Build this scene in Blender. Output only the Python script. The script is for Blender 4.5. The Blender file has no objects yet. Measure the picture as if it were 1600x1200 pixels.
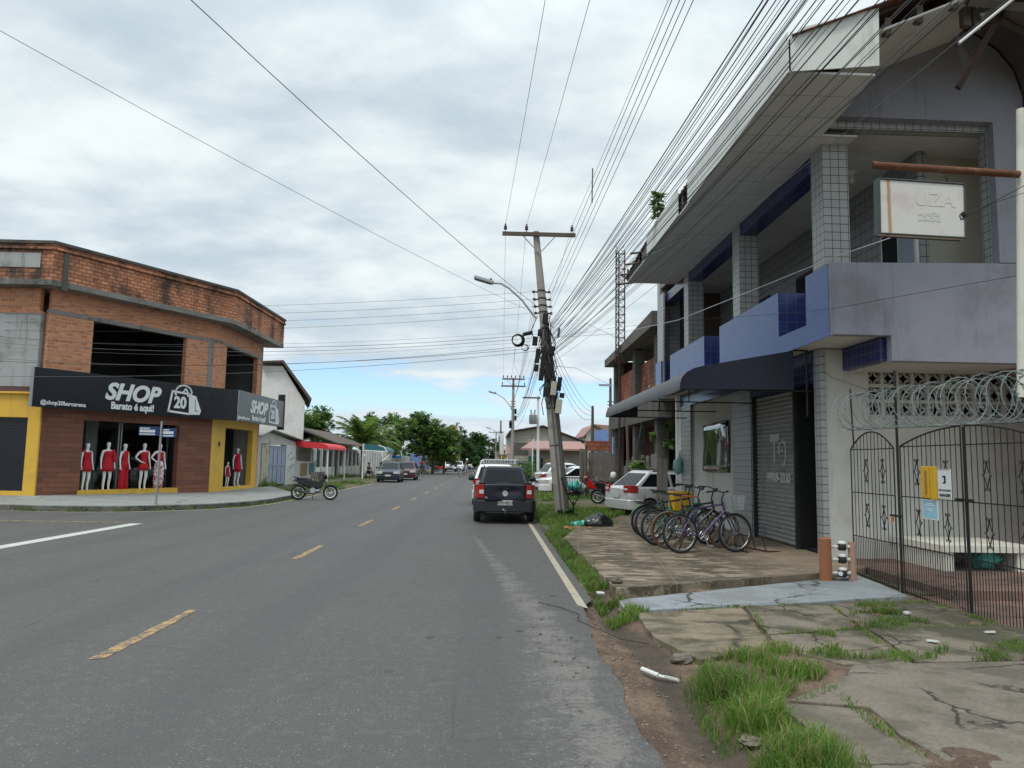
EXPO = 0.45; SK = 7.2; ZLIFT = .9; SUNE = 1.3
import bpy, math, random
from mathutils import Vector, Matrix, noise
PI = math.pi
rnd = random.Random(11)
sc = bpy.context.scene
COL = sc.collection
W = {}                                  # world matrix of every thing
def V(*a): return Vector(a)
def lerp(a, b, t): return a + (b - a) * t
def interp(tab, x):
    if x <= tab[0][0]: return tab[0][1]
    for (a, p), (b, q) in zip(tab, tab[1:]):
        if x <= b: return p + (q - p) * (x - a) / (b - a)
    return tab[-1][1]

# ---------------------------------------------------------------- mesh builder
class MB:
    def __init__(s): s.v = []; s.f = []; s.m = []
    def add(s, vs, fs, mi=0, T=None):
        o = len(s.v)
        s.v += [tuple(T @ Vector(p)) if T else tuple(p) for p in vs]
        s.f += [tuple(i + o for i in f) for f in fs]; s.m += [mi] * len(fs)
        return s
    def bx(s, x0, y0, z0, x1, y1, z1, mi=0, T=None):
        vs = [(x, y, z) for z in (z0, z1) for y in (y0, y1) for x in (x0, x1)]
        return s.add(vs, [(0, 2, 3, 1), (4, 5, 7, 6), (0, 1, 5, 4), (2, 6, 7, 3), (0, 4, 6, 2), (1, 3, 7, 5)], mi, T)
    def box(s, c, d, rz=0, mi=0, rx=0, ry=0):
        T = Matrix.Translation(c) @ Matrix.Rotation(rz, 4, 'Z') @ Matrix.Rotation(ry, 4, 'Y') @ Matrix.Rotation(rx, 4, 'X')
        return s.bx(-d[0]/2, -d[1]/2, -d[2]/2, d[0]/2, d[1]/2, d[2]/2, mi, T)
    def poly(s, pts, mi=0): return s.add(pts, [tuple(range(len(pts)))], mi)
    def ext(s, pts, vec, mi=0, T=None):
        n = len(pts); vec = Vector(vec); p = [Vector(q) for q in pts]
        nrm = Vector((0, 0, 0))
        for i in range(1, n - 1): nrm += (p[i] - p[0]).cross(p[i+1] - p[0])
        if nrm.dot(vec) > 0: p = p[::-1]
        vs = p + [q + vec for q in p]
        fs = [tuple(range(n)), tuple(range(2*n-1, n-1, -1))] + [(i, i+n, (i+1) % n + n, (i+1) % n) for i in range(n)]
        return s.add(vs, fs, mi, T)
    def prism(s, p2, z0, z1, mi=0): return s.ext([(x, y, z0) for x, y in p2], (0, 0, z1 - z0), mi)
    def loft(s, rings, caps=True, mi=0, T=None, closed=True):
        n = len(rings[0]); vs = [p for r in rings for p in r]; fs = []
        for i in range(len(rings) - 1):
            for j in range(n if closed else n - 1):
                a, b = i*n + j, i*n + (j+1) % n
                fs.append((a, b, b+n, a+n))
        if caps:
            fs.append(tuple(range(n-1, -1, -1))); k = (len(rings)-1)*n
            fs.append(tuple(range(k, k+n)))
        return s.add(vs, fs, mi, T)
    def tube(s, pts, r, n=8, mi=0, caps=True, closed=False, T=None):
        P = [Vector(p) for p in pts]; m = len(P); rs = r if isinstance(r, (list, tuple)) else [r]*m
        up = None; rings = []
        for i, p in enumerate(P):
            if closed: d = P[(i+1) % m] - P[i-1]
            else: d = P[min(i+1, m-1)] - P[max(i-1, 0)]
            if d.length < 1e-9: d = Vector((0, 0, 1))
            d.normalize()
            if up is None: up = Vector((0, 0, 1)) if abs(d.z) < .9 else Vector((1, 0, 0))
            a = d.cross(up)
            if a.length < 1e-6: a = d.cross(Vector((0, 1, 0)))
            a.normalize(); b = a.cross(d); up = b
            rings.append([p + (a*math.cos(t) + b*math.sin(t))*rs[i] for t in (2*PI*k/n for k in range(n))])
        if closed: rings.append(rings[0]); caps = False
        return s.loft([[tuple(q) for q in rg] for rg in rings], caps, mi, T)
    def cyl(s, a, b, r, n=12, mi=0, r2=None): return s.tube([a, b], [r, r if r2 is None else r2], n, mi)
    def ring(s, c, R, r, n=24, k=8, ax='Y', mi=0):
        pts = []
        for i in range(n):
            t = 2*PI*i/n; x, y = R*math.cos(t), R*math.sin(t)
            pts.append({'Y': (c[0]+x, c[1], c[2]+y), 'X': (c[0], c[1]+x, c[2]+y), 'Z': (c[0]+x, c[1]+y, c[2])}[ax])
        return s.tube(pts, r, k, mi, closed=True)
    def lathe(s, prof, c=(0, 0, 0), n=16, ax='Z', mi=0, T=None):
        rings = []
        for r, h in prof:
            rg = []
            for i in range(n):
                t = 2*PI*i/n; x, y = r*math.cos(t), r*math.sin(t)
                rg.append({'Z': (c[0]+x, c[1]+y, c[2]+h), 'Y': (c[0]+y, c[1]+h, c[2]+x), 'X': (c[0]+h, c[1]+x, c[2]+y)}[ax])
            rings.append(rg)
        return s.loft(rings, True, mi, T)
    def ball(s, c, r, n=12, m=8, mi=0, rough=0, seed=0, T=None):
        rx, ry, rz = (r, r, r) if not isinstance(r, (tuple, list)) else r
        rings = []
        for j in range(m + 1):
            ph = -PI/2 + PI*j/m; rg = []
            for i in range(n):
                t = 2*PI*i/n; d = Vector((math.cos(t)*math.cos(ph), math.sin(t)*math.cos(ph), math.sin(ph)))
                k = 1 + rough*noise.noise(d*1.7 + Vector((seed*3.1, seed, 0)))
                rg.append((c[0]+rx*d.x*k, c[1]+ry*d.y*k, c[2]+rz*d.z*k))
            rings.append(rg)
        return s.loft(rings, False, mi, T)
    def grid(s, x0, x1, y0, y1, nx, ny, fz, mi=0):
        vs = []; fs = []
        for j in range(ny+1):
            for i in range(nx+1):
                x, y = lerp(x0, x1, i/nx), lerp(y0, y1, j/ny); vs.append((x, y, fz(x, y)))
        for j in range(ny):
            for i in range(nx):
                a = j*(nx+1)+i; fs.append((a, a+1, a+nx+2, a+nx+1))
        return s.add(vs, fs, mi)
    def build(s, name, mats, parent=None, smooth=None, w=False, label=None, bevel=0, **props):
        me = bpy.data.meshes.new(name)
        vs = s.v
        if w and parent is not None:
            I = W[parent.name].inverted(); vs = [tuple(I @ Vector(p)) for p in vs]
        me.from_pydata(vs, [], s.f)
        if not isinstance(mats, (list, tuple)): mats = [mats]
        for m in mats: me.materials.append(MT(m))
        if len(mats) > 1: me.polygons.foreach_set('material_index', s.m)
        uv = me.uv_layers.new(name='UV').data
        for p in me.polygons:
            n = p.normal
            if abs(n.z) < .75:
                l = math.hypot(n.x, n.y) or 1; tx, ty = -n.y/l, n.x/l
                for li in p.loop_indices:
                    c = me.vertices[me.loops[li].vertex_index].co; uv[li].uv = (c.x*tx + c.y*ty, c.z)
            else:
                for li in p.loop_indices:
                    c = me.vertices[me.loops[li].vertex_index].co; uv[li].uv = (c.x, c.y)
        if smooth is not None:
            me.polygons.foreach_set('use_smooth', [True]*len(me.polygons)); me.set_sharp_from_angle(angle=math.radians(smooth))
        me.update()
        o = bpy.data.objects.new(name, me); COL.objects.link(o)
        if parent is not None: o.parent = parent; W[o.name] = W[parent.name]
        else: W[o.name] = Matrix.Identity(4)
        if bevel:
            b = o.modifiers.new('bevel', 'BEVEL'); b.width = bevel; b.segments = 2; b.limit_method = 'ANGLE'
        if label: o['label'] = label
        for k, v in props.items(): o[k] = v
        return o

def tag(o, label, cat, group=None):
    o['label'] = label; o['category'] = cat
    if group: o['group'] = group
    return o
def thing(name, label, cat, loc=(0, 0, 0), rz=0, group=None, rx=0, ry=0):
    o = bpy.data.objects.new(name, None); COL.objects.link(o)
    o.location = loc; o.rotation_euler = (rx, ry, rz); o.empty_display_size = .2
    W[o.name] = Matrix.Translation(loc) @ Matrix.Rotation(rz, 4, 'Z') @ Matrix.Rotation(ry, 4, 'Y') @ Matrix.Rotation(rx, 4, 'X')
    return tag(o, label, cat, group)
def kids(o): return [c for c in bpy.data.objects if c.parent == o]
def dup(root, loc, rz, label, group=None, rx=0, ry=0):
    def cp(o, par):
        c = o.copy(); COL.objects.link(c); c.parent = par
        for k in kids(o): cp(k, c)
        return c
    r = cp(root, None); r.location = loc; r.rotation_euler = (rx, ry, rz); r['label'] = label
    W[r.name] = Matrix.Translation(loc) @ Matrix.Rotation(rz, 4, 'Z')
    if group: r['group'] = group
    return r
def text(name, body, mat, parent, T, size=.3, shear=0, bold=0, ext=.004, align='CENTER', w=True, sx=1, spacing=1):
    """lettering laid in the XY plane of matrix T; turned into a mesh"""
    cu = bpy.data.curves.new(name, 'FONT'); cu.body = body; cu.size = size; cu.shear = shear; cu.offset = bold
    cu.extrude = ext; cu.align_x = align; cu.align_y = 'CENTER'; cu.space_character = spacing; cu.resolution_u = 4
    tmp = bpy.data.objects.new('lettering_source', cu); COL.objects.link(tmp)
    dg = bpy.context.evaluated_depsgraph_get()
    me = bpy.data.meshes.new_from_object(tmp.evaluated_get(dg))
    bpy.data.objects.remove(tmp)
    M_ = T @ Matrix.Diagonal((sx, 1, 1, 1))
    if w and parent is not None: M_ = W[parent.name].inverted() @ M_
    me.transform(M_); me.materials.clear(); me.materials.append(MT(mat))
    o = bpy.data.objects.new(name, me); COL.objects.link(o); o.parent = parent
    return o
def face_T(p, right, up):
    """matrix whose X is right, Y is up, at p"""
    r = Vector(right).normalized(); u = Vector(up); u = (u - r*u.dot(r)).normalized(); n = r.cross(u)
    M_ = Matrix((r, u, n)).transposed().to_4x4(); M_.translation = Vector(p); return M_

# ---------------------------------------------------------------- materials
MATS = {}
def nd(t, typ, ins=None, **pr):
    n = t.nodes.new(typ)
    for k, v in pr.items(): setattr(n, k, v)
    for k, v in (ins or {}).items():
        s = n.inputs[k]
        if isinstance(v, bpy.types.NodeSocket): t.links.new(v, s)
        elif isinstance(v, (tuple, list)) and s.type == 'RGBA' and len(v) == 3: s.default_value = (*v, 1)
        else: s.default_value = v
    return n
def mix(t, f, a, b, mode='MIX'):
    return nd(t, 'ShaderNodeMix', {0: f, 6: a, 7: b}, data_type='RGBA', blend_type=mode).outputs[2]
def math_(t, op, a, b=0., clamp=False):
    return nd(t, 'ShaderNodeMath', {0: a, 1: b}, operation=op, use_clamp=clamp).outputs[0]
def nz(t, v, s, d=4, r=.55, dist=0):
    return nd(t, 'ShaderNodeTexNoise', {'Vector': v, 'Scale': s, 'Detail': d, 'Roughness': r, 'Distortion': dist}).outputs[0]
def ramp(t, f, *st):
    n = nd(t, 'ShaderNodeValToRGB', {0: f}); e = n.color_ramp.elements
    while len(e) < len(st): e.new(.5)
    for k, (p, c) in enumerate(st):
        e[k].position = p; e[k].color = (c, c, c, 1) if not isinstance(c, tuple) else (*c, 1)
    return n.outputs[0]
def smap(t, f, a, b): return nd(t, 'ShaderNodeMapRange', {0: f, 1: a, 2: b, 3: 0., 4: 1.}, interpolation_type='SMOOTHSTEP').outputs[0]
def obj(t): return nd(t, 'ShaderNodeTexCoord').outputs['Object']
def uvc(t): return nd(t, 'ShaderNodeTexCoord').outputs['UV']
def scl(t, v, sx, sy, sz=1, loc=(0, 0, 0)): return nd(t, 'ShaderNodeMapping', {'Vector': v, 'Scale': (sx, sy, sz), 'Location': loc}).outputs[0]
def mk(name, fn):
    m = bpy.data.materials.new(name); m.use_nodes = True; t = m.node_tree; t.nodes.clear()
    out = nd(t, 'ShaderNodeOutputMaterial'); r = fn(t)
    t.links.new(r, out.inputs[0]); MATS[name] = m; return m
def bsdf(t, col, rough=.6, metal=0., bump=None, bd=.01, bst=.6, spec=.4, **kw):
    ins = {'Base Color': col, 'Roughness': rough, 'Metallic': metal, 'Specular IOR Level': spec}; ins.update(kw)
    if bump is not None:
        ins['Normal'] = nd(t, 'ShaderNodeBump', {'Height': bump, 'Distance': bd, 'Strength': bst}).outputs[0]
    return nd(t, 'ShaderNodeBsdfPrincipled', ins).outputs[0]
def simple(name, col, rough=.55, metal=0., var=.18, vs=3., bump=0, bs=30., dirt=None, da=.5, ds=1.5, spec=.4, coat=0., streak=None, sa=.4):
    def fn(t):
        o = obj(t); n = nz(t, o, vs, 5)
        c = mix(t, n, tuple(x*(1-var) for x in col), tuple(min(1, x*(1+var)) for x in col))
        if dirt:
            d = smap(t, nz(t, o, ds, 6, .62), .5, .72)
            c = mix(t, math_(t, 'MULTIPLY', d, da), c, dirt)
        if streak:
            s1 = smap(t, nz(t, scl(t, o, 4.5, 4.5, .35), 1.3, 6, .65), .50, .74); s2 = smap(t, nz(t, scl(t, o, 1, 1, 1, (5, 3, 1)), .7, 5, .6), .40, .62)
            c = mix(t, math_(t, 'MULTIPLY', math_(t, 'MULTIPLY', s1, s2), sa), c, streak)
        kw = {'Coat Weight': coat, 'Coat Roughness': .08} if coat else {}
        r = math_(t, 'ADD', rough - .08, math_(t, 'MULTIPLY', n, .16))
        return bsdf(t, c, r, metal, nz(t, o, bs, 3) if bump else None, bump, .7, spec, **kw)
    return mk(name, fn)
def MT(m): return m if not isinstance(m, str) else MATS[m]

def brick(name, c1, c2, mort, bw, bh, ms=.012, grime=(.03, .028, .025), ga=.5, gs=.8, rough=.85, off=.5, bump=.008, gmin=.48, gmax=.75, cv=1.):
    def fn(t):
        u = uvc(t)
        b = nd(t, 'ShaderNodeTexBrick', {'Vector': u, 'Color1': c1, 'Color2': c2, 'Mortar': mort, 'Scale': 1., 'Mortar Size': ms, 'Mortar Smooth': .3, 'Bias': 0., 'Brick Width': bw, 'Row Height': bh}, offset=off)
        o = obj(t)
        n1 = nz(t, o, 9, 5)
        c = mix(t, math_(t, 'MULTIPLY', n1, .7*cv), b.outputs[0], tuple(x*.66 for x in c1))
        g = smap(t, nz(t, scl(t, o, 1, 1, .6), gs, 8, .65), gmin, gmax)
        c = mix(t, math_(t, 'MULTIPLY', g, ga), c, grime)
        h = math_(t, 'ADD', math_(t, 'MULTIPLY', b.outputs[1], -1.), math_(t, 'MULTIPLY', n1, .35))
        return bsdf(t, c, rough, 0, h, bump, .8)
    return mk(name, fn)

simple('black_metal', (.018, .018, .018), .5, .3, dirt=(.08, .04, .02), da=.3, ds=9)
simple('dark_grey', (.05, .05, .055), .55)
simple('black_rubber', (.016, .016, .017), .8)
simple('tyre_dusty', (.024, .023, .022), .85, dirt=(.09, .075, .06), da=.45, ds=8)
simple('chrome', (.6, .6, .6), .2, 1., .05)
simple('steel', (.36, .37, .38), .42, .85, .1)
simple('galvanised', (.36, .38, .39), .45, .7, .15, 12)
simple('white_paint', (.72, .72, .70), .45, 0, .05, dirt=(.3, .27, .2), da=.35)
simple('white_plastic', (.7, .7, .69), .35, 0, .04)
simple('mannequin_white', (.78, .77, .75), .35, 0, .03)
simple('cream_paint', (.62, .60, .52), .7, 0, .07, 1.5, .004, 40, (.25, .23, .19), .4)
simple('wall_white', (.66, .67, .65), .75, 0, .08, .8, .004, 40, (.28, .28, .26), .45, .7, streak=(.2, .2, .18), sa=.6)
simple('wall_dirty', (.5, .5, .47), .8, 0, .12, .9, .006, 40, (.1, .1, .08), .75, .9)
simple('yellow_paint', (.70, .42, .055), .6, 0, .08, 1.5, .003, 60, (.34, .2, .05), .4, 1.2, streak=(.22, .14, .05), sa=.5)
simple('lilac_paint', (.27, .27, .32), .75, 0, .10, 1.2, .004, 50, (.17, .165, .18), .6, 1.1, streak=(.10, .10, .105), sa=.6)
simple('beige_wall', (.54, .53, .49), .8, 0, .08, 1., .004, 50, (.34, .33, .27), .5, 1., streak=(.22, .21, .16), sa=.5)
simple('ceiling_white', (.6, .6, .57), .75, 0, .06, 1.2, dirt=(.36, .34, .3), da=.4)
simple('cream_wall', (.5, .5, .42), .75, 0, .05)
simple('dark_glass', (.012, .014, .016), .06, 0, .1, spec=.6)
simple('car_glass', (.006, .010, .013), .06, 0, .1, spec=.22)
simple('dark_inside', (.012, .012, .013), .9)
simple('navy_canvas', (.012, .014, .028), .75, 0, .15, 2)
simple('grey_canvas', (.13, .135, .145), .8, 0, .12, 3, dirt=(.05, .05, .05), da=.5)
simple('red_canvas', (.62, .035, .045), .6, 0, .12, 2)
simple('teal_canvas', (.03, .14, .17), .6, 0, .12, 2)
simple('red_cloth', (.42, .008, .02), .8, 0, .15, 6)
simple('red_plastic', (.5, .012, .012), .3, 0, .08, coat=.4)
simple('lamp_red', (.30, .008, .012), .12, 0, .1, 20, coat=.6)
simple('lamp_clear', (.6, .58, .55), .12, 0, .1, 20, coat=.6)
simple('lamp_orange', (.6, .2, .02), .2)
simple('paint_navy', (.007, .009, .018), .3, .0, .1, spec=.35, coat=.35)
simple('black_plastic', (.007, .007, .008), .36, 0, .1, spec=.35)
simple('paint_darkblue', (.014, .021, .042), .3, .1, .1, spec=.35, coat=.35)
simple('paint_darkred', (.075, .014, .018), .3, .1, .1, spec=.35, coat=.35)
simple('paint_white', (.72, .72, .72), .25, 0, .03, coat=.6)
simple('paint_silver', (.56, .57, .58), .28, .3, .05, coat=.7)
simple('trim_grey', (.022, .024, .029), .55)
simple('plate_grey', (.5, .5, .5), .45)
simple('ink_black', (.01, .01, .01), .6)
simple('letter_white', (.72, .74, .75), .55, 0, .03)
simple('sign_black', (.014, .016, .021), .28, 0, .15, 1.2)
simple('sign_black_sheen', (.05, .052, .06), .3, 0, .1, 1.2)  # black sign's side panel, its grey reflection put into the base colour
simple('sign_blue', (.01, .03, .12), .45)
simple('pole_concrete', (.32, .29, .255), .85, 0, .2, 3, .006, 30, (.07, .06, .055), .6, 2.2)
simple('pole_wood', (.11, .085, .065), .85, 0, .3, 5, .006, 30)
simple('old_wood', (.12, .10, .085), .85, 0, .35, 4, .004, 40, (.04, .035, .03), .6, 2)
simple('plank_grey', (.17, .15, .135), .85, 0, .3, 4, .004, 40, (.06, .05, .045), .6, 2)
simple('cable_black', (.016, .016, .018), .6)
simple('cable_grey', (.12, .13, .14), .6)
simple('cable_white', (.5, .52, .53), .6)
simple('rust', (.13, .052, .026), .8, .2, .4, 14, .002, 40, (.3, .2, .13), .5, 5)
simple('raw_concrete', (.25, .24, .22), .88, 0, .2, 1.5, .008, 25, (.05, .048, .045), .8, 1.1)
simple('dark_concrete', (.10, .095, .085), .9, 0, .35, 1.5, .008, 25, (.02, .02, .018), .8, 1.1)
simple('cement_render', (.36, .37, .36), .85, 0, .15, 1., .005, 40, (.07, .075, .06), .8, .9, streak=(.05, .05, .04), sa=.8)
simple('box_beige', (.45, .43, .33), .5)
simple('terracotta_pipe', (.36, .15, .075), .6, 0, .12)
simple('pipe_pink', (.38, .23, .17), .55, 0, .1)
simple('gauge_black', (.02, .02, .022), .35)
simple('teal_plastic', (.07, .34, .31), .4, 0, .2, 6)
simple('green_paint', (.015, .09, .06), .5)
simple('blue_gate', (.30, .36, .45), .5, 0, .1, 2, dirt=(.2, .2, .2), da=.4)
simple('bag_black', (.012, .012, .014), .28, 0, .2, spec=.6)
simple('cloth_brown', (.3, .14, .07), .85, 0, .3, 6)
simple('skin', (.22, .12, .08), .55, 0, .06)
simple('hair_dark', (.012, .01, .009), .6)
simple('denim', (.13, .2, .36), .85)
simple('black_cloth', (.015, .015, .017), .85)
simple('pink_paint', (.42, .33, .30), .75, 0, .08, 1, dirt=(.25, .2, .18), da=.4)
simple('blue_house', (.16, .25, .50), .7)
simple('gloss_black', (.008, .010, .011), .04, 0, .1, spec=.8, coat=1.)
simple('purple_frame', (.055, .03, .10), .4, .1, .1, coat=.2)
simple('green_frame', (.015, .12, .06), .35, .2, coat=.4)
simple('black_frame', (.018, .018, .02), .35, .2, coat=.3)
simple('brown_tyre', (.1, .075, .055), .85)
simple('brown_leather', (.24, .065, .03), .5)
simple('yellow_plastic', (.62, .36, .02), .4, 0, .1, 5, dirt=(.3, .15, .02), da=.4, ds=5)
simple('sticker_blue', (.28, .5, .62), .5)
simple('paper_brown', (.33, .21, .11), .7)
simple('paper_teal', (.06, .23, .26), .7)
simple('insulator', (.06, .035, .03), .25)
simple('zinc_roof', (.3, .29, .28), .5, .3, .25, 1.5, dirt=(.12, .09, .07), da=.6)
simple('brown_roof', (.1, .075, .06), .85, 0, .3, 2, dirt=(.03, .03, .03), da=.6)
simple('pink_roof', (.34, .19, .165), .7, 0, .15, 2, dirt=(.2, .12, .1), da=.5)
simple('white_pvc', (.62, .62, .58), .5)
simple('cardboard', (.32, .2, .1), .8)
brick('shop_brick', (.74, .32, .16), (.46, .155, .075), (.52, .40, .31), .24, .125, .016, ga=.35, gs=.55, gmin=.52, gmax=.8)
brick('parapet_brick', (.78, .33, .17), (.40, .13, .065), (.10, .07, .055), .27, .125, .022, ga=.92, gs=1.1, gmin=.42, gmax=.66)
brick('dark_brick', (.50, .16, .08), (.28, .085, .045), (.06, .05, .045), .3, .2, .02, ga=.8, gs=1., gmin=.42, gmax=.68)
brick('cladding', (.27, .105, .062), (.14, .06, .04), (.04, .022, .016), .9, .165, .006, ga=.25, gs=2, rough=.6, bump=.006)
brick('grey_tile', (.37, .38, .37), (.33, .34, .335), (.06, .06, .065), .135, .135, .007, ga=.22, gs=.8, rough=.35, off=0, bump=.003, cv=.25)
brick('grey_tile_large', (.30, .305, .305), (.27, .275, .28), (.06, .06, .065), .2, .2, .009, ga=.22, gs=.8, rough=.4, off=0, bump=.003, cv=.25)
brick('blue_tile', (.055, .115, .32), (.045, .098, .28), (.15, .20, .36), .14, .10, .004, grime=(.05, .06, .16), ga=.35, gs=1., rough=.3, off=.5, bump=.002, cv=.2)
brick('navy_tile', (.018, .026, .13), (.012, .018, .095), (.10, .11, .16), .15, .15, .006, ga=.2, gs=1., rough=.25, off=0, bump=.002, cv=.3)
brick('block_wall', (.44, .42, .35), (.38, .36, .30), (.24, .225, .19), .42, .21, .015, ga=.5, gs=.6)
brick('roof_tile', (.2, .075, .045), (.11, .045, .03), (.03, .02, .018), .22, .4, .03, ga=.6, gs=1.2, bump=.03)
# ---------------------------------------------------------------- camera
cam = bpy.data.cameras.new('camera'); cam.sensor_width = 36; cam.lens = 1160/1600*36; cam.clip_end = 3000; cam.clip_start = .05
co = bpy.data.objects.new('camera', cam); COL.objects.link(co); sc.camera = co
Rm = Matrix(((0.9994069477, -0.0199106868, -0.0280947938), (-0.029998745, -0.1028528399, -0.9942441192), (0.0169064539, 0.994497289, -0.1033891384)))
Mc = Rm.to_4x4(); Mc.translation = (0, 0, 1.65); co.matrix_world = Mc
sc.view_settings.view_transform = 'Standard'; sc.view_settings.look = 'None'; sc.view_settings.gamma = 1; sc.view_settings.exposure = EXPO
# ---------------------------------------------------------------- sky and sun
SUN_EL, SUN_AZ = math.radians(62), math.radians(215)     # azimuth measured clockwise from the road direction
wd = bpy.data.worlds.new('World'); sc.world = wd; wd.use_nodes = True; t = wd.node_tree; t.nodes.clear()
sky = nd(t, 'ShaderNodeTexSky', sky_type='NISHITA', sun_disc=False, sun_elevation=SUN_EL, sun_rotation=SUN_AZ, air_density=1.2, dust_density=.6, ozone_density=2.)
dr = nd(t, 'ShaderNodeTexCoord').outputs['Generated']
sp = nd(t, 'ShaderNodeSeparateXYZ', {0: dr})
zz = math_(t, 'MAXIMUM', sp.outputs[2], 0.)
den = math_(t, 'ADD', zz, .22)
px = math_(t, 'DIVIDE', sp.outputs[0], den); py = math_(t, 'DIVIDE', sp.outputs[1], den)
pv = nd(t, 'ShaderNodeCombineXYZ', {0: px, 1: py, 2: 0.}).outputs[0]
n_big = nz(t, scl(t, pv, 1, 1, 1, (3.7, 1.2, 0)), .8, 3, .5, .3)
n_mid = nz(t, scl(t, pv, 1.1, 1.5, 1, (1.3, 8.1, 0)), 2.1, 6, .56, .12)
n_fine = nz(t, scl(t, pv, 1, 1.3, 1, (5., 2., 0)), 9., 6, .6, .1)
body = math_(t, 'ADD', math_(t, 'MULTIPLY', n_big, .40), math_(t, 'ADD', math_(t, 'MULTIPLY', n_mid, .52), math_(t, 'MULTIPLY', n_fine, .08)))
# the overcast is closed overhead and opens to blue gaps low down ahead
low = math_(t, 'MULTIPLY', smap(t, zz, .04, .07), math_(t, 'SUBTRACT', 1., smap(t, zz, .10, .145)))
gap = smap(t, math_(t, 'SUBTRACT', body, math_(t, 'MULTIPLY', low, .17)), .27, .40)
shade = smap(t, body, .38, .62)
ccol = mix(t, shade, (SK*.57, SK*.68, SK*.76), (SK*.92, SK*1.0, SK*1.02))
ccol = mix(t, math_(t, 'MULTIPLY', math_(t, 'SUBTRACT', 1., smap(t, zz, 0, .22)), .35), ccol, (SK*.74, SK*.83, SK*.94))
ccol = mix(t, 1., ccol, ramp(t, zz, (0, 1.), (.5, 1.), (1., 1.)), 'MULTIPLY')
lift = math_(t, 'ADD', 1., math_(t, 'MULTIPLY', smap(t, zz, .45, .95), ZLIFT))    # overcast is brighter overhead
ccol = nd(t, 'ShaderNodeVectorMath', {0: ccol, 3: lift}, operation='SCALE').outputs[0]
blue = nd(t, 'ShaderNodeVectorMath', {0: sky.outputs[0], 1: (.92, 1.12, 1.42)}, operation='MULTIPLY').outputs[0]
fin = mix(t, gap, blue, ccol)
bg = nd(t, 'ShaderNodeBackground', {0: fin, 1: .1})
t.links.new(bg.outputs[0], nd(t, 'ShaderNodeOutputWorld').inputs[0])
sl = bpy.data.lights.new('sun', 'SUN'); sl.energy = SUNE; sl.angle = math.radians(14); sl.color = (1, .96, .9)
so = bpy.data.objects.new('sun', sl); COL.objects.link(so); so.location = (0, 0, 30)
sd = V(math.cos(SUN_EL)*math.sin(SUN_AZ), math.cos(SUN_EL)*math.cos(SUN_AZ), math.sin(SUN_EL))
so.rotation_euler = sd.to_track_quat('Z', 'Y').to_euler()

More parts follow.
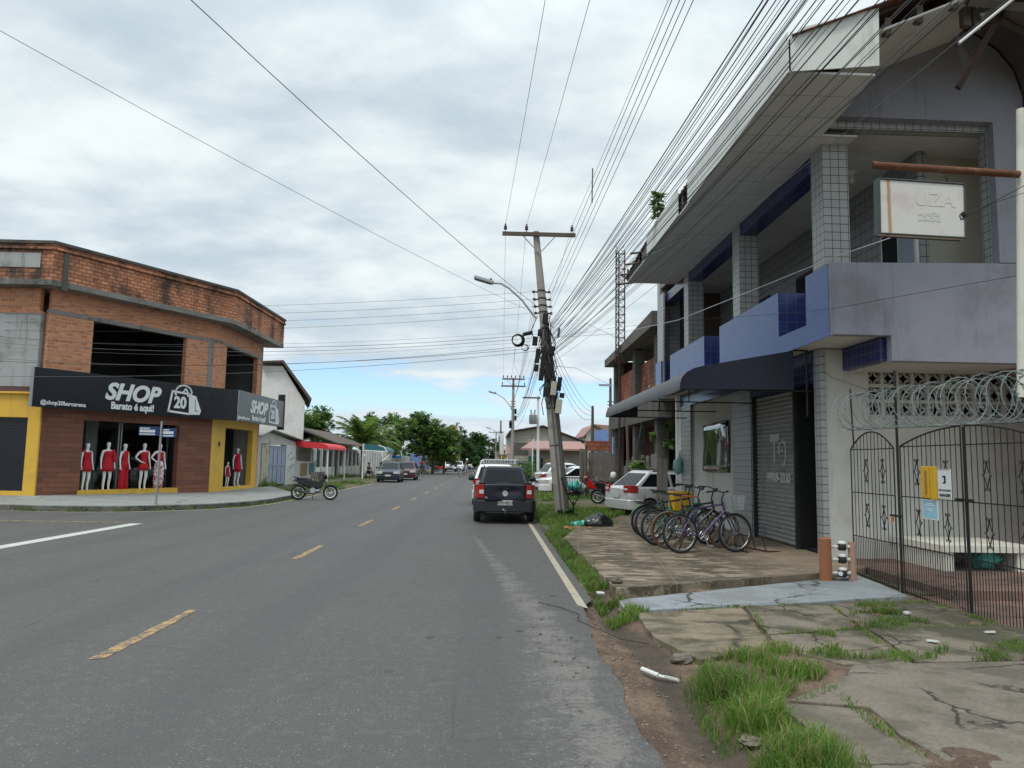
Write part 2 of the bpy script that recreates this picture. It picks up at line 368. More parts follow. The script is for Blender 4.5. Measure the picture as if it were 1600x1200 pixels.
# ---------------------------------------------------------------- ground materials
def f_asphalt(t):
    o = obj(t); s = nd(t, 'ShaderNodeSeparateXYZ', {0: o}); x, y = s.outputs[0], s.outputs[1]
    n = nz(t, o, .5, 6, .6); f = nz(t, o, 55, 3, .7); f2 = nz(t, o, 9, 5, .65)
    c = mix(t, n, (.090, .087, .085), (.122, .118, .114))
    c = mix(t, math_(t, 'MULTIPLY', smap(t, f2, .48, .70), .8), c, (.145, .138, .131))
    c = mix(t, math_(t, 'MULTIPLY', smap(t, nz(t, scl(t, o, 1, .5), 1.3, 7, .7), .54, .68), .35), c, (.075, .072, .070))
    c = mix(t, math_(t, 'MULTIPLY', smap(t, f, .38, .68), .6), c, (.055, .052, .050))
    vo = nd(t, 'ShaderNodeTexVoronoi', {'Vector': o, 'Scale': 30.}); sp_ = math_(t, 'LESS_THAN', vo.outputs['Distance'], .20)
    pick = math_(t, 'GREATER_THAN', nd(t, 'ShaderNodeSeparateColor', {0: vo.outputs['Color']}).outputs[0], .72)
    c = mix(t, math_(t, 'MULTIPLY', math_(t, 'MULTIPLY', sp_, pick), .5), c, (.30, .285, .265))
    # wheel paths run along the street, worn a little smoother and darker
    wob = math_(t, 'ADD', x, math_(t, 'MULTIPLY', nz(t, scl(t, o, .3, .05), 1., 3), 1.2))
    wave = math_(t, 'SINE', math_(t, 'MULTIPLY', wob, 3.4))
    c = mix(t, math_(t, 'MULTIPLY', smap(t, wave, .2, 1.), .32), c, (.072, .070, .069))
    # pale grit swept out of the gutter
    xc = nd(t, 'ShaderNodeMapRange', {0: y, 1: 7.5, 2: 19., 3: .62, 4: -.55}).outputs[0]
    wdt = nd(t, 'ShaderNodeMapRange', {0: y, 1: 5., 2: 14., 3: .62, 4: .16}).outputs[0]
    dist = math_(t, 'DIVIDE', math_(t, 'ABSOLUTE', math_(t, 'SUBTRACT', x, xc)), wdt)
    near = math_(t, 'MULTIPLY', math_(t, 'SUBTRACT', 1., smap(t, dist, .0, 1.35)), math_(t, 'SUBTRACT', 1., smap(t, y, 15., 21.)))
    grit = smap(t, math_(t, 'ADD', math_(t, 'MULTIPLY', near, .20), math_(t, 'ADD', math_(t, 'MULTIPLY', nz(t, o, 26, 4, .8), .42), math_(t, 'MULTIPLY', nz(t, o, 3.2, 5, .7), .40))), .545, .655)
    c = mix(t, math_(t, 'MULTIPLY', grit, .48), c, mix(t, f, (.17, .16, .145), (.33, .31, .28)))
    # oil drips
    v2 = nd(t, 'ShaderNodeTexVoronoi', {'Vector': scl(t, o, 1, .8), 'Scale': 2.6})
    drip = math_(t, 'MULTIPLY', math_(t, 'LESS_THAN', math_(t, 'ADD', v2.outputs['Distance'], math_(t, 'MULTIPLY', f2, .12)), .17),
                 math_(t, 'GREATER_THAN', nd(t, 'ShaderNodeSeparateColor', {0: v2.outputs['Color']}).outputs[1], .50))
    c = mix(t, math_(t, 'MULTIPLY', drip, math_(t, 'MULTIPLY', smap(t, x, -1.8, .0), .75)), c, (.04, .039, .038))
    # hairline cracks
    v3 = nd(t, 'ShaderNodeTexVoronoi', {'Vector': mix(t, .12, o, nd(t, 'ShaderNodeTexNoise', {'Vector': o, 'Scale': 1.2, 'Detail': 6.}).outputs[1]), 'Scale': .42}, feature='DISTANCE_TO_EDGE')
    ck = math_(t, 'MULTIPLY', math_(t, 'LESS_THAN', v3.outputs['Distance'], .004), smap(t, nz(t, o, .35, 2), .48, .62))
    c = mix(t, math_(t, 'MULTIPLY', ck, .28), c, (.05, .048, .047))
    return bsdf(t, c, .8, 0, math_(t, 'ADD', f, math_(t, 'MULTIPLY', nz(t, o, 140, 2), .6)), .006, .7, .3)
mk('asphalt', f_asphalt)
def f_paint(col, wear):
    def fn(t):
        o = obj(t); a = smap(t, nz(t, o, 7, 9, .78), wear, wear + .12)
        c = mix(t, nz(t, o, 40, 4), tuple(x*.7 for x in col), col)
        c = mix(t, a, (.10, .096, .092), c)
        return bsdf(t, c, .8, 0, nz(t, o, 70, 3), .003, .6)
    return fn
mk('road_paint_yellow', f_paint((.46, .305, .13), .435)); mk('road_paint_white', f_paint((.58, .57, .53), .34))
mk('road_paint_faded', f_paint((.46, .40, .31), .34))
def f_conc(base, dark, moss, ma, cs=.8, crackw=.006, ms=1.6, my=1., gate=0.):
    def fn(t):
        o = obj(t); n = nz(t, o, 2.2, 8, .65)
        c = mix(t, n, tuple(x*.72 for x in base), tuple(x*1.15 for x in base))
        c = mix(t, math_(t, 'MULTIPLY', smap(t, nz(t, o, 34, 4, .75), .42, .66), .55), c, tuple(x*.5 for x in base))
        c = mix(t, math_(t, 'MULTIPLY', smap(t, nz(t, o, 11, 6, .75), .56, .66), .5), c, tuple(min(1, x*1.35) for x in base))
        gx = nd(t, 'ShaderNodeSeparateXYZ', {0: o}).outputs[0]
        m = smap(t, math_(t, 'ADD', nz(t, scl(t, o, 1, my), ms, 9, .68, .4), math_(t, 'MULTIPLY', smap(t, gx, 3.9, 5.4), gate)), .42, .62)
        c = mix(t, math_(t, 'MULTIPLY', m, ma), c, mix(t, nz(t, o, 5, 4), dark, moss))
        dv = nd(t, 'ShaderNodeVectorMath', {0: o, 1: nd(t, 'ShaderNodeVectorMath', {0: nd(t, 'ShaderNodeTexNoise', {'Vector': o, 'Scale': 1.6, 'Detail': 7., 'Roughness': .65}).outputs[1], 3: .55}, operation='SCALE').outputs[0]}, operation='ADD').outputs[0]
        v = nd(t, 'ShaderNodeTexVoronoi', {'Vector': dv, 'Scale': cs}, feature='DISTANCE_TO_EDGE').outputs['Distance']
        ck = math_(t, 'MULTIPLY', math_(t, 'SUBTRACT', 1., smap(t, v, crackw*.3, crackw*2.4)), smap(t, nz(t, o, .9, 2), .40, .56))
        c = mix(t, math_(t, 'MULTIPLY', ck, .9), c, (.03, .032, .02))
        h = math_(t, 'SUBTRACT', math_(t, 'ADD', n, math_(t, 'MULTIPLY', nz(t, o, 25, 4), .4)), math_(t, 'MULTIPLY', ck, 2.))
        return bsdf(t, c, .85, 0, h, .012, .8)
    return fn
mk('mossy_concrete', f_conc((.25, .20, .14), (.042, .04, .026), (.085, .075, .042), .9, .33, .006, 1.3, 1.8))
mk('cracked_concrete', f_conc((.215, .182, .138), (.034, .031, .023), (.085, .078, .045), .9, 1.05, .009, 1.7, 1., .13))
mk('near_slab_concrete', f_conc((.20, .172, .138), (.055, .047, .036), (.11, .095, .066), .7, .62, .005, 1.6))
mk('painted_slab', f_conc((.29, .315, .335), (.15, .165, .17), (.17, .165, .14), .6, 1.0, .012, 1.6))
mk('pavement_concrete', f_conc((.30, .315, .30), (.17, .18, .165), (.2, .2, .17), .5, .25, .003, 1.1))
mk('yard_tiles', f_conc((.24, .15, .115), (.05, .045, .04), (.1, .085, .07), .6, .6, .003, 1.6))
mk('kerb_stone', f_conc((.17, .165, .145), (.05, .05, .035), (.06, .075, .03), .8, 1.5, .01, 2.5))
def f_dirt(t):
    o = obj(t); n = nz(t, o, 1.6, 9, .7)
    c = mix(t, smap(t, n, .36, .62), (.10, .064, .045), (.24, .165, .115))
    c = mix(t, smap(t, nz(t, o, 5, 7, .7), .56, .68), c, (.055, .047, .037))
    c = mix(t, math_(t, 'MULTIPLY', smap(t, nz(t, o, 60, 4, .8), .42, .62), .6), c, (.05, .036, .027))
    c = mix(t, math_(t, 'MULTIPLY', smap(t, nz(t, o, 26, 3, .7), .60, .70), .7), c, (.34, .27, .20))
    sx = nd(t, 'ShaderNodeSeparateXYZ', {0: o}).outputs[0]
    wet = math_(t, 'SUBTRACT', 1., smap(t, math_(t, 'ABSOLUTE', math_(t, 'SUBTRACT', math_(t, 'ADD', sx, math_(t, 'MULTIPLY', nz(t, o, 1.1, 4), .5)), 1.64)), .06, .22))
    c = mix(t, math_(t, 'MULTIPLY', wet, .7), c, (.045, .038, .03))
    return bsdf(t, c, .95, 0, math_(t, 'ADD', nz(t, o, 14, 6, .7), nz(t, o, 70, 3)), .02, .8)
mk('dirt', f_dirt)
def f_terrain(t):
    o = obj(t); n = nz(t, o, .35, 9, .7)
    c = mix(t, smap(t, n, .42, .58), (.16, .12, .08), (.05, .08, .025))
    c = mix(t, math_(t, 'MULTIPLY', nz(t, o, 12, 5), .5), c, (.06, .055, .03))
    return bsdf(t, c, .95, 0, nz(t, o, 5, 6), .03, .8)
mk('terrain', f_terrain)
def f_leaf(c1, c2, ts=.35):
    def fn(t):
        o = obj(t); f = math_(t, 'ADD', math_(t, 'MULTIPLY', nz(t, o, 1.1, 3), .6), math_(t, 'MULTIPLY', nz(t, o, 9, 2), .4))
        c = mix(t, smap(t, f, .36, .64), c1, c2)
        a = bsdf(t, c, .5, 0, spec=.35)
        b = nd(t, 'ShaderNodeBsdfTranslucent', {0: mix(t, .5, c, tuple(min(1, x*1.8) for x in c2))}).outputs[0]
        return nd(t, 'ShaderNodeMixShader', {0: ts, 1: a, 2: b}).outputs[0]
    return fn
mk('grass_blade', f_leaf((.05, .108, .016), (.15, .27, .042)))
mk('grass_dry', f_leaf((.10, .12, .03), (.24, .24, .08)))
mk('leaf_green', f_leaf((.030, .085, .018), (.10, .20, .04)))
mk('leaf_dark', f_leaf((.020, .052, .016), (.055, .12, .03)))
mk('leaf_light', f_leaf((.08, .16, .03), (.19, .29, .065)))
mk('leaf_yellow', f_leaf((.14, .13, .025), (.32, .25, .05)))
mk('leaf_palm', f_leaf((.04, .085, .015), (.13, .19, .04)))
mk('flower_white', f_leaf((.6, .6, .55), (.75, .75, .68)))

def struct(o, label=None):
    o['kind'] = 'structure'
    if label: o['label'] = label
    return o
def stuff(o, label, cat):
    o['kind'] = 'stuff'; return tag(o, label, cat)
# ---------------------------------------------------------------- ground sheets
def tz(x, y):  return -.10
m = MB(); m.poly([(-900, -300, -.11), (900, -300, -.11), (900, 1500, -.11), (-900, 1500, -.11)]); struct(m.build('terrain', 'terrain'))
KERB = [(-60, 22.3), (-14.1, 22.05), (-12.6, 21.85), (-11.6, 21.88), (-10.6, 22.2), (-9.8, 22.7), (-9.1, 23.3), (-8.6, 24.0), (-8.2, 24.9), (-7.95, 25.9), (-7.8, 27.2), (-7.75, 30.), (-7.85, 50), (-8.1, 80), (-9.0, 130), (-13, 180), (-26, 240)]
EDGE = [(1.35, -14), (1.05, 2.), (.99, 4.2), (.97, 5.), (1.01, 5.9), (.98, 6.7), (1.02, 7.4), (1.10, 8.6), (1.27, 9.2), (1.27, 60), (1.2, 110), (-3, 180), (-16, 240)]
def edge_pts():
    P = []
    for (x0, y0), (x1, y1) in zip(EDGE, EDGE[1:]):
        n = max(1, int(abs(y1-y0)/.12)) if y0 < 9 and y0 > 0 else 1
        for k in range(n):
            x, y = lerp(x0, x1, k/n), lerp(y0, y1, k/n)
            if 0 < y < 9: x += .07*noise.noise((y*2.2, 3, 0)) + .03*noise.noise((y*9, 1, 0))
            P.append((x, y))
    return P + [EDGE[-1]]
ep = edge_pts()
m = MB(); m.poly([(x, y, 0) for x, y in ep] + [(x, y, 0) for x, y in KERB[::-1]] + [(-60, 3, 0), (-9.5, 3, 0), (-8.4, 1, 0), (-8.4, -14, 0)])
struct(m.build('road', 'asphalt'))
def mark(pts, mat='road_paint_yellow', z=.004):
    m = MB(); m.poly([(x, y, z) for x, y in pts]); o = m.build('road_marking', mat); struct(o)
for k in range(22):
    y0 = .15 + 6.13*k
    if k in (0,): continue
    jig = .02
    a = [(-3.21, y0), (-3.09, y0 + .03), (-3.09 + .01, y0 + 1.0), (-3.10, y0 + 2.03), (-3.2, y0 + 2.0)]
    mark(a)
mark([(1.05, 8.8), (1.15, 8.6), (1.17, 60), (1.07, 60)], 'road_paint_faded')
mark([(-8.72, 10), (-8.42, 10), (-8.32, 18.4), (-8.62, 18.4)], 'road_paint_white')
mark([(-50, 18.85), (-50, 18.72), (-8.95, 18.62), (-8.95, 18.75)])
off = [(x, y) for x, y in KERB if y < 60]
mark([(x + .08, y - .10) for x, y in off] + [(x + .17, y - .19) for x, y in off[::-1]], 'road_paint_faded', .004)
# left pavement with its kerb
PZ = .16
pav = [(-60, 22.4)] + [(x - .10, y + .14) for x, y in KERB[1:11]] + [(-7.9, 31.2), (-11.0, 31.6), (-11.0, 38.3), (-12.2, 38.3), (-20, 34), (-60, 34)]
pk = [(-60, 22.35), (-14.2, 22.15), (-12.7, 21.98), (-11.7, 22.0), (-10.7, 22.33), (-9.9, 22.84), (-9.2, 23.44), (-8.7, 24.14), (-8.3, 25.04), (-8.05, 26.04), (-7.9, 27.3), (-7.88, 29.3), (-7.9, 31.2)]
pb = [(-60, 24.5), (-14.98, 24.5), (-14.5, 24.6), (-13.6, 26.2), (-12.9, 27.5), (-12.4, 28.4), (-12.0, 29.1), (-11.6, 29.8), (-11.3, 30.4), (-11.2, 32), (-11.15, 34), (-11.1, 36.1), (-11.0, 38.2)]
pz = [.29, .30, .30, .275, .26, .25, .235, .22, .21, .2, .2, .2, .19]
m = MB(); m.loft([[(a[0], a[1], -.1), (a[0], a[1], PZ), (lerp(a[0], b[0], .35), lerp(a[1], b[1], .35), lerp(PZ, z, .28)), (b[0], b[1], z), (b[0], b[1], -.1)] for a, b, z in zip(pk, pb, pz)])
struct(m.build('pavement', 'pavement_concrete', smooth=25))
m = MB(); ko = [(x, y) for x, y in KERB[:11]] + [(-7.8, 31.2)]
for (a, b), (c, d) in zip(ko, ko[1:]):
    m.ext([(a, b, -.1), (c, d, -.1), (c - .10, d + .14, -.1), (a - .10, b + .14, -.1)], (0, 0, PZ + .096))
struct(m.build('kerb', 'kerb_stone', None, None, bevel=.015))
# left verge beyond the pavement: trodden dirt and grass
def lz(x, y): return .07 + .07*noise.noise((x*.5, y*.3, 0)) + .05*noise.noise((x*2, y*2, 4)) - (.17 if x > -8.05 else 0)
m = MB(); m.grid(-15.2, -7.8, 31.3, 120, 40, 200, lambda x, y: lz(x, y)); struct(m.build('verge', 'terrain', None, 60))
# right-hand verge: gutter dip, dirt, then rising ground
def stuff(o, label, cat):
    o['kind'] = 'stuff'; return tag(o, label, cat)
def rz(x, y):
    g = .10*noise.noise((x*1.3, y*1.1, 7)) + .035*noise.noise((x*5, y*5, 2))
    if y < 9.6:
        h = interp([(.4, -.05), (.9, -.035), (1.02, -.012), (1.12, -.03), (1.36, -.085), (1.58, -.015), (1.9, .015), (2.6, .02), (5, .03), (12, .05)], x)
        return h + g*(.12 if x < 1.15 else .45)
    h = interp([(.8, -.07), (1.27, -.012), (1.45, .03), (2., .06), (3.5, .03), (12, .05)], x)
    return h + g*(.15 if x < 1.3 else .5)
m = MB(); m.grid(.7, 5.3, 1.0, 9.6, 92, 150, rz); struct(m.build('gutter_ground', 'dirt', None, 60))
m = MB(); R_ = random.Random(31)
for k in range(420):
    y = R_.uniform(2.8, 9.4); x = 1.02 + abs(R_.gauss(0, .22)) if R_.random() < .8 else R_.uniform(.45, 1.0); r = R_.choice((.005, .006, .008, .011, .018))*R_.uniform(.7, 1.2)
    m.ball((x, y, (rz(x, y) if x > 1.02 else 0) + r*.2), (r, r*R_.uniform(.6, 1), r*.6), 5, 3, 0, .4, k)
stuff(m.build('gravel', 'near_slab_concrete'), 'loose grit and pebbles scattered along the dirt gutter', 'gravel')
m = MB(); m.grid(1.0, 7.0, 9.6, 62, 40, 200, rz); struct(m.build('verge', 'terrain', None, 60))
# slabs
def slab(name, pts, z0, zf, mat, wob=.03):
    P = []
    for (x0, y0), (x1, y1) in zip(pts, pts[1:] + pts[:1]):
        L = math.hypot(x1-x0, y1-y0); n = max(1, int(L/.18))
        for k in range(n):
            x, y = lerp(x0, x1, k/n), lerp(y0, y1, k/n)
            P.append((x + wob*noise.noise((x*3, y*3, 1)) + wob*.5*noise.noise((x*11, y*11, 1)), y + wob*noise.noise((x*3, y*3, 9)) + wob*.5*noise.noise((x*11, y*11, 5))))
    m = MB(); n = len(P); top = [(x, y, zf(x, y)) for x, y in P]; bot = [(x, y, z0) for x, y in P]
    m.add(bot + top, [tuple(range(n, 2*n))] + [(i, (i+1) % n, (i+1) % n + n, i + n) for i in range(n)])
    return struct(m.build(name, mat, bevel=.008))
SZ = .15
def f_fore(t):
    o = obj(t); s = nd(t, 'ShaderNodeSeparateXYZ', {0: o}); base = (.34, .265, .19)
    n = nz(t, o, 2.4, 9, .7); c = mix(t, n, tuple(x*.7 for x in base), tuple(x*1.15 for x in base))
    jx = math_(t, 'ABSOLUTE', math_(t, 'SUBTRACT', math_(t, 'FRACT', math_(t, 'MULTIPLY', math_(t, 'ADD', s.outputs[0], math_(t, 'MULTIPLY', s.outputs[1], -.12)), .80)), .5))
    jy = math_(t, 'ABSOLUTE', math_(t, 'SUBTRACT', math_(t, 'FRACT', math_(t, 'MULTIPLY', math_(t, 'ADD', s.outputs[1], math_(t, 'MULTIPLY', s.outputs[0], -.38)), .80)), .5))
    j = math_(t, 'MAXIMUM', jx, jy)
    rim = smap(t, math_(t, 'ADD', j, math_(t, 'MULTIPLY', math_(t, 'SUBTRACT', nz(t, o, 3., 8, .7), .5), .55)), .30, .52)
    m1 = smap(t, nz(t, scl(t, o, .8, 1.7), 1.9, 10, .74, .4), .455, .535)
    far = smap(t, s.outputs[0], 4.6, 3.2)
    dk = math_(t, 'MULTIPLY', math_(t, 'MAXIMUM', math_(t, 'MULTIPLY', rim, .75), m1), math_(t, 'SUBTRACT', .92, math_(t, 'MULTIPLY', smap(t, s.outputs[0], 3.4, 5.0), .6)))
    c = mix(t, dk, c, mix(t, nz(t, o, 6, 5, .7), (.032, .028, .018), (.095, .072, .042)))
    line = smap(t, j, .488, .497); c = mix(t, math_(t, 'MULTIPLY', line, .55), c, (.24, .19, .15))
    c = mix(t, math_(t, 'MULTIPLY', nz(t, o, 70, 3), .35), c, (.06, .05, .035))
    return bsdf(t, c, .88, 0, math_(t, 'ADD', math_(t, 'MULTIPLY', n, 1.), math_(t, 'MULTIPLY', nz(t, o, 24, 5), .5)), .014, .8)
mk('forecourt_concrete', f_fore)
slab('forecourt_slab', [(1.55, 9.1), (4.85, 10.68), (5.75, 11.3), (5.75, 22.6), (4.2, 22.2), (3.15, 18.4), (2.0, 17.4), (1.52, 15.0)], -.12, lambda x, y: SZ, 'forecourt_concrete', .04)
slab('painted_ramp', [(1.5, 8.36), (3.4, 8.72), (5.2, 9.2), (5.4, 10.9), (4.9, 10.6), (1.57, 9.0)], -.15, lambda x, y: interp([(1.5, .035), (5, .085)], x), 'painted_slab', .03)
slab('worn_slab', [(1.62, 8.2), (2.9, 8.6), (2.66, 7.3), (2.55, 6.75), (1.8, 6.32), (1.56, 7.1)], -.12, lambda x, y: .04, 'mossy_concrete')
slab('cracked_slab', [(2.94, 8.62), (4.0, 8.84), (3.78, 7.52), (2.70, 7.24)], -.12, lambda x, y: .05, 'cracked_concrete')
slab('cracked_slab', [(4.03, 8.84), (5.4, 9.1), (5.4, 7.72), (3.81, 7.52)], -.12, lambda x, y: .045, 'cracked_concrete')
slab('cracked_slab', [(2.70, 7.2), (3.76, 7.48), (3.55, 6.25), (2.95, 6.2), (2.58, 6.7)], -.12, lambda x, y: .045, 'cracked_concrete')
slab('cracked_slab', [(3.80, 7.49), (5.4, 7.69), (5.4, 6.46), (3.59, 6.25)], -.12, lambda x, y: .055, 'cracked_concrete')
slab('near_slab', [(2.10, 5.24), (2.56, 5.62), (3.0, 6.16), (5.4, 6.40), (5.6, 3.0), (2.95, 2.9), (2.62, 3.6), (2.50, 4.6), (2.58, 5.1)], -.12, lambda x, y: .055, 'near_slab_concrete', .035)
slab('near_slab', [(1.98, 5.12), (2.10, 5.20), (2.52, 5.08), (2.45, 4.6), (2.57, 3.6), (2.9, 2.9), (1.95, 2.9)], -.12, lambda x, y: .045, 'near_slab_concrete', .04)
m = MB(); m.prism([(5.3, 3), (14, 3), (14, 12.6), (5.3, 12.6)], -.2, .02); struct(m.build('yard_floor', 'yard_tiles'))
m = MB(); m.prism([(5.75, 9.3), (14, 9.3), (14, 12.59), (5.75, 12.59)], -.1, .14); struct(m.build('yard_step', 'yard_tiles'))

# ---------------------------------------------------------------- grass
def inside(P, x, y):
    c = False; j = len(P) - 1
    for i in range(len(P)):
        if (P[i][1] > y) != (P[j][1] > y) and x < (P[j][0]-P[i][0])*(y-P[i][1])/(P[j][1]-P[i][1]) + P[i][0]: c = not c
        j = i
    return c
def blades(m, P, n, h0, h1, zf, wd=.006, seed=1, clump=.0, mi=0):
    R_ = random.Random(seed); xs = [p[0] for p in P]; ys = [p[1] for p in P]; k = 0; tries = 0
    while k < n and tries < n*12:
        tries += 1
        x, y = R_.uniform(min(xs), max(xs)), R_.uniform(min(ys), max(ys))
        if not inside(P, x, y): continue
        if clump and noise.noise((x*2.3, y*2.3, seed)) < clump*R_.uniform(.2, 1.4) - .25: continue
        k += 1; z = zf(x, y) - .01; h = R_.uniform(h0, h1)*(1 + .5*noise.noise((x*3, y*3, 2)))
        a = R_.uniform(0, 2*PI); dx, dy = math.cos(a), math.sin(a); le = R_.uniform(.15, .75)*h; w = wd*R_.uniform(.6, 1.4)
        b = R_.uniform(0, 2*PI); sx, sy = math.cos(b)*w, math.sin(b)*w
        vs = [(x-sx, y-sy, z), (x+sx, y+sy, z), (x+dx*le*.35+sx*.8, y+dy*le*.35+sy*.8, z+h*.6), (x+dx*le*.35-sx*.8, y+dy*le*.35-sy*.8, z+h*.6), (x+dx*le, y+dy*le, z+h*(.95 if le < .5*h else .75))]
        m.add(vs, [(0, 1, 2, 3), (3, 2, 4)], mi if R_.random() > .22 else R_.choice((1, 2)))
mk('straw', f_leaf((.20, .16, .08), (.34, .28, .15))); G2 = ['grass_blade', 'grass_dry', 'straw']
m = MB()
blades(m, [(1.45, 4.0), (1.85, 3.6), (1.97, 4.3), (1.95, 5.0), (1.85, 5.55), (1.62, 5.75), (1.46, 5.3)], 2900, .09, .26, rz, .0042, 1, .15)
blades(m, [(1.40, 3.4), (2.1, 3.4), (2.05, 5.2), (1.75, 5.9), (1.5, 5.9), (1.40, 5.2)], 1500, .05, .16, rz, .004, 11, .25)
blades(m, [(1.62, 5.6), (1.95, 5.2), (2.5, 5.75), (2.95, 6.25), (2.6, 6.75), (2.2, 6.6), (1.75, 6.3)], 1900, .05, .17, lambda x, y: .02, .004, 2, .55)
stuff(m.build('grass', G2), 'tall bright green grass tuft growing between the dirt gutter and the cracked slabs', 'grass')
m = MB()
seams = [((2.0, 5.1), (2.62, 5.6)), ((2.5, 5.5), (2.42, 4.3)), ((2.45, 4.5), (2.8, 3.3)), ((2.95, 6.2), (5.2, 6.42)), ((3.75, 7.5), (5.2, 7.7)), ((2.75, 7.25), (3.75, 7.5)), ((4.0, 8.8), (3.5, 6.4)), ((3.0, 8.65), (2.6, 6.8)), ((4.1, 8.75), (5.3, 9.0)), ((5.3, 9.0), (5.3, 6.6)), ((1.6, 8.3), (5.2, 9.05))]
for i, ((a, b), (c, d)) in enumerate(seams):
    L = math.hypot(c-a, d-b); ux, uy = (c-a)/L, (d-b)/L; w = .035 if i > 3 else .045
    blades(m, [(a-uy*w, b+ux*w), (c-uy*w, d+ux*w), (c+uy*w, d-ux*w), (a+uy*w, b-ux*w)], int(L*190), .025, .085, lambda x, y: .03, .004, 20+i, .35)
for i, (x, y, r) in enumerate([(4.3, 8.1, .42), (4.05, 7.6, .3), (4.5, 8.75, .3), (4.9, 6.7, .4), (4.2, 6.5, .35), (3.6, 6.4, .3), (3.2, 7.2, .15), (2.8, 3.7, .15), (1.66, 8.3, .14), (3.1, 6.5, .35), (4.35, 7.85, .3)]):
    blades(m, [(x+r*math.cos(q*.63)*.9, y+r*math.sin(q*.63)*.6) for q in range(10)], int(900*r), .03, .11, lambda x, y: .045, .004, 50+i, .2)
stuff(m.build('weeds', G2), 'short green weeds growing in the cracks between the broken slabs', 'weeds')
m = MB()
blades(m, [(1.3, 8.0), (1.62, 8.0), (1.66, 9.1), (1.55, 9.3), (1.62, 12), (1.6, 15), (2.05, 17.4), (1.3, 18.5), (1.27, 12)], 9000, .05, .16, rz, .006, 3, .05)
blades(m, [(1.35, 17.5), (2.1, 17.5), (3.1, 18.6), (3.4, 21.5), (4.4, 23.5), (4.3, 25.5), (3.0, 25.5), (2.0, 26), (1.35, 30)], 9500, .08, .24, rz, .011, 4, .15)
blades(m, [(1.4, 30), (3.2, 30), (3.0, 48), (1.4, 48)], 2600, .08, .25, rz, .02, 5, .4)
blades(m, [(3.0, 32), (5., 33), (4.8, 36), (3.2, 36)], 900, .08, .25, rz, .02, 6, .4)
stuff(m.build('grass', G2), 'green grass strip between the road edge and the mossy forecourt running past the leaning pole', 'grass')
m = MB()
kp = KERB[1:12]
for i, ((a, b), (c, d)) in enumerate(zip(kp, kp[1:])):
    L = math.hypot(c-a, d-b); blades(m, [(a+.12, b-.10), (c+.12, d-.10), (c+.0, d+.03), (a+.0, b+.03)], int(L*110), .03, .10, lambda x, y: .0, .009, 70+i, .5)
for i, (x, y, r, h) in enumerate([(-8.9, 36, .9, .2), (-8.6, 41, .8, .3), (-9.5, 44, 1.2, .25), (-8.7, 48.5, .9, .3), (-12.6, 58, 1.0, .4), (-12.8, 64, 1.4, .45), (-11.4, 38.7, .5, .5), (-9.5, 66, 1.5, .3), (-9.6, 80, 2., .35), (-10, 95, 2.5, .4), (-8.6, 33, .5, .15), (-9, 88, 2, .5)]):
    blades(m, [(x+r*math.cos(q*.63), y+r*1.6*math.sin(q*.63)) for q in range(10)], int(420*r), h*.4, h, lz, .018, 90+i, .2)
stuff(m.build('grass', G2), 'thin grass and weeds along the left kerb and the verge beyond the shop', 'grass')
# ================================================================ blue tiled two-storey building
bb = thing('corner_building', 'two storey lilac and blue tiled building with columned balcony and white eaves', 'building', (5.7, 17, 0))
def P(mb, name, mat, **k): return mb.build(name, mat, bb, w=True, **k)
m = MB(); m.bx(5.63, 16.9, .15, 5.8, 20.4, 3.66); m.bx(5.62, 20.4, .1, 5.8, 20.42, 3.66); P(m, 'wall', 'beige_grey' if 'beige_grey' in MATS else 'beige_wall', label='plain grey wall with the glossy poster')
for q in ((5.58, 12.36, .1, 5.67, 12.62, 3.66), (5.56, 15.72, .1, 5.9, 16.9, 3.3), (5.54, 20.42, .1, 5.9, 21.44, 3.3)):
    m = MB(); m.bx(*q); P(m, 'pillar', 'grey_tile')
m = MB(); m.bx(5.555, 12.63, 3.08, 5.78, 15.71, 3.64); m.bx(5.56, 15.72, 3.3, 5.9, 21.6, 3.64); P(m, 'lintel', 'navy_tile')
m = MB(); m.bx(5.45, 21.6, .1, 5.9, 21.72, 3.66); m.bx(5.53, 21.45, .1, 5.56, 21.62, 3.2); P(m, 'end_trim', 'white_paint')
# shutter with its guides and faded stencils
m = MB(); n = 34
prof = []
for k in range(n):
    z0 = .17 + k*(2.91/n); h = 2.91/n
    prof += [(5.70, z0), (5.675, z0 + h*.25), (5.668, z0 + h*.6), (5.70, z0 + h*.95)]
pts = [(x, z) for x, z in prof]
m.loft([[(x, 13.6, z) for x, z in pts] + [(5.73, 13.6, 3.08), (5.73, 13.6, .17)], [(x, 15.68, z) for x, z in pts] + [(5.73, 15.68, 3.08), (5.73, 15.68, .17)]])
sh = P(m, 'roller_shutter', 'shutter_grey' if 'shutter_grey' in MATS else simple('shutter_grey', (.30, .305, .295), .55, .15, .12, 3, dirt=(.07, .065, .06), da=.5, ds=2.) and 'shutter_grey', smooth=30)
for a_, b_ in ((13.53, 13.6), (15.68, 15.72)): m = MB(); m.bx(5.60, a_, .15, 5.74, b_, 3.08); P(m, 'shutter_guide', 'trim_grey')
simple('stencil_white', (.50, .49, .46), .8, 0, .25, 9, dirt=(.28, .285, .28), da=.75, ds=12)
m = MB()
def bar(y0, z0, y1, z1, w=.04):
    d = Vector((0, y1-y0, z1-z0)).normalized(); p = Vector((0, -d.z, d.y))*w/2
    a, b = Vector((5.662, y0, z0)), Vector((5.662, y1, z1)); m.ext([a-p, b-p, b+p, a+p], (.006, 0, 0))
bar(14.92, 2.2, 14.42, 2.2, .15); bar(14.68, 2.12, 14.68, 1.72, .07)
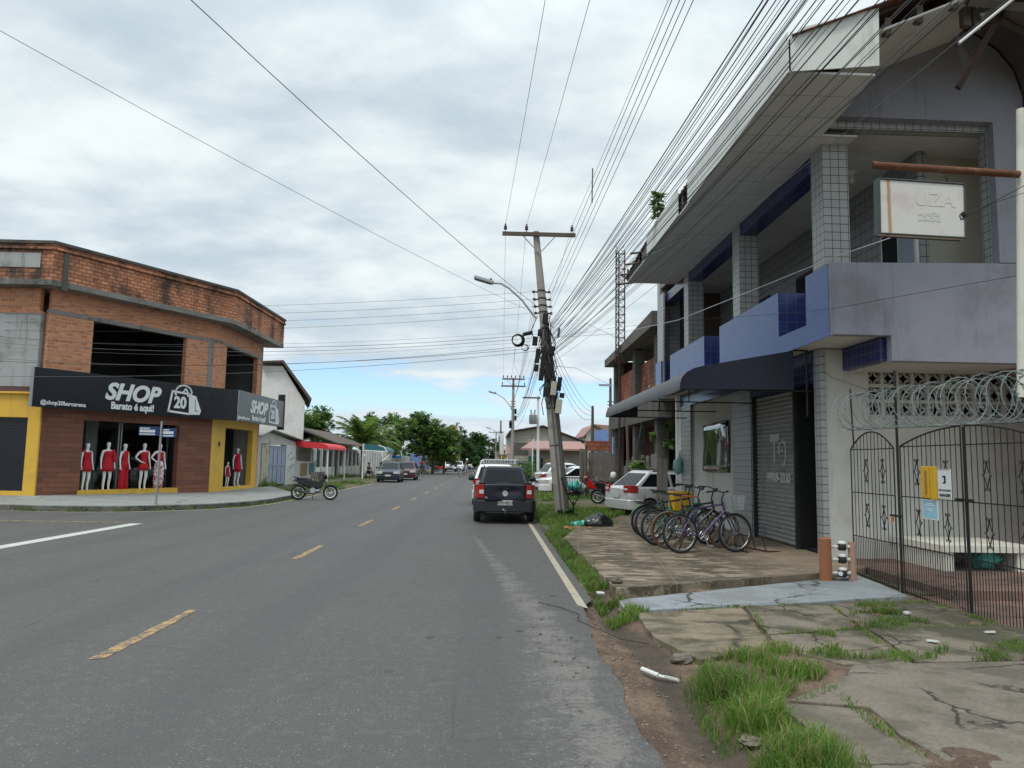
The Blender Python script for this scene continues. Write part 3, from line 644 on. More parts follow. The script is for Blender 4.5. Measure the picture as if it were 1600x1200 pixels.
for a in [(14.46, 2.14, 14.44, 1.86), (14.46, 2.14, 14.38, 2.06), (14.38, 2.06, 14.26, 2.14), (14.26, 2.14, 14.16, 2.06), (14.14, 2.12, 14.12, 1.78), (14.13, 1.78, 14.22, 1.64), (14.22, 1.64, 14.3, 1.68), (14.34, 1.94, 14.26, 1.96)]: bar(*a, .05)
m.build('stencil_mark', 'stencil_white', sh, w=True)
text('stencil_number', '99909-3330', 'stencil_white', sh, face_T((5.66, 14.5, 1.41), (0, -1, 0), (0, 0, 1)), .25, 0, .012, sx=1.0)
# dark shop interior behind the doorway
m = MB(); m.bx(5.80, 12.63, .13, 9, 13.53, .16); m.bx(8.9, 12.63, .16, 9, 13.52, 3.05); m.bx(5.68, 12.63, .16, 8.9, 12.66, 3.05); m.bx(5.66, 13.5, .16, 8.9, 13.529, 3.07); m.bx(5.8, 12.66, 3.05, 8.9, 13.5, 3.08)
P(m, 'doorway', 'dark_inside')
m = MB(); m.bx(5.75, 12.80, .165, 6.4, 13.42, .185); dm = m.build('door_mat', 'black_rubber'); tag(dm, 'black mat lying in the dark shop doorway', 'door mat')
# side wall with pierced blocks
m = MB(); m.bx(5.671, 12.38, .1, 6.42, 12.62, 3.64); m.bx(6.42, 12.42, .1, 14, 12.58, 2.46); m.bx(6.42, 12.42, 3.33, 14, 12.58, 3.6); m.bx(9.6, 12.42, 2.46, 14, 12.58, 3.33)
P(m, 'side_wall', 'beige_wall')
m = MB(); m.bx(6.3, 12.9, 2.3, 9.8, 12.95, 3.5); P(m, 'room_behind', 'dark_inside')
m = MB(); s_ = .265
for i in range(12):
    for j in range(3):
        x, z = 6.42 + i*s_, 2.51 + j*s_; y0, y1 = 12.43, 12.56; cx, cz = x + s_/2, z + s_/2
        if j == 0 and i == 0: m.bx(6.42, 12.43, 2.46, 9.6, 12.56, 2.51)
        b = .028
        m.bx(x, y0, z, x + b, y1, z + s_); m.bx(x + s_ - b, y0, z, x + s_, y1, z + s_); m.bx(x + b, y0, z, x + s_ - b, y1, z + b); m.bx(x + b, y0, z + s_ - b, x + s_ - b, y1, z + s_)
        for q in range(4):
            a0 = PI/2*q; c0 = (cx + (s_/2 - b)*(1 if q in (0, 3) else -1), cz + (s_/2 - b)*(1 if q in (0, 1) else -1))
            # quarter arcs centred on the corners leave a curved diamond in the middle
            pts = [(c0[0] + .082*math.cos(a), 12.495, c0[1] + .082*math.sin(a)) for a in [a0 + PI + PI/2*k/6 for k in range(7)]]
            m.tube(pts, [.02]*7, 4)
P(m, 'pierced_block_screen', 'beige_wall')
# balcony slab, lilac side, blue rail
m = MB(); m.bx(5.22, 11.16, 3.66, 9.4, 23.2, 3.8); P(m, 'balcony_floor', 'ceiling_white')
m = MB(); m.bx(5.98, 11.16, 3.28, 6.08, 12.41, 3.655); P(m, 'side_beam', 'navy_tile')
m = MB(); m.bx(6.09, 11.16, 3.262, 8.3, 12.41, 3.30); P(m, 'side_soffit', 'beige_wall')
m = MB()
m.ext([(5.2, 11.0, 3.65), (6.08, 11.0, 3.65), (6.08, 11.0, 3.26), (8.33, 11.0, 3.26), (8.33, 11.0, 4.83), (5.2, 11.0, 4.775)], (0, .155, 0))
P(m, 'side_parapet', 'lilac_paint', bevel=.01)
m = MB()
gp = [(5.12, 7.13), (7.83, 7.1), (7.83, 4.835), (8.33, 4.835), (8.33, 7.55), (8.2, 7.98), (7.95, 8.3), (7.6, 8.55), (7.3, 8.66), (6.6, 8.34), (5.9, 7.98), (5.12, 7.6)]
m.ext([(x, 11.0, z) for x, z in gp], (0, .16, 0)); P(m, 'gable_wall', 'lilac_paint')
m = MB(); m.bx(7.82, 11.161, 4.835, 8.0, 11.36, 7.1); m.bx(5.3, 11.161, 7.0, 7.82, 11.36, 7.12); P(m, 'opening_lining', 'grey_tile')
def rail_outline():
    o = [(5.2, 11.16), (5.2, 11.98), (5.72, 11.98), (5.72, 13.16), (5.2, 13.16), (5.2, 16.64), (5.72, 16.64), (5.72, 17.86), (5.2, 17.86), (5.2, 21.31), (5.72, 21.31), (5.72, 22.44), (5.2, 22.44), (5.2, 23.2)]
    return o
brick('blue_square_shaded', (.05, .075, .25), (.04, .06, .21), (.14, .17, .33), .17, .17, .005, grime=(.03, .04, .12), ga=.3, gs=1., rough=.25, off=0, bump=.002, cv=.2)  # larger square tile of the return faces; deeper blue also carries their shade
m = MB(); o = rail_outline(); inner = [(5.88, 23.2), (5.88, 11.16)]
n = len(o); zt = 4.79
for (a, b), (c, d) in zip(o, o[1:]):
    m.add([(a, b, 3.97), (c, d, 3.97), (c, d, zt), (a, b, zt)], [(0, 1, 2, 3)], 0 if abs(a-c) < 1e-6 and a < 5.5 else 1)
ob = [(x, y, zt) for x, y in o + inner]; m.poly(ob[::-1], 2)
m.add([(5.88, 11.16, 3.9), (5.88, 23.2, 3.9), (5.88, 23.2, zt), (5.88, 11.16, zt)], [(0, 3, 2, 1)], 2)
m.add([(5.2, 23.2, 3.65), (5.88, 23.2, 3.65), (5.88, 23.2, zt), (5.2, 23.2, zt)], [(0, 3, 2, 1)], 0)
m.bx(5.2, 11.16, 3.65, 5.22, 23.2, 3.97, 0); m.bx(5.221, 11.17, 3.9, 5.72, 23.19, 3.968, 2)
P(m, 'balcony_rail', ['blue_tile', 'blue_square_shaded', 'raw_concrete'])
for y in (11.46, 15.52, 19.65):
    m = MB(); m.bx(5.30, y, 3.8, 5.72, y + .44, 6.87); P(m, 'column', 'grey_tile')
m = MB(); m.bx(5.26, 22.85, 3.6, 5.9, 23.19, 7.35); m.bx(5.24, 22.3, 3.8, 5.30, 22.84, 6.9); P(m, 'end_column', 'grey_tile')
m = MB()
for a, b in ((11.90, 15.52), (15.96, 19.65), (20.09, 22.85)): m.bx(5.34, a, 6.60, 5.68, b, 6.868)
P(m, 'ceiling_beam', 'navy_tile')
# balcony back wall, doors, end wall and room
m = MB(); m.bx(7.2, 12.02, 3.8, 7.35, 23.19, 7.05); m.bx(5.9, 23.0, 3.8, 7.2, 23.19, 7.05); P(m, 'balcony_wall', 'grey_tile_large')
m = MB(); m.bx(7.352, 12.3, 3.8, 9.8, 12.42, 7.2); P(m, 'hall_wall', 'cream_wall')
m = MB(); m.bx(5.73, 11.37, 7.05, 9.8, 23.2, 7.09); P(m, 'balcony_ceiling', 'ceiling_white')
for a, b, z1, pl in ((12.12, 13.12, 5.85, 1), (16.1, 16.95, 6.0, 0), (18.8, 19.6, 6.0, 0)):
    m = MB(); m.bx(7.15, a - .06, 3.8, 7.2, b + .06, z1 + .06); d = P(m, 'balcony_door', 'white_paint' if pl else 'dark_grey')
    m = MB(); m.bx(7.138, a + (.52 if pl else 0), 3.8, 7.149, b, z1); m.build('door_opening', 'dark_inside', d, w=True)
    if pl: m = MB(); m.bx(7.135, a, 3.8, 7.149, a + .46, z1); m.build('door_leaf', 'blue_gate', d, w=True)
m = MB(); m.lathe([(.03, 0), (.10, 0), (.09, -.03), (.035, -.06), (.03, -.1), (.045, -.13), (.05, -.17), (.03, -.21), (.0, -.22)], (6.55, 13, 7.05), 14); P(m, 'ceiling_lamp', 'white_plastic', smooth=40)
# eaves: soffit of PVC strips, white fascia broken at the far end
def f_soffit(t):
    o = obj(t); s = nd(t, 'ShaderNodeSeparateXYZ', {0: o}); u = math_(t, 'FRACT', math_(t, 'MULTIPLY', s.outputs[1], 1.55))
    c = mix(t, nz(t, o, 1.1, 5), (.52, .53, .525), (.66, .66, .64)); c = mix(t, math_(t, 'MULTIPLY', math_(t, 'LESS_THAN', u, .03), .6), c, (.12, .12, .12))
    pn = math_(t, 'FLOOR', math_(t, 'MULTIPLY', s.outputs[1], .36)); al = math_(t, 'MODULO', pn, 2.)
    c = mix(t, math_(t, 'MULTIPLY', al, .25), c, (.5, .47, .41))
    return bsdf(t, c, .6)
mk('soffit_pvc', f_soffit)
m = MB()
m.ext([(3.90, 9.32, 6.87), (5.06, 9.32, 6.87), (5.16, 10.99, 6.87), (5.16, 11.17, 6.87), (5.74, 11.17, 6.87), (5.74, 21.1, 6.87), (3.9, 21.1, 6.87)], (0, 0, .03)); P(m, 'soffit', 'soffit_pvc')
m = MB()
def fas(y0, y1, h0, h1, x=3.88): m.ext([(x, y0, 6.855), (x, y1, 6.855), (x, y1, h1), (x, y0, h0)], (-.02, 0, 0))
fas(9.28, 12.0, 7.42, 7.44); fas(12.01, 14.32, 7.43, 7.44); fas(15.1, 18.2, 7.43, 7.40)
m.ext([(3.9, 9.28, 6.86), (5.09, 9.28, 6.98), (5.11, 9.28, 7.8), (4.05, 9.28, 7.48), (3.98, 9.28, 7.36), (3.9, 9.28, 7.42)], (0, -.02, 0))
m.tube([(3.93, 17.9, 6.84), (4.35, 16.6, 6.83)], .018, 6)
P(m, 'fascia', 'fascia_white' if 'fascia_white' in MATS else simple('fascia_white', (.62, .63, .60), .6, 0, .06, 1., dirt=(.36, .36, .3), da=.5, ds=1.3, streak=(.2, .19, .15), sa=.7) and 'fascia_white')
m = MB(); m.ext([(5.13, 9.4, 7.52), (7.2, 9.4, 8.42), (7.2, 11.0, 8.42), (5.13, 11.0, 7.52)], (0, 0, .03)); P(m, 'gable_soffit', 'ceiling_white')
m = MB()
for y in (9.5, 10.3): m.tube([(4.0, y, 7.38), (7.25, y, 8.78)], .05, 4)
for x in (5.3, 5.75, 6.25, 6.8): m.bx(x, 9.46, 7.4 + (x-5.13)*.44 + .08, x + .09, 9.56, 7.62 + (x-5.13)*.44 + .10)
for k in range(9): m.tube([(3.98, 14.2 + k*.9, 7.0), (3.98, 14.2 + k*.9, 7.36)], .035, 4)
m.tube([(3.98, 14.0, 7.05), (3.98, 21.3, 7.05)], .04, 4); m.tube([(4.05, 9.4, 7.34), (4.05, 21.3, 7.34)], .04, 4)
for k in range(4): m.tube([(3.98 - .35, 19.2 + k*.75, 7.2 - .1*k), (4.9, 19.2 + k*.75, 7.38 - .1*k)], .03, 4)
for k in range(6): m.bx(3.9 + .03*k, 18.3 + k*.45, 6.93, 3.96, 18.7 + k*.45, 7.2 + .1*noise.noise((k, 2, 3)))
P(m, 'rafter', 'old_wood')
m = MB(); nx = 30
def roofz(x): return 7.37 + (x - 3.92)*.405
for s0, s1 in ((9.2, 18.6), (18.6, 21.6)):
    rings = []
    for k in range(int((s1-s0)/.055) + 1):
        y = s0 + k*.055; w_ = .022*math.sin(y*2*PI/.22)
        sag = .05*noise.noise((y*.8, 4, 0)) - (.25*(y-18.6)/3 if y > 18.6 else 0)
        rings.append([(x, y, roofz(x) + w_ + sag + .01*noise.noise((x*4, y*4, 0))) for x in [3.92 + .37*i for i in range(10)]] + [(7.25, y, roofz(7.25)-.03), (3.92, y, roofz(3.92) - .03 + sag)])
    m.loft(rings)
P(m, 'roof', 'roof_tile', smooth=50)
m = MB(); m.bx(4.1, 11.2, 6.92, 5.72, 21.2, 6.96); m.bx(5.3, 11.2, 7.12, 9.8, 23.1, 7.16); m.bx(9.8, 12.4, 0, 10, 23.2, 8.1); m.bx(5.95, 22.9, 0, 9.8, 23.15, 7.1); m.ext([(7.25, 9.4, 8.8), (9.5, 9.4, 8.0), (9.5, 21.5, 8.0), (7.25, 21.5, 8.8)], (0, 0, .05)); P(m, 'roof_back', 'brown_roof')
# glossy poster
m = MB(); rings = []
for i in range(15):
    u = i/14; y = 19.33 - u*2.06
    rings.append([(5.585 - .03*math.sin(u*PI) - .008*math.sin(u*9 + 1) - .012*math.cos(v/8*5 + u*3), y + .02*math.sin(v*1.1), 1.47 + 1.18*v/8 - .04*u*(1 - v/8) + .05*u) for v in range(9)])
vs = [p for r in rings for p in r]; fs = [(i*9 + j, i*9 + j + 1, i*9 + j + 10, i*9 + j + 9) for i in range(14) for j in range(8)]
m.add(vs, fs); po = m.build('poster', 'gloss_black', smooth=60)
sm = po.modifiers.new('thick', 'SOLIDIFY'); sm.thickness = .008
tag(po, 'warped glossy black poster hung on the grey wall behind the bicycles', 'poster')
# awning
aw = thing('awning', 'long curved grey canvas awning with navy end panel over the shop front', 'awning', (4.2, 16.5, 2.92))
pr = [(3.22, 2.92), (3.225, 3.02), (3.26, 3.13), (3.34, 3.22), (3.46, 3.285), (3.62, 3.33), (4.3, 3.46), (5.19, 3.625)]
m = MB(); YA, YB = 12.52, 20.65; th = .012
rings = []
for y in [YA + (YB-YA)*k/24 for k in range(25)]:
    s_ = .012*abs(math.sin((y-YA)*PI/1.35))
    rings.append([(x + s_*.5, y, z - s_) for x, z in pr] + [(x + .01, y, z - th - s_) for x, z in pr[::-1]])
m.loft(rings); m.build('canopy', 'grey_canvas', aw, w=True, smooth=40)
for y, lab in ((YA - .012, 'navy end panel'), (YB, 'dark far end panel')):
    m = MB(); top = pr if lab[0] == 'n' else pr[:6] + [(4.1, 3.4)]
    m.ext([(x, y, z) for x, z in top] + [(top[-1][0], y, 2.95)], (0, .012, 0)); m.build('end_panel', 'navy_canvas' if lab[0] == 'n' else 'dark_grey', aw, w=True, label=lab)
m = MB()
for y in (YA + .03, 15.2, 17.9, YB - .03):
    m.tube([(3.27, y, 2.93), (5.5, y, 2.93)], .015, 6); m.tube([(3.3, y, 3.1), (3.62, y, 3.3), (5.19, y, 3.6)], .012, 6)
    m.tube([(4.1, y, 2.93), (4.1, y, 3.42)], .012, 6)
m.tube([(3.25, YA, 2.925), (3.25, YB, 2.925)], .016, 6); m.tube([(5.45, 12.6, 3.64), (5.45, 12.6, 2.5)], .018, 6); m.tube([(5.19, YA, 3.63), (5.47, 12.6, 3.64)], .015, 6)
m.build('frame', 'black_metal', aw, w=True)

# hanging sign on its rusty pipe
hp = thing('sign_bracket', 'rusty horizontal pipe jutting out to hold the blank hanging sign', 'pipe', (6.3, 8.5, 5.2))
m = MB(); m.tube([(4.54, 8.5, 5.275), (6.34, 8.5, 5.21)], .045, 14); m.build('pipe', 'rust', hp, w=True, smooth=40)
m = MB(); m.tube([(4.535, 8.5, 5.2755), (4.545, 8.5, 5.275)], .03, 10); m.build('pipe_bore', 'dark_inside', hp, w=True)
hs = thing('hanging_sign', 'weathered white double sided sign with rust streak hanging from the rusty pipe', 'sign', (5.08, 8.5, 4.7))
def f_sign(t):
    o = obj(t); s = nd(t, 'ShaderNodeSeparateXYZ', {0: o}); x, z = s.outputs[0], s.outputs[2]
    n = nz(t, o, 2.5, 5); c = mix(t, n, (.52, .50, .46), (.66, .64, .60))
    c = mix(t, math_(t, 'MULTIPLY', smap(t, nz(t, scl(t, o, 1, 1, 1, (2, 0, 1)), 3.2, 4), .5, .7), .35), c, (.48, .36, .37))
    st = math_(t, 'SUBTRACT', 1., smap(t, math_(t, 'ABSOLUTE', math_(t, 'ADD', math_(t, 'ADD', x, .385), math_(t, 'MULTIPLY', nz(t, scl(t, o, 1, 1, 3), 3, 3), .02))), .006, .035))
    c = mix(t, math_(t, 'MULTIPLY', st, .85), c, (.36, .17, .05))
    e = smap(t, z, -.27, -.36); c = mix(t, math_(t, 'MULTIPLY', math_(t, 'MULTIPLY', e, smap(t, x, .2, .5)), .7), c, (.25, .15, .06))
    return bsdf(t, c, .55)
mk('faded_sign', f_sign)
m = MB(); q = [(4.575, 5.075), (5.605, 5.035), (5.59, 4.375), (4.565, 4.405)]
m.ext([(x, 8.42, z) for x, z in q], (0, .10, 0)); m.build('panel', 'faded_sign', hs, w=True)
m = MB()
for a, b in zip(q, q[1:] + q[:1]):
    m.tube([(a[0], 8.415, a[1]), (b[0], 8.415, b[1])], .012, 4); m.tube([(a[0], 8.525, a[1]), (b[0], 8.525, b[1])], .012, 4)
m.ext([(4.56, 8.42, 5.085), (4.56, 8.525, 5.085), (4.55, 8.525, 4.4), (4.55, 8.42, 4.4)], (.012, 0, 0))
m.build('frame', 'sign_frame' if 'sign_frame' in MATS else simple('sign_frame', (.06, .075, .075), .6, .2, .3, 8, dirt=(.14, .06, .03), da=.5) and 'sign_frame', hs, w=True)
for x in (4.74, 5.45):
    m = MB()
    for k in range(4): m.ring((x, 8.5, 5.085 + .035*k + (5.02-5.06 if x > 5 else 0)), .017, .004, 8, 4, 'Y' if k % 2 else 'X')
    m.build('hook', 'black_metal', hs, w=True)
simple('ghost_letter', (.575, .555, .515), .7, 0, .1)
for s_, z, sz, xo, sp in (('UZA', 4.83, .24, 5.24, 1.0), ('esporte', 4.66, .085, 5.16, 1.0), ('LANCHE', 4.59, .065, 5.16, 1.1)):
    text('ghost_lettering', s_, 'ghost_letter', hs, face_T((xo, 8.417, z), (1, 0, -.038), (0, 0, 1)), sz, 0, .004, .0008, spacing=sp)

# water meters between two pipe sleeves
ps = MB(); pf = []
for k in range(44): pf += [(.078, k*.0135), (.084, k*.0135 + .004), (.084, k*.0135 + .009), (.078, k*.0135 + .0125)]
ps.lathe([(.07, 0)] + pf + [(.066, .6), (.066, .45)], (4.71, 10.42, .06), 20)
o = ps.build('pipe_sleeve', 'terracotta_pipe', smooth=30); tag(o, 'thick ribbed orange pipe standing on the painted ramp beside the water meters', 'pipe')
ps = MB(); ps.lathe([(.05, 0), (.053, 0), (.053, .54), (.045, .54), (.045, .3)], (5.09, 10.42, .06), 18); o = ps.build('pipe_sleeve', 'pipe_pink', smooth=30); tag(o, 'slimmer smooth pinkish pipe standing between the water meters and the gate', 'pipe')
for k, (z, w_) in enumerate(((.55, 'highest'), (.375, 'middle'), (.19, 'lowest'))):
    wm = thing('water_meter', w_ + ' of three white capped water meters stacked between the two brown pipes', 'water meter', (4.94, 10.4, z), 0, 'water meters')
    m = MB(); m.lathe([(.0, -.06), (.045, -.06), (.058, -.04), (.058, .02), (.05, .03), (0, .03)], (0, 0, 0), 16); m.build('body', 'gauge_black', wm, smooth=40)
    m = MB(); m.lathe([(.052, .03), (.056, .035), (.054, .055), (.03, .07), (0, .072)], (0, 0, 0), 16); m.build('lid', 'white_plastic', wm, smooth=40)
    m = MB(); m.tube([(-.2, 0, -.01), (.14, 0, -.01)], .014, 8); m.cyl((-.13, 0, -.01), (-.09, 0, -.01), .024); m.cyl((.075, 0, -.01), (.105, 0, -.01), .024); m.build('pipe', 'white_pvc', wm, smooth=40)
    if k == 2: m = MB(); m.lathe([(0, 0), (.03, 0), (.03, -.02), (0, -.02)], (-.06, -.055, -.01), 12, 'Y'); m.build('cap', 'white_plastic', wm)

# wrought iron gate
gt = thing('iron_gate', 'black wrought iron double gate with arched top and diamond scrolls before the yard', 'gate', (5.4, 9, 0))
def archz(y, y0, y1, zs, rise):
    u = (y - (y0+y1)/2)/((y1-y0)/2); return zs + rise*max(0, 1 - u*u)
def leaf(y0, y1, full0, full1, zs, rise, name, orn):
    m = MB(); n = max(2, round((y1-y0)/.098)); zb = lambda y: interp([(7, -.03), (9.7, .04), (11, .09)], y)
    for k in range(n+1):
        y = y0 + (y1-y0)*k/n; m.tube([(5.4, y, zb(y)), (5.4, y, archz(y, full0, full1, zs, rise))], .0052, 5)
        if k < n: ym = y + (y1-y0)/n/2; m.tube([(5.4, ym, zb(ym)), (5.4, ym, .64)], .0048, 5)
    for z in (zs - .005, 1.28, .65): m.tube([(5.4, y0, z), (5.4, y1, z)], .0075, 5)
    m.tube([(5.4, y0, zb(y0) + .02), (5.4, y1, zb(y1) + .02)], .012, 5)
    m.tube([(5.4, y, archz(y, full0, full1, zs, rise)) for y in [y0 + (y1-y0)*k/14 for k in range(15)]], .011, 6)
    m.tube([(5.4, y0, zb(y0)), (5.4, y0, archz(y0, full0, full1, zs, rise))], .009, 6); m.tube([(5.4, y1, zb(y1)), (5.4, y1, archz(y1, full0, full1, zs, rise))], .009, 6)
    lf = m.build(name, 'black_metal', gt, w=True)
    for (y, z) in orn:
        m = MB()
        for sg in (-1, 1):
            m.tube([(5.392, y, z + .13), (5.392, y + sg*.035, z + .03), (5.392, y + sg*.058, z), (5.392, y + sg*.035, z - .03), (5.392, y, z - .13)], .006, 5)
            for e in (-1, 1):
                m.tube([(5.392, y + sg*.004, z + e*.10), (5.392, y + sg*.012, z + e*.155), (5.392, y + sg*.034, z + e*.165), (5.392, y + sg*.044, z + e*.145), (5.392, y + sg*.03, z + e*.135)], .0055, 5)
            m.ring((5.392, y + sg*.068, z), .012, .004, 8, 4, 'X')
        m.build('scroll', 'black_metal', lf, w=True)
leaf(9.82, 11.0, 9.82, 11.0, 1.91, .24, 'small_leaf', [(10.55, 1.6), (10.1, 1.6), (10.55, .97), (10.1, .97)])
leaf(8.39, 9.66, 7.02, 9.66, 1.93, .21, 'gate_leaf', [(9.28, 1.6), (8.68, 1.58), (9.28, .97), (8.68, .96)])
leaf(7.02, 8.31, 7.02, 9.66, 1.93, .21, 'gate_leaf', [(7.95, 1.58), (7.4, 1.58), (7.95, .96), (7.4, .96)])
for y, z1, r in ((9.74, 2.95, .017), (8.35, 2.13, .015)):
    m = MB(); m.cyl((5.41, y, -.05), (5.41, y, z1), r, 10); m.build('post', 'black_metal', gt, w=True, smooth=40)
m = MB(); m.box((5.375, 8.33, 1.3), (.03, .3, .03)); m.box((5.37, 9.76, 1.02), (.03, .25, .025)); m.build('latch', 'black_metal', gt, w=True)
m = MB(); m.box((5.365, 9.84, .97), (.02, .045, .05)); m.ring((5.365, 9.84, 1.0), .018, .005, 10, 5, 'X'); o = m.build('padlock', 'lamp_orange'); tag(o, 'small brass padlock hanging on the iron gate latch', 'padlock')
# plates tied to the gate
mb_ = thing('letter_box', 'yellow letter box tied to the bars of the iron gate', 'letter box', (5.37, 8.98, 1.48))
m = MB(); m.bx(5.345, 8.955, 1.285, 5.39, 9.125, 1.675); m.build('body', 'yellow_plastic', mb_, w=True, bevel=.008)
m = MB(); m.bx(5.345, 8.845, 1.27, 5.39, 8.93, 1.672); m.build('side_flap', 'yellow_plastic', mb_, w=True, bevel=.008)
m = MB(); m.bx(5.340, 8.995, 1.33, 5.344, 9.03, 1.62); m.build('slot', 'cloth_brown', mb_, w=True)
gs = thing('garage_sign', 'white no parking garage sign tied to the iron gate beside the letter box', 'sign', (5.375, 8.68, 1.46))
m = MB(); m.bx(5.372, 8.555, 1.285, 5.378, 8.81, 1.645); m.build('plate', 'white_plastic', gs, w=True)
m = MB()
for z in (1.635, 1.295): m.bx(5.3695, 8.565, z, 5.3715, 8.80, z + .004)
m.bx(5.3695, 8.655, 1.475, 5.3715, 8.685, 1.56); m.bx(5.3695, 8.655, 1.545, 5.3715, 8.715, 1.565); m.bx(5.3695, 8.66, 1.475, 5.3715, 8.715, 1.49); m.build('pictogram', 'ink_black', gs, w=True)
Tg = lambda z, y=8.683: face_T((5.3705, y, z), (0, -1, 0), (0, 0, 1))
text('lettering', 'NÃO ESTACIONE', 'ink_black', gs, Tg(1.392), .03, 0, .0008, .001); text('lettering', 'GARAGEM', 'ink_black', gs, Tg(1.335), .05, 0, .0018, .001, sx=.92)
bs_ = thing('small_plate', 'pale blue plate tied to the iron gate below the yellow letter box', 'sign', (5.375, 8.99, 1.15))
m = MB(); m.bx(5.372, 8.825, 1.03, 5.377, 9.15, 1.268); m.build('border', 'white_plastic', bs_, w=True)
m = MB(); m.bx(5.3695, 8.845, 1.045, 5.3715, 9.13, 1.255); m.build('plate', 'sticker_blue', bs_, w=True)
m = MB()
for z, a, b in ((1.195, 8.89, 9.09), (1.155, 8.93, 9.06), (1.135, 8.93, 9.04), (1.215, 8.9, 9.06)): m.bx(5.368, a, z, 5.3693, b, z + .012)
m.build('faint_print', 'white_plastic', bs_, w=True)
# razor wire above the gate
m = MB(); pts = []; n = 24; r0 = random.Random(5)
ph = 0; y = 10.62
while y > 6.6:
    d = .004 if y > 10.3 else .0062
    ph += .32; y -= d*(1.1 + .5*math.sin(ph*.23)); r = .262 + .018*math.sin(ph*.7) + .012*math.sin(ph*.31)
    zc = interp([(6.6, 2.36), (9.7, 2.42), (10.7, 2.44)], y)
    pts.append((5.22 + r*math.cos(ph), y + .03*math.sin(ph*1.3), zc + r*math.sin(ph)*.95))
m.tube(pts, .0050, 4); brb = pts[::3]
for p in brb: m.box(p, (.006, .045, .018), r0.uniform(-.4, .4)); 
rw = thing('razor_wire', 'coiled galvanised razor wire stretched above the iron gate', 'razor wire', (5.22, 8.7, 2.4))
m.build('coil', 'razor_grey' if 'razor_grey' in MATS else simple('razor_grey', (.20, .235, .235), .6, .2, .3, 12, dirt=(.06, .055, .05), da=.7, ds=3) and 'razor_grey', rw, w=True)
m = MB(); m.tube([(5.24, 10.64, 2.78), (5.26, 10.62, 1.98)], .011, 6); m.tube([(5.22, 10.7, 2.68), (5.22, 6.6, 2.6)], .003, 4); m.tube([(5.2, 10.7, 2.18), (5.2, 6.6, 2.1)], .003, 4); m.build('stay', 'black_metal', rw, w=True)
# brick barbecue ledge in the yard and green bag in it
lw = MB(); lw.bx(6.75, 11.0, .14, 6.9, 12.4, .42); lw.bx(7.86, 11.0, .14, 8.1, 12.4, .42); lw.bx(6.72, 10.96, .421, 8.15, 12.41, .52); lw.bx(6.9, 12.2, .14, 7.86, 12.4, .42); lw.bx(6.9, 11.95, .145, 7.86, 12.2, .15)
o = lw.build('masonry_bench', 'cream_paint', bevel=.01); tag(o, 'low white masonry bench with open niche behind the iron gate', 'bench')
m = MB(); m.ball((7.55, 11.3, .27), (.2, .16, .14), 14, 9, 0, .5, 3); m.ball((7.6, 11.32, .36), (.08, .07, .09), 10, 7, 0, .5, 5); o = m.build('plastic_bag', 'teal_plastic', smooth=60); tag(o, 'green plastic bag stuffed in the niche of the white masonry bench', 'bag')
# turquoise bag hung from the far end of the front
m = MB(); m.ball((5.42, 21.3, 1.6), (.14, .15, .24), 14, 10, 0, .35, 8); m.tube([(5.44, 21.35, 1.8), (5.5, 21.4, 2.05)], [.05, .012], 8); o = m.build('plastic_bag', 'bag_turquoise' if 'bag_turquoise' in MATS else simple('bag_turquoise', (.2, .38, .36), .35, 0, .2, 6) and 'bag_turquoise', smooth=60); tag(o, 'turquoise plastic bag hanging from the far corner of the blue building', 'bag')

# neighbour at the right edge: brick wall, concrete arch, sagging tiled eave
nb = thing('brick_house', 'unplastered brick house with dark concrete arch and ragged tiled eave beside the lilac gable', 'house', (9.5, 11, 0))
m = MB(); m.bx(8.36, 10.86, .02, 12.5, 11.1, 8.1); m.build('wall', 'dark_brick', nb, w=True)
m = MB(); arc = [(7.28, 8.68), (7.62, 8.57), (7.97, 8.32), (8.22, 8.0), (8.35, 7.58)]; out = [(8.75, 7.62), (8.6, 8.15), (8.3, 8.55), (7.9, 8.82), (7.28, 8.98)]
m.ext([(x, 10.3, z) for x, z in arc + out], (0, .69, 0)); m.build('arch', 'dark_concrete', nb, w=True, smooth=50)
m = MB(); m.ext([(7.0, 9.2, 8.42), (9.6, 9.2, 7.6), (9.6, 10.3, 8.0), (7.0, 10.3, 9.0)], (0, 0, .06)); m.ext([(8.6, 9.9, 7.9), (9.8, 9.9, 7.9), (9.8, 10.9, 8.6), (8.6, 10.9, 8.6)], (0, 0, .3)); m.build('roof', 'brown_roof', nb, w=True)
m = MB(); m.box((6.62, 9.75, 8.12), (.11, .1, .48), 0); m.box((6.73, 9.74, 8.1), (.07, .07, .6), 0, 0, 0, -.15)
m.tube([(6.5, 9.5, 8.1), (8.8, 9.6, 8.0)], .07, 4); m.tube([(6.9, 10.1, 8.45), (8.5, 10.15, 7.75)], .06, 4); m.tube([(7.2, 9.9, 8.35), (8.9, 10.0, 7.5)], .08, 6); m.build('beam', 'old_wood', nb, w=True)
m = MB(); m.tube([(6.75, 9.7, 8.0), (7.4, 9.6, 8.6)], .09, 10); m.build('gutter_pipe', 'steel', nb, w=True, smooth=40)
m = MB(); m.cyl((6.455, 8.55, 6.06), (6.27, 8.55, 2.5), .055, 12); m.build('drain_pipe', 'cream_paint', nb, w=True, smooth=40)
m = MB(); m.tube([(6.28, 9.4, 7.42), (7.3, 9.4, 8.28)], .022, 6); o = m.build('metal_rod', 'white_paint'); tag(o, 'thin white rod hanging slantwise under the ragged eave', 'rod')
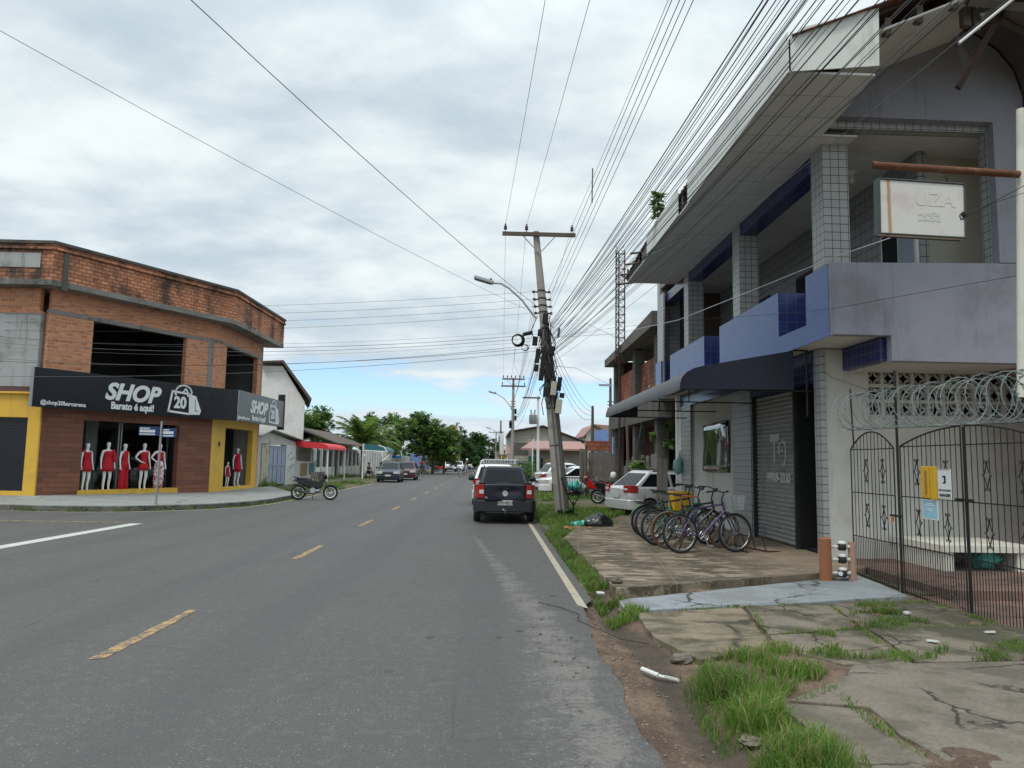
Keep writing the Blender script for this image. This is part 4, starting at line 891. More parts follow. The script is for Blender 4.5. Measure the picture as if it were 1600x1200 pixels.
m = MB(); m.ext([(6.42, 9.7, 6.97), (6.48, 9.7, 6.93), (7.24, 9.7, 8.2), (7.18, 9.7, 8.24)], (0, .05, 0)); m.ext([(6.40, 9.7, 6.96), (6.42, 9.7, 6.97), (7.18, 9.7, 8.24), (7.16, 9.7, 8.25)], (0, -.05, 0)); o = m.build('angle_iron', 'rust_dark' if 'rust_dark' in MATS else simple('rust_dark', (.06, .035, .028), .8, .3, .3, 9) and 'rust_dark'); tag(o, 'dark rusty angle iron hanging slantwise in front of the lilac gable', 'angle iron')
# ================================================================ figures
def skin(name, nodes, edges, mat, parent, sub=1, w=False):
    ks = list(nodes); ix = {k: i for i, k in enumerate(ks)}
    me = bpy.data.meshes.new(name + '_cage'); me.from_pydata([nodes[k][0] for k in ks], [(ix[a], ix[b]) for a, b in edges], [])
    o = bpy.data.objects.new(name + '_cage', me); COL.objects.link(o)
    md = o.modifiers.new('s', 'SKIN'); md.use_smooth_shade = True; md.branch_smoothing = .6
    sv = me.skin_vertices[0].data
    for k in ks:
        r = nodes[k][1]; sv[ix[k]].radius = r if isinstance(r, tuple) else (r, r); sv[ix[k]].use_root = False
    sv[0].use_root = True
    s = o.modifiers.new('u', 'SUBSURF'); s.levels = sub; s.render_levels = sub
    dg = bpy.context.evaluated_depsgraph_get(); m2 = bpy.data.meshes.new_from_object(o.evaluated_get(dg))
    bpy.data.objects.remove(o); m2.name = name
    m2.materials.clear(); m2.materials.append(MT(mat)); m2.polygons.foreach_set('use_smooth', [True]*len(m2.polygons))
    r = bpy.data.objects.new(name, m2); COL.objects.link(r); r.parent = parent; W[r.name] = W[parent.name]
    return r
def fingers(N, E, key, hand, d, side, r=.008):
    """five fingers of unequal length leaving the palm; the thumb leaves its side"""
    d = Vector(d).normalized(); s = Vector(side).normalized(); h = Vector(hand)
    for i, (o_, l) in enumerate(((-.028, .055), (-.010, .072), (.010, .078), (.028, .068))):
        b = h + s*o_ + d*.03; N[f'{key}f{i}'] = (tuple(b + d*l*.55 + s*o_*.2), r); N[f'{key}g{i}'] = (tuple(b + d*l + Vector((0, .012, 0))), r*.8)
        E += [(key, f'{key}f{i}'), (f'{key}f{i}', f'{key}g{i}')]
    N[key + 't'] = (tuple(h - s*.045 + d*.02), r*1.1); N[key + 'u'] = (tuple(h - s*.058 + d*.055), r*.85); E += [(key, key + 't'), (key + 't', key + 'u')]
def standing(h=1.75, arms=None, stance=.0):
    k = h/1.75
    N = {'pelvis': ((0, 0, .96), (.125, .095)), 'waist': ((0, 0, 1.12), (.095, .08)), 'chest': ((0, 0, 1.32), (.125, .09)), 'nb': ((0, .01, 1.45), (.055, .05)), 'neck': ((0, .005, 1.51), .043), 'jaw': ((0, -.015, 1.575), (.062, .07)), 'skull': ((0, 0, 1.65), (.072, .088)), 'top': ((0, .005, 1.71), (.05, .06))}
    E = [('pelvis', 'waist'), ('waist', 'chest'), ('chest', 'nb'), ('nb', 'neck'), ('neck', 'jaw'), ('jaw', 'skull'), ('skull', 'top')]
    arms = arms or {}
    for s, g in (('l', -1), ('r', 1)):
        a = arms.get(s, [(.17, 0, 1.41), (.215, .01, 1.15), (.235, -.03, .93), (.235, -.045, .86)])
        pts = [(g*x, y, z) for x, y, z in a]
        for nm, p, r in zip(('sh', 'el', 'wr', 'ha'), pts, (.05, .037, .026, (.034, .018))): N[nm + s] = (p, r)
        E += [('chest', 'sh' + s), ('sh' + s, 'el' + s), ('el' + s, 'wr' + s), ('wr' + s, 'ha' + s)]
        fingers(N, E, 'ha' + s, pts[3], Vector(pts[3]) - Vector(pts[2]), (0, -1, 0) if abs(pts[3][0]) > .2 else (1, 0, 0))
        N['hip' + s] = ((g*.085, 0, .90), .085); N['kn' + s] = ((g*(.09 + stance), -.02 - .03*(g > 0), .5), .052); N['cf' + s] = ((g*(.092 + stance), .01, .34), .05); N['an' + s] = ((g*(.095 + stance), .015, .09), .032); N['to' + s] = ((g*(.105 + stance), -.12, .025), (.034, .022))
        E += [('pelvis', 'hip' + s), ('hip' + s, 'kn' + s), ('kn' + s, 'cf' + s), ('cf' + s, 'an' + s), ('an' + s, 'to' + s)]
    for q in N: N[q] = (tuple(c*k for c in N[q][0]), tuple(c*k for c in N[q][1]) if isinstance(N[q][1], tuple) else N[q][1]*k)
    return N, E
def shell(rows, n=18):
    """garment: rows of (z, rx, ry, cx, cy)"""
    return [[(cx + rx*math.cos(2*PI*i/n), cy + ry*math.sin(2*PI*i/n), z) for i in range(n)] for z, rx, ry, cx, cy in rows]
def f_print(t):
    o = obj(t); n = nz(t, scl(t, o, 1, 1, .7), 14, 2, .5, 1.2)
    return bsdf(t, mix(t, smap(t, n, .46, .5), (.45, .012, .03), (.7, .62, .62)), .8)
mk('printed_cloth', f_print)
HIP = [(.16, 0, 1.41), (.33, .02, 1.19), (.17, -.06, 1.04), (.12, -.09, 1.02)]
def mannequin(label, loc, rz, h, kind, arms=None):
    t = thing('mannequin', label, 'mannequin', loc, rz, 'shop window mannequins')
    N, E = standing(h, arms); skin('body', N, E, 'mannequin_white', t)
    k = h/1.75
    m = MB(); m.lathe([(0, 0), (.15, 0), (.15, .012), (0, .016)], (0, .03, -.02), 16); m.build('stand', 'galvanised', t)
    def gar(name, rows, mat='red_cloth', extra=None):
        m = MB(); m.loft([[tuple(c*k for c in p) for p in r] for r in shell(rows)], False)
        if extra: m.tube([tuple(c*k for c in p) for p in extra[0]], [r*k for r in extra[1]], 10)
        o = m.build(name, mat, t, smooth=70); s = o.modifiers.new('thick', 'SOLIDIFY'); s.thickness = .008; return o
    top = [(1.16, .115, .098, 0, 0), (1.24, .135, .108, 0, 0), (1.34, .152, .115, 0, 0), (1.40, .145, .10, .015, 0)]
    strap = ([(-.12, -.03, 1.36), (-.15, 0, 1.45), (-.12, .05, 1.40)], [.05, .04, .05])
    if kind == 'playsuit':
        gar('dress', [(.72, .20, .15, 0, 0), (.86, .19, .145, 0, 0), (.98, .165, .13, 0, 0), (1.1, .12, .10, 0, 0)] + top, extra=strap)
    elif kind == 'sleeve':
        gar('dress', [(.70, .22, .16, 0, 0), (.84, .20, .15, 0, 0), (.98, .175, .135, 0, 0), (1.1, .15, .115, 0, 0)] + top, extra=([(.14, 0, 1.43), (.21, 0, 1.25), (.235, 0, 1.02)], [.07, .075, .07]))
    elif kind == 'jumpsuit':
        gar('jumpsuit', [(.80, .19, .145, 0, 0), (.98, .17, .135, 0, 0), (1.1, .12, .10, 0, 0)] + top + [(1.45, .10, .075, 0, 0)])
        for g in (-1, 1): gar('trouser_leg', [(.03, .115, .115, g*.11, 0), (.3, .10, .10, g*.105, 0), (.6, .095, .095, g*.095, 0), (.86, .105, .12, g*.08, 0)])
    elif kind == 'shorts':
        gar('top', [(1.0, .16, .125, 0, 0), (1.1, .12, .10, 0, 0)] + top, extra=([(.11, -.03, 1.36), (.13, 0, 1.45), (.1, .05, 1.4)], [.035, .03, .035]))
        gar('shorts', [(.73, .20, .15, 0, 0), (.86, .185, .145, 0, 0), (1.02, .13, .108, 0, 0)])
    elif kind == 'print':
        gar('top', [(1.08, .125, .10, 0, 0)] + top)
        gar('waistband', [(.84, .185, .14, 0, 0), (.96, .17, .13, 0, 0), (1.08, .122, .098, 0, 0)], 'printed_cloth')
        for g in (-1, 1): gar('trouser_leg', [(.09, .075, .075, g*.10, 0), (.3, .095, .095, g*.10, 0), (.6, .10, .10, g*.095, 0), (.88, .11, .125, g*.08, 0)], 'printed_cloth')
    elif kind == 'dress':
        gar('dress', [(.66, .19, .15, 0, 0), (.86, .185, .145, 0, 0), (1.0, .155, .12, 0, 0), (1.1, .125, .10, 0, 0)] + top + [(1.45, .11, .08, 0, 0)], extra=([(-.13, 0, 1.43), (.13, 0, 1.43)], [.06, .06]))
    return t
# ================================================================ corner shop, unplastered brick over a clad ground floor
SA = V(-14.54, 24.50, 0); SB = V(-11.23, 30.40, 0); SU = (SB - SA).normalized(); SN = V(SU.y, -SU.x, 0); SL = (SB - SA).length
SC = V(-11.08, 36.0, 0); RU = (SC - SB).normalized(); RN = V(RU.y, -RU.x, 0); RL = (SC - SB).length
def fw(m, org, u, nrm, s0, s1, z0, z1, d0, d1, mi=0):
    """box on a facade: along s, up z, from depth d0 to d1 (outwards positive)"""
    p = [org + u*a + nrm*b for a, b in ((s0, d0), (s1, d0), (s1, d1), (s0, d1))]
    m.ext([(q.x, q.y, z0) for q in p], (0, 0, z1 - z0), mi)
F = lambda m, *a: fw(m, SA, SU, SN, *a)
RF = lambda m, *a: fw(m, SB, RU, RN, *a)
LO = V(-60, 24.42, 0); LU = V(1, 0, 0); LN = V(0, -1, 0)
LF = lambda m, x0, x1, *a: fw(m, LO, LU, LN, x0 + 60, x1 + 60, *a)
shp = thing('corner_shop', 'unplastered brick corner shop with brown clad and yellow ground floor', 'shop', (-13, 29, .2))
def S(mb, name, mat, **k): return mb.build(name, mat, shp, w=True, **k)
m = MB()
F(m, 0, 1.42, .1, 3.2, -.25, 0); F(m, 5.22, SL - .02, .1, 3.2, -.25, 0); F(m, 1.42, 5.22, 2.80, 3.2, -.25, 0); S(m, 'cladding_wall', 'cladding')
m = MB(); F(m, 1.36, 5.28, .1, .42, -.24, .03); S(m, 'sill', 'yellow_paint')
m = MB()
RF(m, .0, 1.42, .05, 3.2, -.25, .0); RF(m, 4.78, RL, .05, 3.2, -.25, 0); RF(m, 1.42, 4.78, 2.86, 3.2, -.25, 0); RF(m, 1.42, 4.78, .05, .34, -.25, .03)
S(m, 'yellow_frame', 'yellow_paint', bevel=.01)
m = MB()
LF(m, -14.93, -14.54, .1, 3.55, -.25, 0); LF(m, -22, -14.93, 2.79, 3.55, -.25, 0); LF(m, -22, -14.4, 3.551, 3.62, -.25, .10); LF(m, -22, -14.93, .1, .43, -.2, 0)
S(m, 'yellow_frame', 'yellow_paint', bevel=.01)
m = MB(); LF(m, -22, -14.5, 3.63, 3.78, -.2, .03); S(m, 'purple_band', 'purple_band' if 'purple_band' in MATS else simple('purple_band', (.12, .06, .06), .8, 0, .3, 4) and 'purple_band')
m = MB()
for k in range(26):
    z = .43 + k*.091; LF(m, -22, -14.93, z, z + .08, -.14, -.10); LF(m, -22, -14.93, z + .08, z + .091, -.14, -.12)
S(m, 'roller_shutter', 'sign_black')
m = MB(); LF(m, -22, -14.75, 3.79, 6.2, -.2, .04); S(m, 'plaster_wall', 'cement_render', label='grey cement rendered panel of the side wall')
m = MB(); LF(m, -22, -14.85, 6.28, 7.05, -.2, 0); LF(m, -22, -14.75, 6.2, 6.28, -.2, .06)
F(m, -.02, 1.5, 3.2, 6.24, -.2, 0); F(m, 5.3, SL - .01, 3.2, 6.24, -.2, 0); F(m, .05, SL - .01, 6.38, 7.06, -.2, 0)
RF(m, 0, 1.06, 3.2, 6.3, -.2, 0); RF(m, 4.92, RL, 3.2, 6.3, -.2, 0); RF(m, 0, RL, 6.42, 7.06, -.2, 0); S(m, 'brick_wall', 'shop_brick')
m = MB(); F(m, 0, SL, 6.24, 6.38, -.2, .015); RF(m, 0.02, RL, 6.30, 6.42, -.2, .015); F(m, 6.35, 6.6, 3.2, 6.24, -.19, .012); RF(m, 5.45, 5.61, 3.2, 7.0, -.19, .012); S(m, 'concrete_beam', 'raw_concrete')
# cornice slab and brick parapet pushed out over the street
CD = .62
cA = SA + V(.32, -.60, 0); cB = V(-10.54, 30.42, 0); cC = cB + RU*6.55
def band(m, z0, z1, e=0., mi=0, x0=-24):
    pts = [(x0, cA.y - e), (cA.x + e*.6, cA.y - e), (cB.x + e, cB.y - e*.5), (cC.x + e, cC.y)]
    m.prism(pts + [(cC.x - .9, cC.y), (SB.x - .3, SB.y + .3), (SA.x - .1, SA.y + .3), (x0, SA.y + .3)], z0, z1, mi)
m = MB(); band(m, 7.06, 7.24, -.02); S(m, 'cornice_slab', 'cornice_concrete' if 'cornice_concrete' in MATS else simple('cornice_concrete', (.22, .21, .19), .9, 0, .3, 1.2, .01, 20, (.018, .017, .016), .92, .7) and 'cornice_concrete')
m = MB(); band(m, 7.242, 8.22, -.03); S(m, 'parapet', 'parapet_brick')
m = MB(); band(m, 8.222, 8.30, .05); band(m, 8.302, 8.40, .0); S(m, 'parapet_ledge', 'parapet_brick')
m = MB(); band(m, 8.402, 8.5, .06); S(m, 'coping', 'dark_concrete')
m = MB(); fw(m, V(-60, cA.y + .03, 0), LU, LN, 36, 60 + cA.x - .42, 7.62, 8.1, -.02, .02); S(m, 'plaster_patch', 'cement_render')
m = MB(); F(m, -.02, .14, 6.95, 8.3, .45, .585); S(m, 'corner_pilaster', 'dark_concrete')
# dim rooms behind the openings
m = MB()
def room(org, u, nrm, s0, s1, z0, z1, dep):
    F_ = lambda *a: fw(m, org, u, nrm, *a)
    F_(s0, s1, z0 - .05, z0, -dep, -.26); F_(s0, s1, z1, z1 + .05, -dep, -.26); F_(s0, s1, z0, z1, -dep - .05, -dep); F_(s0 - .05, s0, z0, z1, -dep, -.26); F_(s1, s1 + .05, z0, z1, -dep, -.26)
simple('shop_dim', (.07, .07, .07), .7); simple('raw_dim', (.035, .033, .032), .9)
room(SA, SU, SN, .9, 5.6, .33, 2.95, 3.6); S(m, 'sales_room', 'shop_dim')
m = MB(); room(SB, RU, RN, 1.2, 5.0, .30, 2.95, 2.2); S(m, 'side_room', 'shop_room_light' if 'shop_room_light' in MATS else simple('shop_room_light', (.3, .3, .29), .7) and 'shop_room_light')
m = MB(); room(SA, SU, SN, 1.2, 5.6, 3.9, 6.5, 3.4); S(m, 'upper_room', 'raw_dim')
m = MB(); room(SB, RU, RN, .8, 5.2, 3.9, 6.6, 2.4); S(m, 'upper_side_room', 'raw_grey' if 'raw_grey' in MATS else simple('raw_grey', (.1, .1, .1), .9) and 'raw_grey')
m = MB(); F(m, 2.15, 2.6, .34, 2.95, -1.4, -1.0); S(m, 'inner_column', 'wall_white')
m = MB(); m.prism([(-24, 24.7), (-14.6, 24.75), (-11.5, 30.5), (-11.4, 36), (-24, 36)], 7.0, 7.055); LF(m, -24, -23.8, 0, 7, -9, 0); fw(m, SC, V(-1, 0, 0), V(0, 1, 0), 0, 12, 0, 7.0, -.2, 0); S(m, 'back_wall', 'shop_brick')
def f_glass(t):
    a = nd(t, 'ShaderNodeBsdfTransparent', {0: (.72, .75, .75)}).outputs[0]; b = nd(t, 'ShaderNodeBsdfGlossy', {0: (.8, .85, .85), 1: .03}).outputs[0]
    f = nd(t, 'ShaderNodeFresnel', {0: 1.45}).outputs[0]
    return nd(t, 'ShaderNodeMixShader', {0: f, 1: a, 2: b}).outputs[0]
mk('shop_glass', f_glass)
gl = MB(); F(gl, 1.42, 5.22, .42, 2.80, -.62, -.612); wi = S(gl, 'shop_window', 'shop_glass')
for s in (1.42, 3.12, 3.22, 5.17): m = MB(); F(m, s, s + .05, .42, 2.80, -.65, -.59); m.build('window_frame', 'steel', wi, w=True)
gl = MB(); RF(gl, 1.42, 4.78, .34, 2.86, -.92, -.912); wi = S(gl, 'shop_window', 'shop_glass')
for s in (1.42, 2.9, 4.73): m = MB(); RF(m, s, s + .05, .34, 2.86, -.94, -.88); m.build('window_frame', 'dark_grey', wi, w=True)
# wire racks and stock inside the window
def rack(s0, s1, d, z1, lab):
    m = MB()
    for k in range(9):
        s = lerp(s0, s1, k/8); p = SA + SU*s - SN*d; m.tube([(p.x, p.y, .34), (p.x, p.y, z1)], .008, 4)
    for k in range(8):
        z = lerp(.4, z1, k/7); a, b = SA + SU*s0 - SN*d, SA + SU*s1 - SN*d; m.tube([(a.x, a.y, z), (b.x, b.y, z)], .007, 4)
    for k, zz in enumerate((.5, .75, .95)):
        for q in range(3): p = SA + SU*lerp(s0 + .1, s1 - .1, q/2) - SN*(d + .07); m.box((p.x, p.y, zz), (.16, .08, .12), math.atan2(SU.y, SU.x))
    o = m.build('wire_rack', 'galvanised'); tag(o, lab, 'display rack')
rack(1.7, 2.3, .95, 1.3, 'wire display rack behind the two leftmost mannequins'); rack(3.3, 4.25, .95, 1.3, 'wire display rack behind the mannequin with hand on hip')
ang = math.atan2(SU.y, SU.x)
def mp(s, d=.16): p = SA + SU*s - SN*d; return (p.x, p.y, .345)
mannequin('mannequin in red one shoulder short suit at the left edge of the shop window', mp(1.72), ang + .15, 1.72, 'playsuit')
mannequin('mannequin in red one sleeved short dress beside the pale inner column', mp(2.48), ang - .1, 1.78, 'sleeve')
mannequin('mannequin in long sleeveless red jumpsuit reaching its feet', mp(3.12), ang + .3, 1.74, 'jumpsuit')
mannequin('mannequin in red top and shorts with a hand on its hip', mp(3.9), ang, 1.78, 'shorts', {'l': HIP})
mannequin('mannequin in red top and red and white printed trousers by the sign post', mp(4.55), ang, 1.78, 'print', {'l': HIP})
p = SB + RU*3.55 - RN*.22; mannequin('mannequin in red short sleeved dress in the side window', (p.x, p.y, .31), math.atan2(RU.y, RU.x) - .5, 1.75, 'dress')
p = SB + RU*2.45 - RN*.22; mannequin('small child mannequin in red in the side window', (p.x, p.y, .31), math.atan2(RU.y, RU.x) - .3, 1.12, 'shorts')
m = MB(); p = SB + RU*4.2 - RN*.8; m.lathe([(0, 0), (.28, 0), (.3, .1), (.28, .75), (.2, .8), (0, .8)], (p.x, p.y, .31), 14); o = m.build('suitcase', 'black_cloth'); tag(o, 'dark rounded case on the floor of the side window', 'case')
m = MB(); p = SB + RU*.75 + RN*.0; m.box((p.x + .02, p.y, 2.15), (.06, .1, .18), 0); o = m.build('bell_box', 'dark_grey'); tag(o, 'small dark box fixed high on the yellow window frame', 'box')
# ---- the shop sign
nrm = SN*.45
gA = SA + SU*-.60 + nrm; gB = V(-10.55, 30.98, 0)
gB = SA + SU*((gB - SA).dot(SU)) + nrm
fl = (gB - gA).length
sg = thing('shop_sign', 'long black shop sign with white lettering wrapped round the shop corner', 'sign', (gA.x, gA.y, 3.1))
m = MB(); fw(m, gA, SU, SN, 0, fl, 3.11, 4.37, -.14, 0); m.build('front_panel', 'sign_black', sg, w=True)
RU2 = RU; rl = 6.2
m = MB(); fw(m, gB, RU2, RN, .02, rl, 3.13, 4.40, -.14, 0); m.build('side_panel', 'sign_black_sheen', sg, w=True)
m = MB(); fw(m, gB, RU2, RN, -.02, .015, 3.10, 4.38, -.1, .015); fw(m, gA, SU, SN, -.02, 0, 3.1, 4.38, -.14, .01); m.build('edge_strip', 'steel', sg, w=True)
m = MB(); fw(m, gB, RU2, RN, rl, rl + .14, 3.0, 4.75, -.3, .02); m.build('end_post', 'dark_grey', sg, w=True)
for s in (1.0, 3, 5, 7): m = MB(); F(m, s, s + .05, 3.5, 3.55, 0, .31); m.build('bracket', 'black_metal', sg, w=True)
for s in (1.0, 4.5): m = MB(); RF(m, s, s + .05, 3.5, 3.55, 0, .55); m.build('bracket', 'black_metal', sg, w=True)
def logo(org, u, n_, k, s_shop, w_shop, s_bag, s_at, at):
    T = lambda s, z: face_T(org + u*s + n_*.006 + V(0, 0, z), u, (0, 0, 1))
    text('lettering', 'SHOP', 'letter_white', sg, T(s_shop, 3.80), .80*k, .28, .032*k, .006, sx=w_shop)
    text('lettering', 'Barato é aqui!', 'letter_white', sg, T(s_shop + .06, 3.33), .34*k, 0, .012*k, .006, sx=w_shop*.86)
    if at: text('lettering', '@shop20barcarena', 'letter_white', sg, T(s_at, 3.27), .185*k, 0, .004, .006, sx=1.02)
    m = MB(); X = lambda x, y, d=.0: tuple(org + u*(s_bag + x*k*w_shop) + n_*(.004 + d) + V(0, 0, 3.2 + y))
    def stroke(pts, w_, cl=False):
        P = [Vector(p) for p in pts]; n = len(P)
        for i in range(n if cl else n - 1):
            a, b = P[i], P[(i+1) % n]; d = (b - a).normalized(); q = Vector((-d.y, d.x))*w_/2; a = a - d*w_*.35; b = b + d*w_*.35
            m.ext([X(*(a-q)), X(*(b-q)), X(*(b+q)), X(*(a+q))], n_*.007)
    stroke([(.04, .10), (.17, .86), (.93, .80), (.97, .04)], .075, True)
    m.ext([X(.97, .80), (X(1.22, .74)), X(1.47, .20), X(1.42, .04), X(1.01, .02)], n_*.007)
    stroke([(.34, .86)] + [(.66 + .36*math.cos(a), .82 + .30*math.sin(a)) for a in [PI - .3 - k_*(PI - .5)/8 for k_ in range(9)]] + [(.98, .80)], .06)
    stroke([(.62, .84), (.74, 1.0), (.86, .82)], .06); stroke([(.30, .80), (.32, .74)], .08); stroke([(.84, .78), (.86, .72)], .08)
    m.build('bag_emblem', 'letter_white', sg, w=True)
    m = MB(); Y = lambda x, y: X(x, y, .009)
    m.ext([Y(1.17, .62), Y(1.19, .62), Y(1.21, .22), Y(1.37, .14), Y(1.19, .18)], n_*.003); m.build('bag_fold', 'sign_black', sg, w=True)
    text('lettering', '20', 'letter_white', sg, face_T(org + u*(s_bag + .53*k*w_shop) + n_*.006 + V(0, 0, 3.63), u, (0, 0, 1)), .60*k, 0, .022*k, .006, sx=.88*w_shop)
logo(gA, SU, SN, 1.0, 3.42, 1.02, 4.88, 1.0, True)
logo(gB, RU2, RN, .93, 2.55, 1.15, 3.95, .75, True)
# street name post
sp_ = thing('street_sign', 'grey street sign post with two dark blue name plates on the pavement corner', 'sign', (-10.1, 23.1, .14))
m = MB(); m.cyl((0, 0, -.05), (.02, 0, 2.55), .032, 12); m.build('post', 'galvanised', sp_, smooth=40)
for y0, nm, rz_, x0 in ((2.24, 'plate', .08, -.33), (2.20, 'plate', -.25, .28)):
    m = MB(); T_ = Matrix.Translation((x0 if x0 > 0 else x0, -.03, y0)) @ Matrix.Rotation(rz_, 4, 'Z'); w_ = .25 if x0 > 0 else .30
    m.bx(-w_, -.004, -.14, w_, .004, .14, 0, T_); pl = m.build(nm, 'sign_blue', sp_)
    m = MB()
    for zz, h_, a, b in ((.085, .035, -.9, .0), (-.0, .085, -.9, .55), (-.095, .04, -.92, .6)):
        R_ = random.Random(int(zz*999) + (5 if x0 > 0 else 0)); x = a*w_
        while x < b*w_: d = R_.uniform(.012, .03); m.bx(x, -.006, zz - h_/2, min(x + d, b*w_ + .02), -.0045, zz + h_/2, 0, T_); x += d + .008
    m.build('faint_print', 'letter_white', pl)
# ================================================================ pixel to world helper (lens of the camera above)
def ray(px, py): return Rm @ Vector(((px - 800)/1160, -(py - 600)/1160, -1))
def atY(px, py, Y): d = ray(px, py); return V(0, 0, 1.65) + d*(Y/d.y)
def atX(px, py, X): d = ray(px, py); return V(0, 0, 1.65) + d*(X/d.x)
def atZ(px, py, Z): d = ray(px, py); return V(0, 0, 1.65) + d*((Z - 1.65)/d.z)
def obm(m, name, mat, label, cat, group=None, **k):
    o = m.build(name, mat, **k); return tag(o, label, cat, group)
# ---- left side beyond the shop
kd = thing('roadside_shed', 'small grey gabled shed with pale blue double gate beside the corner shop', 'shed', (-11.6, 41, .1))
m = MB(); X = -11.6
m.ext([(X, 37.4, 2.35), (X, 44.9, 2.35), (X, 44.9, 2.55), (X, 39.2, 2.98), (X, 37.4, 2.62)], (-.15, 0, 0)); m.bx(X - .15, 37.4, .05, X, 38.2, 2.35); m.build('gable_wall', 'wall_dirty', kd, w=True)
m = MB(); m.bx(X - .1, 38.2, .05, X + .06, 39.4, 2.3); m.build('stained_pillar', 'pillar_stained' if 'pillar_stained' in MATS else simple('pillar_stained', (.45, .43, .33), .8, 0, .2, 2, dirt=(.07, .055, .04), da=.9, ds=1.6) and 'pillar_stained', kd, w=True)
m = MB(); m.ext([(X + .3, 37.2, 2.66), (X + .3, 39.2, 3.06), (X + .3, 48.9, 2.46), (X - 4.5, 48.9, 2.46), (X - 4.5, 39.2, 3.06), (X - 4.5, 37.2, 2.66)], (0, 0, .05)); m.build('roof', 'zinc_roof', kd, w=True)
gtl = MB()
for k in range(2): gtl.bx(X - .02, 39.45 + k*1.6, .18, X + .03, 41.0 + k*1.6, 2.25)
g_ = gtl.build('gate', 'blue_gate', kd, w=True)
m = MB()
for y in (39.45, 40.2, 41.02, 41.8, 42.58): m.bx(X + .03, y, .18, X + .07, y + .07, 2.25)
for z in (.2, 1.2, 2.2): m.bx(X + .035, 39.45, z, X + .065, 42.65, z + .07)
m.build('gate_rail', 'blue_gate', g_, w=True)
kw = thing('snack_bar', 'low white snack bar with dark counter window, painted wall and paper posters', 'snack bar', (-11.6, 46.5, .1))
m = MB(); m.bx(X - .15, 42.75, .05, X + .04, 44.9, 2.35); m.bx(X - .15, 44.9, .05, X + .3, 49.0, 1.42); m.bx(X - .9, 44.9, 1.42, X - .7, 49.2, 2.7); m.bx(X - .7, 48.6, 1.42, X + .05, 49.0, 2.6); m.build('wall', 'wall_white', kw, w=True)
m = MB(); m.bx(X - .69, 45.4, 1.55, X - .66, 47.5, 2.6); m.build('counter_window', 'dark_inside', kw, w=True)
m = MB(); m.bx(X + .31, 44.98, .55, X + .33, 46.6, 1.32); m.build('poster', 'paper_brown', kw, w=True, label='brown poster on the snack bar wall')
m = MB(); m.bx(X + .31, 47.2, .6, X + .33, 48.5, 1.32); m.build('poster', 'paper_teal', kw, w=True, label='teal poster on the snack bar wall')
m = MB()
for (y0, z0, y1, z1) in ((43.1, .95, 44.2, 1.25), (43.3, .8, 44.5, 1.2), (43.2, 1.7, 43.9, 1.95), (43.5, 1.5, 44.4, 1.6)): m.ext([(X + .045, y0, z0), (X + .045, y1, z1), (X + .045, y1, z1 + .05), (X + .045, y0, z0 + .05)], (.006, 0, 0))
m.build('painted_lettering', 'paper_teal', kw, w=True)
ra = thing('awning', 'bright red curved canvas awning on thin white posts over the snack bar', 'awning', (-10.7, 47, 2.3))
pr2 = [(-9.65, 2.18), (-9.66, 2.3), (-9.76, 2.42), (-9.95, 2.5), (-10.3, 2.56), (-11.7, 2.68)]
m = MB(); m.loft([[(x, y, z) for x, z in pr2] + [(x, y, z - .02) for x, z in pr2[::-1]] for y in (44.9, 46.5, 48, 50.5)]); m.build('canopy', 'red_canvas', ra, w=True, smooth=50)
m = MB(); m.ext([(x, 44.88, z) for x, z in pr2] + [(-11.7, 44.88, 2.3)], (0, -.015, 0)); m.build('end_panel', 'red_canvas', ra, w=True)
for y in (45.0, 50.3):
    m = MB(); m.cyl((-9.7, y, .0), (-9.7, y, 2.25), .045, 8); m.build('post', 'white_paint', ra, w=True)
m = MB(); R_ = random.Random(4)
for k in range(3): m.bx(-9.9, 41.8 + k*1.15, .55, -9.86, 42.9 + k*1.15, .85); m.bx(-9.93, 42.0 + k*1.15, .0, -9.87, 42.06 + k*1.15, .6); m.bx(-9.93, 42.7 + k*1.15, .0, -9.87, 42.76 + k*1.15, .6)
m.bx(-10.4, 41.8, .5, -9.93, 45.3, .55); obm(m, 'bench', 'plank_grey', 'weathered plank bench standing in front of the snack bar posters', 'bench')
# white gabled house
wh = thing('gabled_house', 'tall white gabled house with dark roof edge rising behind the shed', 'house', (-17, 54, 0))
m = MB(); m.ext([(-18.5, 52, 0), (-12.95, 52, 0), (-12.95, 52, 5.5), (-14.6, 52, 8.0), (-18.5, 52, 8.0)], (-2.0, 7.4, 0)); m.build('wall', 'wall_white', wh, w=True)
m = MB(); m.ext([(-12.5, 51.5, 5.62), (-14.5, 51.5, 8.22), (-16.0, 51.5, 8.15), (-16.0, 51.5, 8.27), (-14.42, 51.5, 8.36), (-12.36, 51.5, 5.72)], (-2.2, 8.5, 0)); m.build('roof', 'brown_roof', wh, w=True)
m = MB(); m.bx(-13.9, 51.97, 2.6, -13.3, 52, 3.0); m.build('ledge', 'wall_dirty', wh, w=True)
dh = thing('low_house', 'low house with long dark brown roof behind the slatted fence', 'house', (-14.5, 63, 0))
m = MB(); m.bx(-19, 60, 0, -13.2, 72, 3.0); m.build('wall', 'pink_paint', dh, w=True)
m = MB(); m.ext([(-11.9, 58.5, 2.85), (-15.6, 58.5, 4.15), (-20, 58.5, 3.0), (-20, 58.5, 2.9), (-15.6, 58.5, 4.02), (-11.9, 58.5, 2.75)], (0, 14.5, 0)); m.build('roof', 'brown_roof', dh, w=True)
